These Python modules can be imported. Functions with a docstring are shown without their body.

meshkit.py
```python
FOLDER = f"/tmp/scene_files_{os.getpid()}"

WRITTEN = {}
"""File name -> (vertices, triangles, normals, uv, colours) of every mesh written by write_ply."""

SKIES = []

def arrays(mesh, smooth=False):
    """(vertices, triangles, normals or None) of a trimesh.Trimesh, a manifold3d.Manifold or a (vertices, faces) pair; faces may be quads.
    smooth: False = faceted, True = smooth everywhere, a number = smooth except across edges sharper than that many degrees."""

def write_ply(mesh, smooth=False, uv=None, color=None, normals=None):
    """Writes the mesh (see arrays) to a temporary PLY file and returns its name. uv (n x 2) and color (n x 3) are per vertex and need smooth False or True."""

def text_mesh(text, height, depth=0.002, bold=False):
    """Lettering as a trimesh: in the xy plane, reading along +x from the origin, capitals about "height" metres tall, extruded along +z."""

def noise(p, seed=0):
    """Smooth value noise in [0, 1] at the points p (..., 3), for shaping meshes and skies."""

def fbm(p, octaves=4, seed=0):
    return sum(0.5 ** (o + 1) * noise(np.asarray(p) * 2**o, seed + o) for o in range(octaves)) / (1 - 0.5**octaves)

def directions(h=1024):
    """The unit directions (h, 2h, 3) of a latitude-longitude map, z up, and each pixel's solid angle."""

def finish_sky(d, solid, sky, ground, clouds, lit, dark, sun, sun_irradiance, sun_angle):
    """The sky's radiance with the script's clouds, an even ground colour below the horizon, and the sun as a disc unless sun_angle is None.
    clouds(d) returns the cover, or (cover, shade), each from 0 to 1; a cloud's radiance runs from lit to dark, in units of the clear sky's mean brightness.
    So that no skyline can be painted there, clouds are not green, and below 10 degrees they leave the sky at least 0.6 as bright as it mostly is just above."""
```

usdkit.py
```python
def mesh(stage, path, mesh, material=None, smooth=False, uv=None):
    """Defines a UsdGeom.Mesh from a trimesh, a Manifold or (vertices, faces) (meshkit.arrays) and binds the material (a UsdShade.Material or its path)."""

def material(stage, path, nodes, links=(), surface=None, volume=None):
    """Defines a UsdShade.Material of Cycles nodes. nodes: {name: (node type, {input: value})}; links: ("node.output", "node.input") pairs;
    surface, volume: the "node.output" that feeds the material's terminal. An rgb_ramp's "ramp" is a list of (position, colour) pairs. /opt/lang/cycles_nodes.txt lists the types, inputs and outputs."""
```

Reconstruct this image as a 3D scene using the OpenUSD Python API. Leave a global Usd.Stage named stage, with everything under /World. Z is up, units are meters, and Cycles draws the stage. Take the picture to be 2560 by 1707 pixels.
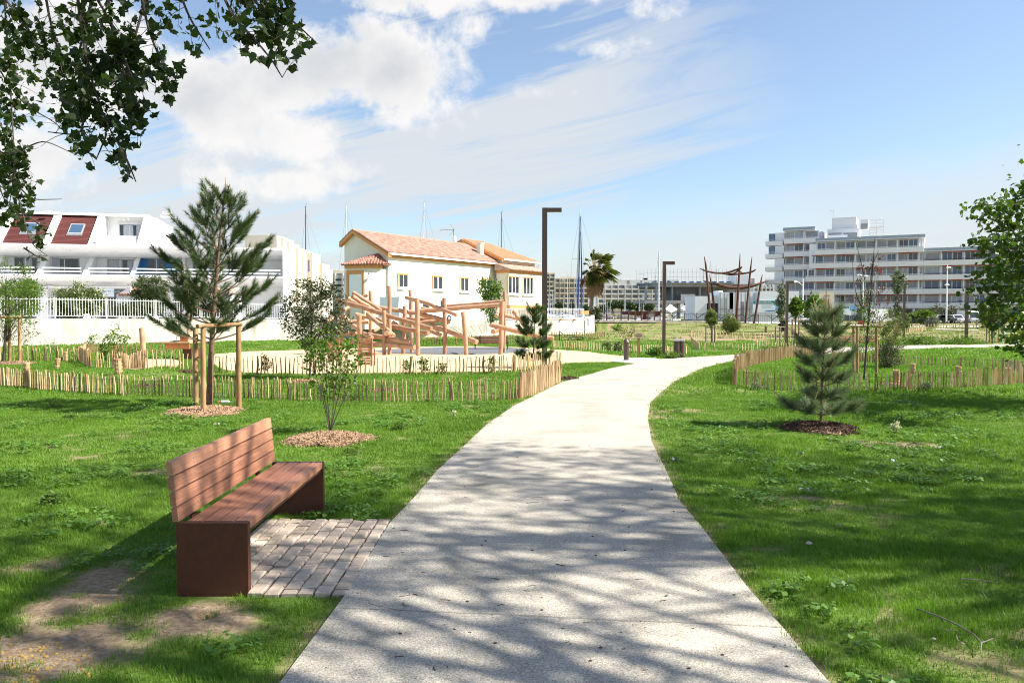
import math, random
import numpy as np
import trimesh, shapely
from shapely.geometry import Polygon, Point, box as sbox
import usdkit, meshkit
from pxr import Usd, UsdGeom, UsdLux, UsdShade, Gf, Sdf, Vt

stage = Usd.Stage.CreateInMemory()
UsdGeom.SetStageUpAxis(stage, UsdGeom.Tokens.z)
UsdGeom.SetStageMetersPerUnit(stage, 1.0)
UsdGeom.Xform.Define(stage, '/World')
UsdGeom.Scope.Define(stage, '/World/Looks')
PI = math.pi
# ------------------------------------------------------------------ camera
F, CX, CY, HOR, EYE = 1970.0, 1280.0, 853.5, 775.0, 1.75     # focal length, centre and horizon row in photo pixels; eye height
PITCH = math.atan((CY - HOR) / F)
cam = UsdGeom.Camera.Define(stage, '/World/camera')
cam.CreateHorizontalApertureAttr(36.0)
cam.CreateVerticalApertureAttr(36.0 * 682 / 1024)
cam.CreateFocalLengthAttr(36.0 * F / 2560)
cam.CreateClippingRangeAttr(Gf.Vec2f(0.05, 20000))
cam.AddTranslateOp().Set(Gf.Vec3d(0, 0, EYE))
cam.AddRotateXOp().Set(90 - math.degrees(PITCH))
cam.CreateExposureAttr(1.40)
# ------------------------------------------------------------------ sun and sky
SUN_EL, SUN_AZ = math.radians(44), math.atan2(1.0, -0.10)      # azimuth = atan2(x, y) of the direction towards the sun
SUN = np.array([math.sin(SUN_AZ) * math.cos(SUN_EL), math.cos(SUN_AZ) * math.cos(SUN_EL), math.sin(SUN_EL)])
sun = UsdLux.DistantLight.Define(stage, '/World/sun')
sun.CreateIntensityAttr(1.1)
sun.CreateAngleAttr(0.53)
sun.CreateNormalizeAttr(True)
sun.CreateColorAttr(Gf.Vec3f(1.0, 0.95, 0.87))
_z = Gf.Vec3d(*SUN)
sun.AddTransformOp().Set(Gf.Matrix4d(Gf.Rotation(Gf.Vec3d(0, 0, 1), _z), Gf.Vec3d(0, 0, 0)))
SKY_STRENGTH, CLOUD, CLOUD_GREY = 0.092, 4.0, 2.75


def sky_material():
    nodes = {'sky': ('sky_texture', dict(sky_type='single_scattering', sun_disc=False, sun_elevation=SUN_EL, sun_rotation=SUN_AZ, aerosol_density=0.7, ozone_density=1.2, altitude=50.0)),
             'tc': ('texture_coordinate', {}), 'xyz': ('separate_xyz', {}), 'bg': ('background_shader', dict(strength=SKY_STRENGTH))}
    links = [('tc.generated', 'xyz.vector')]
    n = [0]

    def math_(op, a, b=0.0, c=0.0, clamp=False):
        n[0] += 1
        k = f'm{n[0]}'
        vals = {'math_type': op, 'use_clamp': clamp}
        for name, x in (('value1', a), ('value2', b), ('value3', c)):
            if isinstance(x, str):
                links.append((x, f'{k}.{name}'))
            else:
                vals[name] = float(x)
        nodes[k] = ('math', vals)
        return f'{k}.value'

    def smooth(x, lo, hi):
        n[0] += 1
        k = f's{n[0]}'
        nodes[k] = ('map_range', dict(range_type='smoothstep', from_min=lo, from_max=hi, to_min=0.0, to_max=1.0, clamp=True))
        links.append((x, f'{k}.value'))
        return f'{k}.result'

    def noise(vec, scale, detail=5.0, rough=0.55, dist=0.0):
        n[0] += 1
        k = f'n{n[0]}'
        nodes[k] = ('noise_texture', dict(scale=scale, detail=detail, roughness=rough, distortion=dist))
        links.append((vec, f'{k}.vector'))
        return f'{k}.fac'

    def xyz(x, y, z=0.0):
        n[0] += 1
        k = f'c{n[0]}'
        vals = {}
        for name, q in (('x', x), ('y', y), ('z', z)):
            if isinstance(q, str):
                links.append((q, f'{k}.{name}'))
            else:
                vals[name] = float(q)
        nodes[k] = ('combine_xyz', vals)
        return f'{k}.vector'

    # the sky's own coordinates: sideways and upward slope, seen from the ground (the same on both sides of the zenith)
    ay = math_('maximum', math_('absolute', 'xyz.y'), 0.25)
    sx, sz = math_('divide', 'xyz.x', ay), math_('divide', math_('maximum', 'xyz.z', 0.0), ay)
    flat = xyz(sx, sz)
    big, fine = noise(flat, 5.5, 10, 0.62, 0.35), noise(flat, 17.0, 8, 0.62, 0.2)
    wob = math_('add', math_('multiply', math_('subtract', big, 0.5), 3.4), math_('multiply', math_('subtract', fine, 0.5), 1.5))
    blobs = [(800, 185, 400, 150, 1.1), (980, 195, 230, 170, 1.1), (560, 265, 420, 160, 0.6), (690, 330, 330, 110, 0.6), (480, 420, 380, 80, 0.1), (930, 100, 140, 90, 0.7), (1100, 250, 150, 110, 0.5),
             (330, 330, 300, 140, 0.5), (720, 465, 180, 55, 0.45), (560, 455, 260, 60, 0.4), (1040, 0, 260, 75, 0.8), (1370, -15, 240, 80, 0.9), (1640, 25, 130, 60, 0.35), (1570, 132, 220, 48, 0.55), (1190, 85, 130, 60, 0.2),
             (150, 130, 300, 200, 1.0), (90, 420, 330, 140, 0.5), (1390, 235, 130, 32, 0.2), (860, 425, 170, 45, 0.2)]
    cum = None
    for u, v, ru, rv, amp in blobs:
        a = math_('divide', math_('subtract', sx, (u - CX) / F), ru / F)
        b = math_('divide', math_('subtract', sz, (HOR - v) / F), rv / F)
        g = math_('multiply_add', math_('add', math_('multiply', a, a), math_('multiply', b, b)), -amp - 0.35, amp)
        cum = g if cum is None else math_('maximum', cum, g)
    cum = math_('maximum', cum, -1.0)
    cov_c = smooth(math_('add', cum, wob), 0.0, 0.62)
    # streaks of high cloud rising to the right
    ca, sa = math.cos(math.radians(13)), math.sin(math.radians(13))
    along = math_('add', math_('multiply', sx, ca), math_('multiply', sz, sa))
    across = math_('subtract', math_('multiply', sz, ca), math_('multiply', sx, sa))
    st = noise(xyz(math_('multiply', along, 1.25), math_('multiply', across, 10.0)), 1.9, 8, 0.62, 0.8)
    band = None
    for c, w, a in ((0.215, 0.125, 0.85), (0.115, 0.08, 0.45), (0.34, 0.08, 0.25)):
        q = math_('divide', math_('subtract', across, c), w)
        g = math_('multiply', math_('subtract', 1.0, math_('multiply', q, q)), a)
        band = g if band is None else math_('maximum', band, g)
    fade = smooth(along, 0.52, 0.10)
    cov_s = math_('multiply', math_('multiply', smooth(math_('add', band, math_('multiply', math_('subtract', st, 0.5), 3.0)), 0.15, 0.85), 0.9), fade)
    # white haze near the horizon, its upper edge higher to the right
    edge = math_('subtract', sz, math_('add', math_('multiply', math_('maximum', sx, -0.25), 0.20), 0.035))
    hz = noise(xyz(math_('multiply', along, 2.0), math_('multiply', across, 5.0), 3.0), 2.0, 6, 0.6)
    cov_h = math_('multiply', smooth(math_('add', edge, math_('multiply', math_('subtract', hz, 0.5), 0.16)), 0.105, -0.05), 0.84)
    thin = math_('maximum', cov_s, cov_h)
    thin = math_('maximum', thin, 0.12)
    dark = math_('multiply', smooth(math_('add', cum, math_('multiply', math_('subtract', noise(xyz(sx, math_('add', sz, 0.035)), 5.5, 6, 0.55), 0.5), 2.8)), 0.3, 1.5), cov_c)
    nodes['cl'] = ('mix', dict(color1=(CLOUD, CLOUD * 0.99, CLOUD * 0.98), color2=(CLOUD_GREY * 0.92, CLOUD_GREY * 0.97, CLOUD_GREY * 1.04)))
    nodes['mt'] = ('mix', dict(color2=(3.15, 3.28, 3.4)))
    nodes['mx'] = ('mix', {})
    nodes['tint'] = ('mix', dict(mix_type='multiply', fac=1.0, color2=(0.70, 0.75, 0.79)))
    links += [(dark, 'cl.fac'), ('sky.color', 'tint.color1'), ('tint.color', 'mt.color1'), (thin, 'mt.fac'), ('mt.color', 'mx.color1'), ('cl.color', 'mx.color2'), (cov_c, 'mx.fac'), ('mx.color', 'bg.color')]
    return usdkit.material(stage, '/World/Looks/sky_look', nodes, links, surface='bg.background')


dome = UsdLux.DomeLight.Define(stage, '/World/sky')
dome.CreateIntensityAttr(1.0)
UsdShade.MaterialBindingAPI.Apply(dome.GetPrim()).Bind(sky_material())
dome.GetPrim().SetCustomDataByKey('kind', 'structure')
dome.GetPrim().SetCustomDataByKey('label', 'bright blue sky with white cumulus and streaks of high cloud')


# ------------------------------------------------------------------ photo pixels to world
CT, ST = math.cos(PITCH), math.sin(PITCH)


def ray(u, v):
    a, b = (u - CX) / F, (CY - v) / F
    return np.array([a, CT + b * ST, -ST + b * CT])


def W(u, v, y):
    """The point at depth y behind photo pixel (u, v)."""
    d = ray(u, v)
    return np.array([0, 0, EYE]) + d * (y / d[1])


def proj(p):
    p = np.asarray(p, float) - [0, 0, EYE]
    f = p[..., 1] * CT - p[..., 2] * ST
    up = p[..., 1] * ST + p[..., 2] * CT
    return np.stack([CX + F * p[..., 0] / f, CY - F * up / f], -1)


def sstep(x, a, b):
    t = np.clip((np.asarray(x, float) - a) / (b - a), 0, 1)
    return t * t * (3 - 2 * t)


WALL_A, WALL_B = np.array([-60.0, 33.4]), np.array([7.9, 78.0])       # the garden wall's line


def ground_h(x, y):
    x, y = np.asarray(x, float), np.asarray(y, float)
    h = -0.6 * sstep(y, 22, 46)
    h = h + 1.0 * sstep(y, 60, 91) * sstep(x - (9.5 + (y - 80) * 0.45), 0, 5) * (1 - 0.6 * sstep(x, 15, 50))
    quay = 0.385 - 0.365 * sstep(x, 14, 34) - 0.55 * sstep(x, 34, 60)
    on_quay = sstep(y, 91.0, 92.0) * sstep(x, 6.5, 7.5)
    h = h * (1 - on_quay) + quay * on_quay
    d = (WALL_B - WALL_A) / np.linalg.norm(WALL_B - WALL_A)
    s = (x - WALL_A[0]) * -d[1] + (y - WALL_A[1]) * d[0]               # distance behind the wall
    behind = sstep(s, 0.5, 3.0) * (1 - sstep(x, 7.0, 7.9))
    h = h * (1 - behind) + 0.70 * behind
    far = sstep(y, 112, 114)
    land = sstep(x - (26 - (y - 112) * 0.02), 0, 4) * 0.0
    sea = far * (1 - sstep(y, 395, 400)) * (1 - sstep(x, 18, 20))
    h = h * (1 - far) + (-0.55) * far * 1.0
    h = h * (1 - sea) + (-4.0) * sea
    h = h - 0.13 * np.exp(-((((x + 1.775) / 0.062) ** 2 + ((y - 4.475) / 0.052) ** 2)) ** 2)    # the hole dug beside the bench
    # a small grassy hummock by the left fence
    h = h + 0.22 * np.exp(-(((x + 9.6) / 1.3) ** 2 + ((y - 20.6) / 1.4) ** 2))
    return h


def G(u, v, y0=2.0, y1=400.0):
    """Where the sight line through photo pixel (u, v) meets the ground."""
    d = ray(u, v)
    ys = np.concatenate([np.arange(y0, 30, 0.05), np.arange(30, 130, 0.1), np.arange(130, y1, 1.0)])
    P = np.array([0, 0, EYE]) + d * (ys / d[1])[:, None]
    below = P[:, 2] <= ground_h(P[:, 0], P[:, 1])
    k = int(np.argmax(below)) if below.any() else len(ys) - 1
    if k > 0:
        a, b = P[k - 1], P[k]
        for _ in range(30):
            m = (a + b) / 2
            if m[2] <= ground_h(m[0], m[1]):
                b = m
            else:
                a = m
        return b
    return P[k]


def on_ground(x, y, dz=0.0):
    return np.array([x, y, float(ground_h(x, y)) + dz])


def crop(x0, y0, s):
    return lambda X, Y: (x0 + X * s, y0 + Y * s)


K6, K3 = 640 / 2350.0, 380 / 2352.0
A1, A2, A3, A4 = crop(0, 480, K6), crop(640, 480, K6), crop(1280, 480, K6), crop(1920, 480, K6)
P1, P2, P3, P4, P5, P6, P7, P8 = (crop(*o, K3) for o in ((680, 700), (1000, 700), (1560, 620), (1340, 560), (1900, 620), (2180, 620), (300, 680), (1900, 520)))

# ------------------------------------------------------------------ scene helpers
_used = {}


def numbered(parent, name):
    key = (parent, name)
    k = _used.get(key, 0)
    _used[key] = k + 1
    return f'{parent}/{name}' if k == 0 else f'{parent}/{name}_{k:03d}'


def keys(prim, label=None, cat=None, group=None, kind=None):
    for k, v in (('label', label), ('category', cat), ('group', group), ('kind', kind)):
        if v:
            prim.SetCustomDataByKey(k, v)


def thing(name, label, cat, loc=(0, 0, 0), group=None, rotz=0.0):
    x = UsdGeom.Xform.Define(stage, numbered('/World', name))
    x.AddTranslateOp().Set(Gf.Vec3d(*map(float, loc)))
    if rotz:
        x.AddRotateZOp().Set(math.degrees(rotz))
    keys(x.GetPrim(), label, cat, group)
    p = x.GetPrim()
    return T(str(p.GetPath()), np.array(loc, float), rotz)


class T:
    def __init__(self, path, loc, rotz=0.0):
        self.path, self.loc, self.rotz = path, loc, rotz

    def prim(self):
        return stage.GetPrimAtPath(self.path)


def copy_of(t, loc, rotz=0.0, label=None, scale=None, group=None):
    """Another of t, with its parts, as a thing of its own."""
    was = t.prim().GetCustomData()
    name = t.path.rsplit('/', 1)[1]
    while name[-4:-3] == '_' and name[-3:].isdigit():
        name = name[:-4]
    x = UsdGeom.Xform.Define(stage, numbered('/World', name))
    p = x.GetPrim()
    p.GetReferences().AddInternalReference(t.path)
    x.ClearXformOpOrder()
    m = Gf.Matrix4d(1.0)
    sc = scale or 1.0
    c, s = math.cos(rotz), math.sin(rotz)
    m = Gf.Matrix4d(c * sc, s * sc, 0, 0, -s * sc, c * sc, 0, 0, 0, 0, sc, 0, float(loc[0]), float(loc[1]), float(loc[2]), 1)
    x.MakeMatrixXform().Set(m)
    p.SetInstanceable(True)
    keys(p, label or was.get('label'), was.get('category'), group or was.get('group'))
    return p


def put(name, mesh, m, parent=None, smooth=False, world=True, label=None, cat=None, group=None, kind=None, uv=None):
    """One Mesh prim. Vertices are given in world metres and turned into the parent thing's own space."""
    if isinstance(mesh, MB):
        mesh = mesh.arrays()
    v, f = np.asarray(mesh[0], float), np.asarray(mesh[1], int)
    if not len(f):
        return None
    root = parent
    while isinstance(root, PartRef):
        root = root.root
    if world and isinstance(root, T):
        v = v - root.loc
        if root.rotz:
            c, s = math.cos(-root.rotz), math.sin(-root.rotz)
            v = np.stack([v[:, 0] * c - v[:, 1] * s, v[:, 0] * s + v[:, 1] * c, v[:, 2]], 1)
    base = '/World' if parent is None else parent.path
    path = numbered(base, name)
    usdkit.mesh(stage, path, (v, f), m, smooth=smooth, uv=uv)
    keys(stage.GetPrimAtPath(path), label, cat, group, kind)
    return PartRef(path, root) if parent is not None else T(path, np.zeros(3))


class PartRef:
    def __init__(self, path, root):
        self.path, self.root = path, root


BOXF = np.array([[0, 2, 1], [0, 3, 2], [4, 5, 6], [4, 6, 7], [0, 1, 5], [0, 5, 4], [1, 2, 6], [1, 6, 5], [2, 3, 7], [2, 7, 6], [3, 0, 4], [3, 4, 7]])


class MB:
    """Collects triangles for one mesh."""

    def __init__(self):
        self.v, self.f, self.n = [], [], 0

    def add(self, v, f):
        v, f = np.asarray(v, float).reshape(-1, 3), np.asarray(f, int)
        if f.ndim == 2 and f.shape[1] == 4:
            f = np.vstack([f[:, [0, 1, 2]], f[:, [0, 2, 3]]])
        self.v.append(v)
        self.f.append(f + self.n)
        self.n += len(v)
        return self

    def arrays(self):
        if not self.v:
            return np.zeros((0, 3)), np.zeros((0, 3), int)
        return np.vstack(self.v), np.vstack(self.f)

    def corners(self, p):
        """A box from its eight corners: four below, four above, both counter-clockwise seen from above."""
        return self.add(p, BOXF)

    def box(self, x0, x1, y0, y1, z0, z1):
        return self.corners([(x0, y0, z0), (x1, y0, z0), (x1, y1, z0), (x0, y1, z0), (x0, y0, z1), (x1, y0, z1), (x1, y1, z1), (x0, y1, z1)])

    def beam(self, a, b, w, h, up=(0, 0, 1)):
        a, b = np.asarray(a, float), np.asarray(b, float)
        d = (b - a) / np.linalg.norm(b - a)
        s = np.cross(d, up)
        s = s / np.linalg.norm(s) if np.linalg.norm(s) > 1e-6 else np.array([1.0, 0, 0])
        t = np.cross(s, d)
        s, t = s * w / 2, t * h / 2
        return self.corners([a - s - t, b - s - t, b + s - t, a + s - t, a - s + t, b - s + t, b + s + t, a + s + t])

    def tube(self, pts, r, n=6, caps=True):
        p = np.asarray(pts, float)
        r = np.broadcast_to(np.asarray(r, float), (len(p),))
        t = np.gradient(p, axis=0)
        t /= np.linalg.norm(t, axis=1, keepdims=True) + 1e-12
        ref = np.array([0, 0, 1.0]) if abs(t[:, 2]).mean() < 0.8 else np.array([1.0, 0, 0])
        a = np.cross(t, ref)
        a /= np.linalg.norm(a, axis=1, keepdims=True) + 1e-12
        b = np.cross(t, a)
        ang = np.arange(n) * 2 * PI / n
        v = p[:, None] + r[:, None, None] * (np.cos(ang)[None, :, None] * a[:, None] + np.sin(ang)[None, :, None] * b[:, None])
        i, j = np.meshgrid(np.arange(len(p) - 1), np.arange(n), indexing='ij')
        q = np.stack([i * n + j, i * n + (j + 1) % n, (i + 1) * n + (j + 1) % n, (i + 1) * n + j], -1).reshape(-1, 4)
        q = q[:, ::-1]
        f = np.vstack([q[:, [0, 1, 2]], q[:, [0, 2, 3]]])
        v = v.reshape(-1, 3)
        if caps:
            k = len(v)
            v = np.vstack([v, p[0], p[-1]])
            jj = np.arange(n)
            c0 = np.stack([np.full(n, k), jj, (jj + 1) % n], 1)
            o = (len(p) - 1) * n
            c1 = np.stack([np.full(n, k + 1), o + (jj + 1) % n, o + jj], 1)
            f = np.vstack([f, c0, c1])
        return self.add(v, f)

    def prism(self, poly, vec):
        """A convex polygon of points, swept along vec."""
        p = np.asarray(poly, float)
        k = len(p)
        q = p + np.asarray(vec, float)
        f = [[0, i + 1, i] for i in range(1, k - 1)] + [[k, k + i, k + i + 1] for i in range(1, k - 1)]
        for i in range(k):
            j = (i + 1) % k
            f += [[i, j, k + j], [i, k + j, k + i]]
        v, f = np.vstack([p, q]), np.array(f)
        m = trimesh.Trimesh(v, f, process=False)
        if m.volume < 0:
            f = f[:, ::-1]
        return self.add(v, f)

    def quad(self, a, b, c, d):
        return self.add([a, b, c, d], [[0, 1, 2], [0, 2, 3]])

    def ball(self, c, r, sub=1, squash=(1, 1, 1)):
        m = trimesh.creation.icosphere(sub, 1.0)
        return self.add(np.asarray(c) + m.vertices * r * np.array(squash), m.faces)

    def lathe(self, c, prof, n=16):
        """prof: (radius, height) pairs, closed at the axis by caps."""
        pts = [np.asarray(c, float) + [0, 0, h] for _, h in prof]
        ang = np.arange(n) * 2 * PI / n
        v = np.vstack([np.stack([p[0] + r * np.cos(ang), p[1] + r * np.sin(ang), np.full(n, p[2])], 1) for p, (r, _) in zip(pts, prof)])
        f = []
        for i in range(len(prof) - 1):
            for j in range(n):
                a, b = i * n + j, i * n + (j + 1) % n
                f += [[a, b, b + n], [a, b + n, a + n]]
        k = len(v)
        v = np.vstack([v, pts[0], pts[-1]])
        o = (len(prof) - 1) * n
        f += [[k, (j + 1) % n, j] for j in range(n)] + [[k + 1, o + j, o + (j + 1) % n] for j in range(n)]
        return self.add(v, f)


class Frame:
    """A facade's own axes: s along it, o outwards, h up."""

    def __init__(self, origin, d):
        self.p = np.array([origin[0], origin[1], 0.0])
        self.d = np.array([d[0], d[1], 0.0]) / math.hypot(*d)
        self.n = np.array([self.d[1], -self.d[0], 0.0])

    def at(self, s, o, h):
        return self.p + self.d * s + self.n * o + np.array([0, 0, h])

    def box(self, mb, s0, s1, o0, o1, h0, h1):
        return mb.corners([self.at(s0, o1, h0), self.at(s1, o1, h0), self.at(s1, o0, h0), self.at(s0, o0, h0),
                           self.at(s0, o1, h1), self.at(s1, o1, h1), self.at(s1, o0, h1), self.at(s0, o0, h1)])

    def prof(self, mb, poly, s0, s1):
        """A convex outline in (o, h), swept from s0 to s1."""
        return mb.prism([self.at(s0, o, h) for o, h in poly], self.d * (s1 - s0))

    def hit(self, uv, o=0.0):
        """(s, h) where the sight line through a photo pixel meets the facade."""
        d = ray(*uv)
        e = np.array([0, 0, EYE])
        q = self.p + self.n * o
        t = np.dot(q - e, self.n) / np.dot(d, self.n)
        P = e + d * t
        return float(np.dot(P - self.p, self.d)), float(P[2])


# ------------------------------------------------------------------ materials
def mat(name, col, col2=None, rough=0.6, scale=3.0, detail=4.0, stretch=None, bump=0.0, bscale=60.0, metallic=0.0, spec=0.4, mid=(0.3, 0.7), island=0.0, bdist=0.01):
    path = f'/World/Looks/{name}'
    col = np.array(col, float)
    col2 = col * 0.75 if col2 is None else np.array(col2, float)
    nodes = {'g': ('geometry', {}), 'map': ('mapping', dict(scale=stretch or (1, 1, 1))), 'n': ('noise_texture', dict(scale=scale, detail=detail, roughness=0.6)),
             'r': ('rgb_ramp', dict(ramp=[(mid[0], tuple(col)), (mid[1], tuple(col2))])), 'p': ('principled_bsdf', dict(roughness=rough, metallic=metallic, specular_ior_level=spec))}
    links = [('g.position', 'map.vector'), ('map.vector', 'n.vector')]
    src = 'n.fac'
    if island:
        nodes['ia'] = ('math', dict(math_type='multiply_add', value2=island, value3=-island / 2))
        nodes['ib'] = ('math', dict(math_type='add'))
        nodes['oi'] = ('object_info', {})
        nodes['ic'] = ('math', dict(math_type='add'))
        nodes['id'] = ('math', dict(math_type='fraction'))
        links += [('g.random_per_island', 'ic.value1'), ('oi.random', 'ic.value2'), ('ic.value', 'id.value1'), ('id.value', 'ia.value1'), ('n.fac', 'ib.value1'), ('ia.value', 'ib.value2')]
        src = 'ib.value'
    links += [(src, 'r.fac'), ('r.color', 'p.base_color')]
    if bump:
        nodes['bn'] = ('noise_texture', dict(scale=bscale, detail=3.0))
        nodes['b'] = ('bump', dict(strength=bump, distance=bdist))
        links += [('map.vector', 'bn.vector'), ('bn.fac', 'b.height'), ('b.normal', 'p.normal')]
    return usdkit.material(stage, path, nodes, links, surface='p.BSDF')


def leaf_mat(name, col, col2, trans=0.35, rough=0.45, scale=1.2, tint=(1.15, 1.25, 0.5), spec=0.35):
    col, col2 = np.array(col, float), np.array(col2, float)
    nodes = {'g': ('geometry', {}), 'n': ('noise_texture', dict(scale=scale, detail=3.0)), 'a': ('math', dict(math_type='multiply_add', value2=0.6, value3=-0.3)), 'b': ('math', dict(math_type='add')),
             'r': ('rgb_ramp', dict(ramp=[(0.15, tuple(col)), (0.85, tuple(col2))])), 'p': ('principled_bsdf', dict(roughness=rough, specular_ior_level=spec)),
             't': ('translucent_bsdf', {}), 'm': ('mix_closure', dict(fac=trans)), 'tc': ('mix', dict(mix_type='multiply', fac=1.0, color2=tint))}
    links = [('g.position', 'n.vector'), ('g.random_per_island', 'a.value1'), ('n.fac', 'b.value1'), ('a.value', 'b.value2'), ('b.value', 'r.fac'), ('r.color', 'p.base_color'),
             ('r.color', 'tc.color1'), ('tc.color', 't.color'), ('p.BSDF', 'm.closure1'), ('t.BSDF', 'm.closure2')]
    return usdkit.material(stage, f'/World/Looks/{name}', nodes, links, surface='m.closure')


def glass_mat(name, col=(0.02, 0.03, 0.04), rough=0.05, spec=0.9):
    nodes = {'p': ('principled_bsdf', dict(base_color=col, roughness=rough, specular_ior_level=spec))}
    return usdkit.material(stage, f'/World/Looks/{name}', nodes, [], surface='p.BSDF')


M = {}
M['bench_wood'] = mat('bench_wood', (0.50, 0.23, 0.13), (0.25, 0.105, 0.06), rough=0.5, scale=7.0, detail=8, stretch=(16, 0.55, 16), bump=0.3, bscale=14, spec=0.5, mid=(0.35, 0.68), island=0.35)
M['bench_steel'] = mat('bench_steel', (0.092, 0.030, 0.015), (0.068, 0.022, 0.012), rough=0.55, scale=20, spec=0.35)
M['brown_steel'] = mat('brown_steel', (0.075, 0.045, 0.034), (0.062, 0.037, 0.028), rough=0.45, scale=8, spec=0.5)
M['silver'] = mat('silver', (0.62, 0.62, 0.63), (0.5, 0.5, 0.52), rough=0.3, metallic=0.7, scale=5)
M['pale_wood'] = mat('pale_wood', (0.52, 0.37, 0.22), (0.36, 0.22, 0.11), rough=0.7, scale=2.5, stretch=(3, 3, 1), bump=0.1, bscale=20, island=0.55)
M['picket'] = mat('picket_wood', (0.60, 0.44, 0.24), (0.24, 0.14, 0.065), rough=0.75, scale=6.0, stretch=(2, 2, 0.6), bump=0.2, bscale=60, island=0.75, mid=(0.2, 0.8))
M['log'] = mat('peeled_log', (0.54, 0.325, 0.20), (0.33, 0.18, 0.105), rough=0.65, scale=3.2, detail=6, bump=0.12, bscale=9, island=0.35)
M['stake'] = mat('stake_wood', (0.42, 0.27, 0.12), (0.20, 0.11, 0.045), rough=0.75, scale=5.0, stretch=(3, 3, 0.7), bump=0.15, bscale=30, island=0.3)
M['grey_stake'] = mat('grey_stake', (0.28, 0.22, 0.16), (0.17, 0.13, 0.09), rough=0.8, scale=5, stretch=(3, 3, 0.7))
M['wire'] = mat('wire', (0.10, 0.10, 0.10), rough=0.5, metallic=0.5)
M['rope'] = mat('rope', (0.05, 0.045, 0.04), rough=0.9)
M['wicker'] = mat('wicker', (0.55, 0.36, 0.19), (0.36, 0.20, 0.09), rough=0.8, scale=30, island=0.6)
M['mulch'] = mat('mulch', (0.40, 0.255, 0.15), (0.07, 0.038, 0.022), rough=0.9, scale=30, island=0.9, mid=(0.15, 0.85))
M['twig'] = mat('twig', (0.14, 0.09, 0.06), (0.07, 0.045, 0.03), rough=0.8, island=0.5)
M['bark'] = mat('bark', (0.13, 0.09, 0.065), (0.06, 0.04, 0.03), rough=0.85, scale=12, bump=0.4, bscale=40)
M['pale_bark'] = mat('pale_bark', (0.26, 0.22, 0.18), (0.13, 0.10, 0.08), rough=0.85, scale=10, bump=0.3, bscale=30)
M['branch'] = mat('branch', (0.085, 0.065, 0.05), (0.05, 0.038, 0.03), rough=0.8, scale=10)
M['pine_bark'] = mat('pine_bark', (0.20, 0.125, 0.075), (0.08, 0.05, 0.032), rough=0.9, scale=14, bump=0.5, bscale=30)
M['bud'] = mat('bud', (0.42, 0.27, 0.15), (0.30, 0.17, 0.08), rough=0.7, island=0.4)
M['poplar_leaf'] = leaf_mat('poplar_leaf', (0.03, 0.052, 0.013), (0.095, 0.15, 0.03), 0.36, 0.5)
M['canopy_leaf'] = leaf_mat('canopy_leaf', (0.04, 0.065, 0.016), (0.08, 0.12, 0.03), 0.12, 0.5)
M['maple_leaf'] = leaf_mat('maple_leaf', (0.055, 0.10, 0.016), (0.17, 0.23, 0.035), 0.38, 0.4)
M['olive_leaf'] = leaf_mat('olive_leaf', (0.055, 0.07, 0.028), (0.15, 0.135, 0.045), 0.25, 0.5)
M['bright_leaf'] = leaf_mat('bright_leaf', (0.10, 0.17, 0.025), (0.20, 0.28, 0.05), 0.40, 0.45)
M['shrub_leaf'] = leaf_mat('shrub_leaf', (0.08, 0.12, 0.02), (0.20, 0.24, 0.05), 0.35, 0.45)
M['silver_leaf'] = leaf_mat('silver_leaf', (0.16, 0.19, 0.12), (0.34, 0.36, 0.27), 0.25, 0.5)
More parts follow.
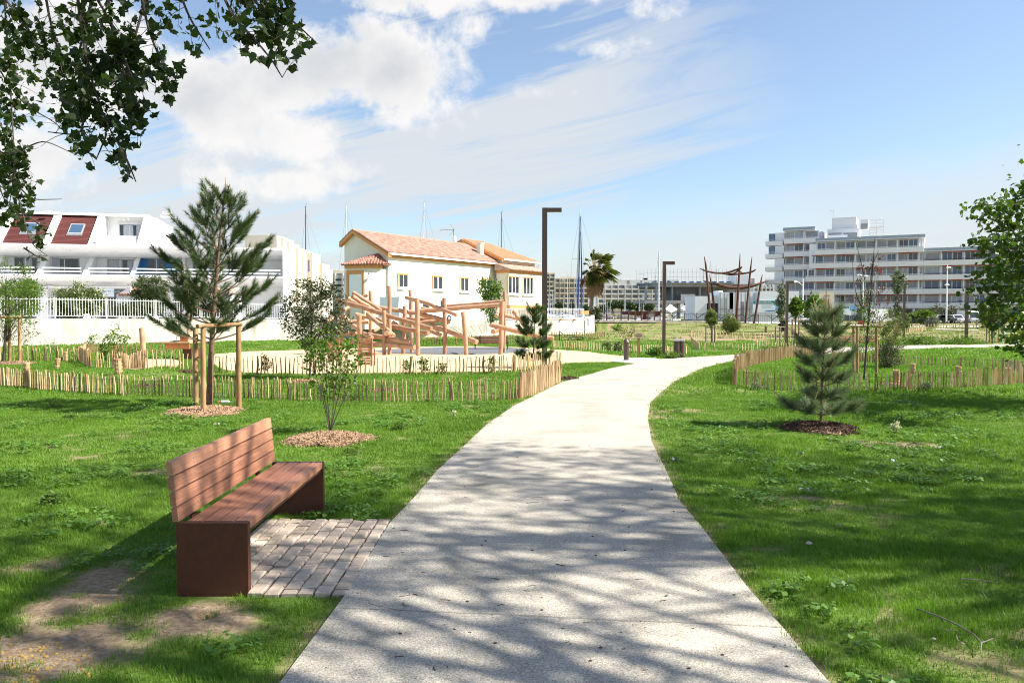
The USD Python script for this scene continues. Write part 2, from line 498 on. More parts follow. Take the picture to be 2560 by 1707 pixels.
M['oleander_leaf'] = leaf_mat('oleander_leaf', (0.07, 0.10, 0.03), (0.20, 0.19, 0.08), 0.25, 0.5)
M['red_leaf'] = leaf_mat('red_leaf', (0.10, 0.05, 0.035), (0.11, 0.14, 0.035), 0.3, 0.5)
M['petal'] = leaf_mat('petal', (0.36, 0.03, 0.08), (0.24, 0.03, 0.05), 0.3, 0.5, tint=(1, 0.7, 0.8))
M['cream_flower'] = leaf_mat('cream_flower', (0.62, 0.62, 0.42), (0.52, 0.52, 0.28), 0.3, 0.6, tint=(1, 1, 0.8))
M['needle'] = leaf_mat('needle', (0.06, 0.10, 0.034), (0.13, 0.185, 0.055), 0.2, 0.45, spec=0.4)
M['blue_needle'] = leaf_mat('blue_needle', (0.12, 0.17, 0.075), (0.27, 0.33, 0.16), 0.2, 0.45, tint=(1.05, 1.1, 0.9))
M['light_needle'] = leaf_mat('light_needle', (0.14, 0.18, 0.05), (0.26, 0.28, 0.08), 0.25, 0.45)
M['palm_leaf'] = leaf_mat('palm_leaf', (0.09, 0.12, 0.025), (0.26, 0.24, 0.06), 0.25, 0.4)
M['palm_dead'] = mat('palm_dead', (0.25, 0.16, 0.09), (0.13, 0.08, 0.05), rough=0.9, island=0.7)
M['far_pine'] = leaf_mat('far_pine', (0.05, 0.085, 0.025), (0.10, 0.15, 0.04), 0.2, 0.6)
M['white_paint'] = mat('white_paint', (0.83, 0.825, 0.815), (0.77, 0.765, 0.755), rough=0.6, scale=0.8)
M['white_metal'] = mat('white_metal', (0.78, 0.78, 0.78), (0.72, 0.72, 0.72), rough=0.4)
M['red_shingle'] = mat('red_shingle', (0.125, 0.034, 0.028), (0.09, 0.024, 0.021), rough=0.8, scale=4, island=0.4)
M['blue_paint'] = mat('blue_paint', (0.04, 0.20, 0.42), (0.035, 0.17, 0.36), rough=0.6)
M['curtain'] = mat('curtain', (0.50, 0.52, 0.56), (0.34, 0.36, 0.41), rough=0.9, scale=3.0, stretch=(5, 5, 0.1))
M['dark_glass'] = glass_mat('dark_glass', (0.022, 0.028, 0.035))
M['blue_glass'] = glass_mat('blue_glass', (0.05, 0.10, 0.16), 0.08, 0.8)
M['frame_grey'] = mat('frame_grey', (0.35, 0.36, 0.38), rough=0.5)
M['house_wall'] = mat('house_wall', (0.76, 0.72, 0.60), (0.70, 0.66, 0.54), rough=0.8, scale=0.6)
M['orange_trim'] = mat('orange_trim', (0.62, 0.29, 0.09), (0.55, 0.25, 0.075), rough=0.7)
M['roof_tile'] = mat('roof_tile', (0.28, 0.105, 0.07), (0.62, 0.475, 0.37), rough=0.8, scale=2.5, island=1.0, mid=(0.2, 0.9))
M['roof_tile_b'] = mat('roof_tile_plain', (0.50, 0.26, 0.14), (0.42, 0.20, 0.11), rough=0.8, scale=1.5, island=0.5)
M['garden_wall'] = mat('garden_wall', (0.62, 0.585, 0.50), (0.33, 0.285, 0.22), rough=0.85, scale=1.7, detail=9, stretch=(1, 1, 0.35), bump=0.4, bscale=6, bdist=0.03, mid=(0.47, 0.78))
M['rubble_stone'] = mat('rubble_stone', (0.60, 0.55, 0.46), (0.40, 0.35, 0.28), rough=0.9, scale=3, bump=0.3, bscale=12, island=0.6)
M['cream_wall'] = mat('cream_wall', (0.62, 0.57, 0.45), (0.55, 0.50, 0.39), rough=0.8, scale=0.3)
M['far_white'] = mat('far_white', (0.66, 0.66, 0.64), (0.58, 0.58, 0.56), rough=0.8, scale=0.1)
M['far_dark'] = mat('far_dark', (0.16, 0.17, 0.19), (0.11, 0.12, 0.135), rough=0.4, scale=0.3, island=0.8)
M['right_white'] = mat('right_white', (0.71, 0.695, 0.70), (0.66, 0.65, 0.655), rough=0.7, scale=0.3)
M['shutter'] = mat('shutter', (0.36, 0.355, 0.37), (0.26, 0.26, 0.275), rough=0.7, scale=0.4, island=0.7)
M['fascia'] = mat('fascia', (0.33, 0.37, 0.39), rough=0.6)
M['awning'] = mat('awning', (0.36, 0.045, 0.045), (0.28, 0.06, 0.05), rough=0.8, island=0.7)
M['dark_rail'] = mat('dark_rail', (0.03, 0.025, 0.025), rough=0.5)
M['concrete'] = mat('concrete', (0.34, 0.34, 0.34), (0.27, 0.27, 0.275), rough=0.85, scale=0.7)
M['dark_concrete'] = mat('dark_concrete', (0.19, 0.19, 0.195), (0.14, 0.14, 0.145), rough=0.85, scale=0.5)
M['hoarding'] = mat('hoarding', (0.70, 0.73, 0.76), (0.64, 0.67, 0.71), rough=0.6, scale=0.5)
M['tarp'] = mat('tarp', (0.05, 0.13, 0.33), rough=0.6)
M['corten'] = mat('corten', (0.115, 0.042, 0.022), (0.06, 0.024, 0.015), rough=0.75, scale=2.0, detail=6)
M['black_iron'] = mat('black_iron', (0.03, 0.03, 0.032), rough=0.5)
M['black_mesh'] = mat('black_fabric', (0.025, 0.024, 0.025), rough=0.7)
M['teal'] = mat('teal', (0.02, 0.20, 0.19), rough=0.5)
M['sign_white'] = mat('sign_white', (0.70, 0.76, 0.80), (0.64, 0.71, 0.77), rough=0.5)
M['sign_blue'] = mat('sign_blue', (0.10, 0.28, 0.56), (0.22, 0.42, 0.66), rough=0.5, scale=1.5)
M['sign_sea'] = mat('sign_sea', (0.08, 0.20, 0.50), rough=0.5)
M['sign_grey'] = mat('sign_grey', (0.30, 0.34, 0.38), (0.50, 0.54, 0.57), rough=0.6, scale=3)
M['car_white'] = mat('car_white', (0.78, 0.78, 0.79), (0.76, 0.76, 0.77), rough=0.25, spec=0.6)
M['car_red'] = mat('car_red', (0.45, 0.03, 0.03), rough=0.3)
M['car_grey'] = mat('car_grey', (0.12, 0.13, 0.15), rough=0.3)
M['tyre'] = mat('tyre', (0.02, 0.02, 0.02), rough=0.8)
M['lamp_glass'] = mat('lamp_glass', (0.6, 0.6, 0.6), rough=0.2)
M['hull'] = mat('hull_white', (0.74, 0.75, 0.76), (0.68, 0.70, 0.72), rough=0.35)
M['mast_white'] = mat('mast_white', (0.66, 0.67, 0.69), rough=0.4, metallic=0.2)
M['mast_dark'] = mat('mast_dark', (0.10, 0.11, 0.13), rough=0.4, metallic=0.3)
M['sail_blue'] = mat('sail_blue', (0.02, 0.06, 0.19), (0.015, 0.045, 0.14), rough=0.8)
M['play_orange'] = mat('play_orange', (0.52, 0.19, 0.07), (0.42, 0.14, 0.05), rough=0.6, scale=3)
M['bamboo_sign'] = mat('sign_board_wood', (0.58, 0.47, 0.32), (0.50, 0.39, 0.25), rough=0.7, scale=5)
M['orange_plastic'] = mat('orange_plastic', (0.65, 0.20, 0.07), rough=0.5)
M['paper_white'] = mat('paper_white', (0.72, 0.72, 0.70), rough=0.7)
M['pebble'] = mat('pebble', (0.48, 0.42, 0.33), (0.26, 0.21, 0.16), rough=0.8, island=0.9)
M['ink'] = mat('ink', (0.75, 0.77, 0.75), rough=0.6)
M['ink_dark'] = mat('ink_dark', (0.16, 0.13, 0.10), rough=0.7)
M['ink_blue'] = mat('ink_blue', (0.30, 0.44, 0.52), rough=0.7)
# ------------------------------------------------------------------ the ground: grass mask shared by the sheet and the blades
rng = np.random.default_rng(7)
PATH_L = [(640, 1790), (706, 1707), (859, 1500), (974, 1313), (1033, 1251), (1093, 1180), (1143, 1134), (1215, 1066), (1280, 1019), (1329, 995), (1405, 957), (1471, 938), (1520, 924), (1566, 914), (1618, 906)]
PATH_R = [(2150, 1790), (2066, 1707), (1956, 1576), (1865, 1470), (1755, 1324), (1700, 1258), (1667, 1184), (1629, 1108), (1619, 1045), (1626, 1007), (1653, 979), (1680, 958), (1727, 932), (1797, 910), (1838, 903),
          (1920, 897), (2000, 890), (2081, 883), (2263, 872.5), (2511, 867), (2640, 865)]
PATH_TOP = [(2640, 859.5), (2492, 861), (2274, 864), (2111, 868), (1990, 874), (1920, 880), (1879, 884), (1797, 890), (1720, 894.5), (1661, 898), (1600, 899.5), (1556, 901), (1530, 903.5)]


def gpoly(pts, n=1):
    return Polygon([tuple(G(*p)[:2]) for p in pts])


path_poly = gpoly(PATH_L[:-1] + [(1590, 910)] + [(1530, 906)] + PATH_TOP[::-1] + PATH_R[::-1]).buffer(0.25).buffer(-0.25).buffer(-0.1).buffer(0.1)
sand_poly = gpoly([(1405, 909), (1345, 919), (1290, 925), (1180, 930), (1000, 932), (760, 936), (620, 933), (556, 925), (520, 905), (530, 886), (620, 879), (735, 876), (900, 871), (1050, 867), (1180, 866), (1330, 870), (1384, 874), (1470, 880), (1556, 890), (1592, 899), (1530, 905)]).buffer(0)
sand2_poly = gpoly([(300, 917), (345, 922), (420, 921), (440, 908), (420, 899), (360, 899), (310, 905)]).buffer(0.2)
pave_poly = sbox(-2.04, 4.74, -1.0, 6.47)
paving_edges = [path_poly, sand_poly, sand2_poly, pave_poly]
hard = shapely.union_all(paving_edges)
shapely.prepare(hard)
MULCHES = [(510, 1031, 100), (820, 1100, 106), (2050, 1072, 98)]
mulch_xy = []
for u, v, w in MULCHES:
    c = G(u, v)
    mulch_xy.append((c[0], c[1], w * c[1] / F))
SOIL = [(-2.3, 4.0, 0.9, 0.5, 0.72), (-1.75, 4.35, 0.38, 0.28, 0.95), (-3.0, 3.75, 0.8, 0.45, 0.7), (-2.6, 4.9, 0.35, 0.9, 0.75), (-3.4, 5.3, 0.45, 0.25, 0.6), (-1.3, 4.25, 0.22, 0.3, 0.45), (-3.6, 4.4, 0.5, 0.3, 0.7),
        (2.9, 4.2, 0.35, 0.2, 0.75), (3.2, 5.2, 0.35, 0.25, 0.7), (2.6, 7.3, 0.5, 0.2, 0.6), (3.1, 3.7, 0.3, 0.15, 0.6), (1.9, 5.7, 0.3, 0.15, 0.5), (5.0, 10.3, 1.0, 0.4, 0.55), (2.5, 13.2, 0.5, 1.4, 0.5), (3.2, 13.6, 0.8, 0.6, 0.5),
        (8.2, 12.0, 1.2, 0.35, 0.5), (3.9, 4.6, 0.5, 0.22, 0.7), (1.85, 7.6, 0.2, 0.4, 0.5), (1.8, 9.5, 0.2, 1.6, 0.4), (1.9, 11.5, 0.25, 1.2, 0.45), (-3.9, 13.3, 0.8, 0.25, 0.35), (-0.6, 14.2, 0.9, 0.5, 0.45), (-1.9, 9.2, 0.5, 0.25, 0.35),
        (-5.2, 9.3, 0.6, 0.25, 0.4), (2.0, 19.5, 1.5, 1.0, 0.45), (17, 62, 6, 3.0, 0.8), (12, 62, 4, 2, 0.7), (22, 68, 7, 5, 0.55), (15, 78, 5, 5, 0.35), (26, 58, 8, 5, 0.3), (45, 75, 14, 8, 0.45), (60, 85, 10, 5, 0.5), (1.4, 21.5, 0.8, 0.5, 0.7)]


def soil(x, y):
    """How bare the lawn is, from 0 to 1."""
    x, y = np.asarray(x, float), np.asarray(y, float)
    p = np.stack([x, y, 0 * x], -1)
    n1, n2 = meshkit.fbm(p * 1.3, 4, 3), meshkit.fbm(p * 5.0, 3, 5)
    s = 0
    s = 0.42 * sstep(y, 40, 64) * sstep(x, -2, 8)
    for cx, cy, rx, ry, a in SOIL:
        s = np.maximum(s, a * np.exp(-(((x - cx) / rx) ** 2 + ((y - cy) / ry) ** 2)))
    s = sstep(s + (n1 - 0.5) * 0.75 + (n2 - 0.5) * 0.5, 0.30, 0.62)
    s = np.maximum(s, 0.55 * sstep(n1 + 0.4 * (n2 - 0.5), 0.70, 0.80))
    s = np.maximum(s, sstep(np.hypot(x + 1.775, y - 4.475), 0.30, 0.12))
    return s


def tensor_grid(xs, ys):
    X, Y = np.meshgrid(xs, ys)
    v = np.stack([X.ravel(), Y.ravel(), ground_h(X, Y).ravel()], 1)
    i, j = np.meshgrid(np.arange(len(ys) - 1), np.arange(len(xs) - 1), indexing='ij')
    a = i * len(xs) + j
    q = np.stack([a, a + 1, a + 1 + len(xs), a + len(xs)], -1).reshape(-1, 4)
    return v, np.vstack([q[:, [0, 1, 2]], q[:, [0, 2, 3]]])


xs = np.unique(np.round(np.concatenate([[-4000, -1500, -600, -300, -200], np.arange(-140, -14, 1.0), np.arange(-14, 14, 0.1), np.arange(-1.9, -1.65, 0.0125), np.arange(14, 80, 0.7), np.arange(80, 200, 6), [300, 600, 1500, 4000]]), 3))
ys = np.unique(np.round(np.concatenate([[-60, -20, -5], np.arange(0, 2.6, 0.4), np.arange(2.6, 24, 0.1), np.arange(4.36, 4.6, 0.0125), np.arange(24, 62, 0.4), np.arange(62, 118, 0.6), np.arange(118, 200, 8), np.arange(200, 392, 40), np.arange(392, 404, 1.0), [450, 700, 1500, 4000, 9000]]), 3))
gv, gf = tensor_grid(xs, ys)
soil_v = soil(gv[:, 0], gv[:, 1])
soil_v[(gv[:, 1] > 130)] = 0.55
near_ = (gv[:, 1] > 2.5) & (gv[:, 1] < 24) & (np.abs(gv[:, 0]) < 12)
ed_ = shapely.distance(shapely.points(gv[near_, :2]), path_poly.exterior)
soil_v[near_] = np.maximum(soil_v[near_], 0.8 * sstep(ed_ + 0.14 * (meshkit.noise(gv[near_] * 4.0) - 0.5), 0.13, 0.03))
soil_v[(gv[:, 2] > 0.3) & (gv[:, 0] < 8) & (gv[:, 1] > 25)] = 1.0
M['ground'] = usdkit.material(stage, '/World/Looks/lawn_soil', {
    'at': ('attribute', {'attribute': 'soil'}), 'g': ('geometry', {}), 'n1': ('noise_texture', dict(scale=0.9, detail=5.0)), 'n2': ('noise_texture', dict(scale=22.0, detail=6.0, roughness=0.7)), 'n3': ('noise_texture', dict(scale=140.0, detail=3.0)),
    'gr': ('rgb_ramp', dict(ramp=[(0.3, (0.075, 0.13, 0.02)), (0.55, (0.12, 0.19, 0.03)), (0.75, (0.21, 0.22, 0.07))])),
    'so': ('rgb_ramp', dict(ramp=[(0.25, (0.15, 0.10, 0.058)), (0.5, (0.30, 0.215, 0.135)), (0.72, (0.46, 0.36, 0.25))])),
    'mx': ('mix', {}), 'mm': ('mix_float', dict(fac=0.45)), 'b': ('bump', dict(strength=0.7, distance=0.03)), 'p': ('principled_bsdf', dict(roughness=0.95, specular_ior_level=0.1))},
    [('g.position', 'n1.vector'), ('g.position', 'n2.vector'), ('g.position', 'n3.vector'), ('n1.fac', 'mm.a'), ('n2.fac', 'mm.b'), ('mm.result', 'gr.fac'), ('n2.fac', 'so.fac'), ('at.fac', 'mx.fac'), ('gr.color', 'mx.color1'), ('so.color', 'mx.color2'),
     ('mx.color', 'p.base_color'), ('n2.fac', 'b.height'), ('b.normal', 'p.normal')], surface='p.BSDF')
lawn = put('lawn', (gv, gf), M['ground'], smooth=True, kind='structure', label='park ground of lawn and bare soil')
UsdGeom.PrimvarsAPI(lawn.prim()).CreatePrimvar('soil', Sdf.ValueTypeNames.FloatArray, 'vertex').Set(Vt.FloatArray.FromNumpy(soil_v.astype(np.float32)))


def drape(poly, step, dz, skirt=0.12):
    """A sheet over the ground with the outline poly, and its edge turned down."""
    mb = MB()
    minx, miny, maxx, maxy = poly.bounds
    shapely.prepare(poly)
    for gx in np.arange(math.floor(minx / step) * step, maxx, step):
        for gy in np.arange(math.floor(miny / step) * step, maxy, step):
            c = sbox(gx, gy, gx + step, gy + step)
            if poly.contains(c):
                q = np.array([(gx, gy), (gx + step, gy), (gx + step, gy + step), (gx, gy + step)])
                mb.add(np.column_stack([q, ground_h(q[:, 0], q[:, 1]) + dz]), [[0, 1, 2], [0, 2, 3]])
            elif poly.intersects(c):
                part = poly.intersection(c)
                for g in getattr(part, 'geoms', [part]):
                    if g.geom_type == 'Polygon' and g.area > 1e-6:
                        v2, f2 = trimesh.creation.triangulate_polygon(g, engine='earcut')
                        t = v2[f2]
                        cr = (t[:, 1, 0] - t[:, 0, 0]) * (t[:, 2, 1] - t[:, 0, 1]) - (t[:, 1, 1] - t[:, 0, 1]) * (t[:, 2, 0] - t[:, 0, 0])
                        f2 = np.where((cr < 0)[:, None], f2[:, ::-1], f2)
                        mb.add(np.column_stack([v2, ground_h(v2[:, 0], v2[:, 1]) + dz]), f2)
    rings = [g.exterior for g in getattr(poly, 'geoms', [poly])]
    for r in rings:
        L = r.length
        q = np.array([r.interpolate(s).coords[0] for s in np.linspace(0, L, max(8, int(L / 0.3)))])
        h = ground_h(q[:, 0], q[:, 1]) + dz
        k = len(q)
        v = np.vstack([np.column_stack([q, h]), np.column_stack([q, h - skirt])])
        i = np.arange(k - 1)
        mb.add(v, np.stack([i, i + 1, i + 1 + k, i + k], 1))
    return mb


M['path'] = usdkit.material(stage, '/World/Looks/path_gravel', {
    'g': ('geometry', {}), 'v': ('voronoi_texture', dict(scale=150.0)), 'v2': ('voronoi_texture', dict(scale=210.0)), 'n': ('noise_texture', dict(scale=1.1, detail=9.0, roughness=0.62)), 'n2': ('noise_texture', dict(scale=7.0, detail=5.0)),
    'sep': ('separate_color', {}), 'r': ('rgb_ramp', dict(ramp=[(0.0, (0.23, 0.19, 0.14)), (0.10, (0.34, 0.295, 0.23)), (0.6, (0.43, 0.395, 0.335)), (0.9, (0.56, 0.525, 0.455))])),
    'st': ('rgb_ramp', dict(ramp=[(0.30, (0.72, 0.71, 0.68)), (0.48, (0.96, 0.95, 0.94)), (0.66, (1.08, 1.06, 1.03))])), 'mu': ('mix', dict(mix_type='multiply', fac=1.0)), 'd': ('math', dict(math_type='multiply', value2=1.0)),
    'b': ('bump', dict(strength=0.35, distance=0.004)), 'p': ('principled_bsdf', dict(roughness=0.9, specular_ior_level=0.15))},
    [('g.position', 'v.vector'), ('g.position', 'v2.vector'), ('g.position', 'n.vector'), ('g.position', 'n2.vector'), ('v.color', 'sep.color'), ('sep.r', 'r.fac'), ('n.fac', 'st.fac'), ('r.color', 'mu.color1'), ('st.color', 'mu.color2'),
     ('mu.color', 'p.base_color'), ('v.distance', 'b.height'), ('b.normal', 'p.normal')], surface='p.BSDF')
M['sand'] = mat('sand_rubber', (0.66, 0.48, 0.28), (0.58, 0.41, 0.23), rough=0.9, scale=40, detail=3)
M['rubber'] = mat('grey_rubber', (0.15, 0.155, 0.165), (0.11, 0.115, 0.125), rough=0.9, scale=30)
M['quay'] = mat('quay_concrete', (0.60, 0.58, 0.55), (0.52, 0.50, 0.47), rough=0.9, scale=1.0)
pth = put('path', drape(path_poly, 0.6, 0.022), M['path'], kind='structure', label='pale gravel path curving through the park')
M['path_joint'] = mat('path_joint', (0.24, 0.205, 0.16), rough=0.9)
for (u0, v0), (u1, v1) in (((851, 1528), (1955, 1577)), ((1655, 1241), (1690, 1243)), ((1060, 1228), (1660, 1182))):
    a, c = G(u0, v0), G(u1, v1)
    jb = MB()
    jr = random.Random(int(u0))
    q = [a + (c - a) * t + np.array([0, jr.gauss(0, 0.004), 0.0262]) for t in np.linspace(0, 1, 24)]
    for p0, p1 in zip(q[:-1], q[1:]):
        w_ = np.array([0, 0.0022, 0])
        jb.quad(p0 - w_, p1 - w_, p1 + w_, p0 + w_)
    put('expansion_joint', jb, M['path_joint'], pth)
sand_only = sand_poly.difference(path_poly.buffer(0.01))
put('playground_surface', drape(sand_only, 0.8, 0.018), M['sand'], kind='structure', label='sand coloured playground surface')
put('playground_surface', drape(sand2_poly, 0.8, 0.018), M['sand'], kind='structure', label='small sand coloured patch by the leaning log post')
rub = gpoly([P2(-330, 1098), P2(-100, 1075), P2(300, 1058), P2(900, 1047), P2(1500, 1042), P2(1850, 1062), P2(1950, 1090), P2(1800, 1125), P2(1400, 1145), P2(1000, 1150), P2(500, 1148), P2(0, 1138), P2(-250, 1120)]).buffer(0.3)
put('rubber_surface', drape(rub, 0.8, 0.024, 0.01), M['rubber'], kind='structure', label='dark grey safety surface under the log frame')
pad = gpoly([(1530, 901), (1590, 896), (1640, 897), (1650, 901), (1600, 905), (1540, 906)])
put('pavement', drape(pad, 0.5, 0.028, 0.02), M['quay'], kind='structure', label='pale concrete pad around the drinking fountain')
far_path = Polygon([tuple(G(*p)[:2]) for p in ((2334, 822), (2450, 826), (2450, 828.2), (2334, 824))])
put('path', drape(far_path, 1.5, 0.05), M['path'], kind='structure', label='thin far stretch of pale path before the parked cars')
# the quay's paving and the water behind it
q = MB()
qx = np.concatenate([np.arange(8.0, 75, 2.0)])
for a, b in zip(qx[:-1], qx[1:]):
    for y0, y1 in ((92.2, 101), (101, 111.5)):
        pts = [(a, y0), (b, y0), (b, y1), (a, y1)]
        q.quad(*[(x, y, float(ground_h(x, 100 if y > 93 else 93)) + 0.03) for x, y in pts])
put('quay', q, M['quay'], kind='structure', label='pale paved quay along the marina')
M['water'] = usdkit.material(stage, '/World/Looks/water', {'g': ('geometry', {}), 'n': ('noise_texture', dict(scale=1.2, detail=3.0)), 'b': ('bump', dict(strength=0.25, distance=0.1)), 'p': ('principled_bsdf', dict(base_color=(0.02, 0.05, 0.07), roughness=0.08, specular_ior_level=0.6))},
                             [('g.position', 'n.vector'), ('n.fac', 'b.height'), ('b.normal', 'p.normal')], surface='p.BSDF')
put('water', ([(-600, 112, -1.0), (24, 112, -1.0), (24, 402, -1.0), (-600, 402, -1.0)], [[0, 1, 2], [0, 2, 3]]), M['water'], kind='structure', label='marina water behind the quay')

# ------------------------------------------------------------------ paving under the bench: every stone a part
M['paver'] = mat('paver_stone', (0.58, 0.475, 0.365), (0.42, 0.335, 0.25), rough=0.85, scale=14, detail=6, bump=0.5, bscale=45, bdist=0.006, island=0.4)
M['paver_b'] = mat('paver_stone_pink', (0.56, 0.455, 0.36), (0.43, 0.335, 0.26), rough=0.85, scale=14, detail=6, bump=0.5, bscale=45, bdist=0.006, island=0.4)
M['joint'] = mat('joint_sand', (0.16, 0.13, 0.10), (0.10, 0.08, 0.06), rough=0.95, scale=60)
pv = thing('paving', 'small rectangle of pinkish stone setts under the wooden bench', 'paving', (-1.56, 5.6, 0))
pv.prim().SetCustomDataByKey('kind', 'structure')
b = MB()
b.box(-2.035, -1.62, 4.81, 6.47, -0.1, 0.012)
b.box(-1.6195, -1.0, 4.75, 6.47, -0.1, 0.012)
put('bedding', b, M['joint'], pv)


def stone(x0, x1, y0, y1, z0, z1, r):
    ins = 0.010
    j = lambda: r.uniform(-0.006, 0.006)
    lo = [(x0, y0, z0), (x1, y0, z0), (x1, y1, z0), (x0, y1, z0)]
    mid = [(x0 + j(), y0 + j(), z1 - 0.008), (x1 + j(), y0 + j(), z1 - 0.008), (x1 + j(), y1 + j(), z1 - 0.008), (x0 + j(), y1 + j(), z1 - 0.008)]
    top = [(x0 + ins, y0 + ins, z1 + j() * 0.7), (x1 - ins, y0 + ins, z1 + j() * 0.7), (x1 - ins, y1 - ins, z1 + j() * 0.7), (x0 + ins, y1 - ins, z1 + j() * 0.7)]
    f = []
    for o in (0, 4):
        for i in range(4):
            k = (i + 1) % 4
            f += [[o + i, o + k, o + 4 + k], [o + i, o + 4 + k, o + 4 + i]]
    f += [[8, 9, 10], [8, 10, 11]]
    return np.array(lo + mid + top, float), np.array(f)


r = random.Random(3)
for c in range(10):
    x0 = -2.03 + c * 0.1025
    y = 4.735 if x0 > -1.63 else 4.81
    first = True
    while y < 6.45:
        L = r.choice((0.085, 0.10, 0.11, 0.12, 0.135, 0.15, 0.17))
        if first:
            L = r.uniform(0.06, 0.16)
            first = False
        y1 = min(y + L, 6.455)
        if y1 - y > 0.03:
            put('sett', stone(x0 + 0.005, x0 + 0.097, y + 0.006, y1 - 0.006, -0.05, 0.029 + r.uniform(-0.006, 0.006), r), M['paver'] if r.random() < 0.6 else M['paver_b'], pv)
        y = y1

# ------------------------------------------------------------------ grass: tufts standing in the lawn
M['grass'] = usdkit.material(stage, '/World/Looks/grass_blade', {
    'g': ('geometry', {}), 'n': ('noise_texture', dict(scale=0.7, detail=4.0)), 'n2': ('noise_texture', dict(scale=6.0, detail=2.0)), 'a': ('math', dict(math_type='multiply_add', value2=0.55, value3=-0.27)), 'ad': ('math', dict(math_type='add')), 'mm': ('mix_float', dict(fac=0.4)),
    'r': ('rgb_ramp', dict(ramp=[(0.12, (0.10, 0.19, 0.016)), (0.42, (0.165, 0.30, 0.028)), (0.68, (0.25, 0.36, 0.05)), (0.86, (0.40, 0.38, 0.13)), (1.0, (0.52, 0.42, 0.22))])), 'tc': ('mix', dict(mix_type='multiply', fac=1.0, color2=(1.15, 1.3, 0.55))),
    'p': ('principled_bsdf', dict(roughness=0.5, specular_ior_level=0.35)), 't': ('translucent_bsdf', {}), 'm': ('mix_closure', dict(fac=0.38))},
    [('g.position', 'n.vector'), ('g.position', 'n2.vector'), ('g.random_per_island', 'a.value1'), ('n.fac', 'mm.a'), ('n2.fac', 'mm.b'), ('mm.result', 'ad.value1'), ('a.value', 'ad.value2'), ('ad.value', 'r.fac'), ('r.color', 'p.base_color'), ('r.color', 'tc.color1'),
     ('tc.color', 't.color'), ('p.BSDF', 'm.closure1'), ('t.BSDF', 'm.closure2')], surface='m.closure')


def tuft(n, rad, h, w, seed, lean=0.5):
    g = np.random.default_rng(seed)
    p = np.column_stack([g.uniform(-rad, rad, (n, 2)), np.full(n, -0.004)])
    a = g.uniform(0, 2 * PI, n)
    hh = h * g.uniform(0.5, 1.15, n)
    ln = hh * lean * g.uniform(0.1, 1.3, n)
    d = np.column_stack([np.cos(a), np.sin(a), 0 * a])
    s = np.column_stack([-np.sin(a), np.cos(a), 0 * a]) * (w * g.uniform(0.7, 1.3, n))[:, None] / 2
    m = p + d * (ln * 0.35)[:, None] + np.column_stack([0 * a, 0 * a, hh * 0.6])
    t = p + d * ln[:, None] + np.column_stack([0 * a, 0 * a, hh])
    v = np.stack([p - s, p + s, m + s * 0.8, m - s * 0.8, t], 1).reshape(-1, 3)
    i = np.arange(n)[:, None] * 5
    f = np.vstack([i + [0, 1, 2], i + [0, 2, 3], i + [3, 2, 4]])
    return v, f


def scatter(name, protos, pts, scales, rots, label, cat, m):
    """Copies of a few tufts, as one instancer of kind stuff."""
    path = numbered('/World', name)
    pi = UsdGeom.PointInstancer.Define(stage, path)
    rel = pi.CreatePrototypesRel()
    for k, (v, f) in enumerate(protos):
        q = f'{path}/Prototypes/tuft_{k + 1:03d}' if k else f'{path}/Prototypes/tuft'
        usdkit.mesh(stage, q, (v, f), m)
        rel.AddTarget(q)
    n = len(pts)
    pi.CreateProtoIndicesAttr(Vt.IntArray.FromNumpy(np.random.default_rng(1).integers(0, len(protos), n).astype(np.int32)))
    pi.CreatePositionsAttr(Vt.Vec3fArray.FromNumpy(np.asarray(pts, np.float32)))
    pi.CreateScalesAttr(Vt.Vec3fArray.FromNumpy(np.asarray(scales, np.float32)))
    pi.CreateOrientationsAttr(Vt.QuathArray([Gf.Quath(float(math.cos(a / 2)), 0, 0, float(math.sin(a / 2))) for a in rots]))
    keys(pi.GetPrim(), label, cat, kind='stuff')


def lawn_points(y0, y1, step, edge, side=0.70, keep=1.0, seed=0):
    g = np.random.default_rng(seed)
    out = []
    gy = np.arange(y0, y1, step)
    for y in gy:
        w = side * y + 1.0
        x = np.arange(-w, w, step)
        out.append(np.column_stack([x, np.full(len(x), y)]))
    p = np.vstack(out) + g.uniform(-step * 0.6, step * 0.6, (sum(map(len, out)), 2))
    ok = ~shapely.contains_xy(hard.buffer(edge), p[:, 0], p[:, 1])
    s = soil(p[:, 0], p[:, 1])
    ok &= g.uniform(0, 1, len(p)) > s * 0.90
    ok &= g.uniform(0, 1, len(p)) < keep
    for cx, cy, rr in mulch_xy:
        ok &= ((p[:, 0] - cx) ** 2 + (p[:, 1] - cy) ** 2) > (rr * 0.93) ** 2
    d = (WALL_B - WALL_A) / np.linalg.norm(WALL_B - WALL_A)
    ok &= ((p[:, 0] - WALL_A[0]) * -d[1] + (p[:, 1] - WALL_A[1]) * d[0]) < -0.4
    p = p[ok]
    return p, g


def grass_zone(y0, y1, step, edge, n, rad, h, w, label, seed, keep=1.0, m='grass'):
    p, g = lawn_points(y0, y1, step, edge, keep=keep, seed=seed)
    big = meshkit.fbm(np.column_stack([p * 0.9, 0 * p[:, 0]]), 4, 11)
    clump = meshkit.fbm(np.column_stack([p * 3.1, 0 * p[:, 0]]), 3, 23)
    sc = np.clip(0.40 + 1.1 * (big - 0.25) + 2.4 * np.maximum(0, clump - 0.60), 0.4, 2.2) * g.uniform(0.7, 1.3, len(p))
    z = ground_h(p[:, 0], p[:, 1])
    scales = np.column_stack([np.ones(len(p)), np.ones(len(p)), sc])
    scatter('grass', [tuft(n, rad, h, w, seed * 10 + k) for k in range(4)], np.column_stack([p, z]), scales, g.uniform(0, 2 * PI, len(p)), label, 'grass', M[m])


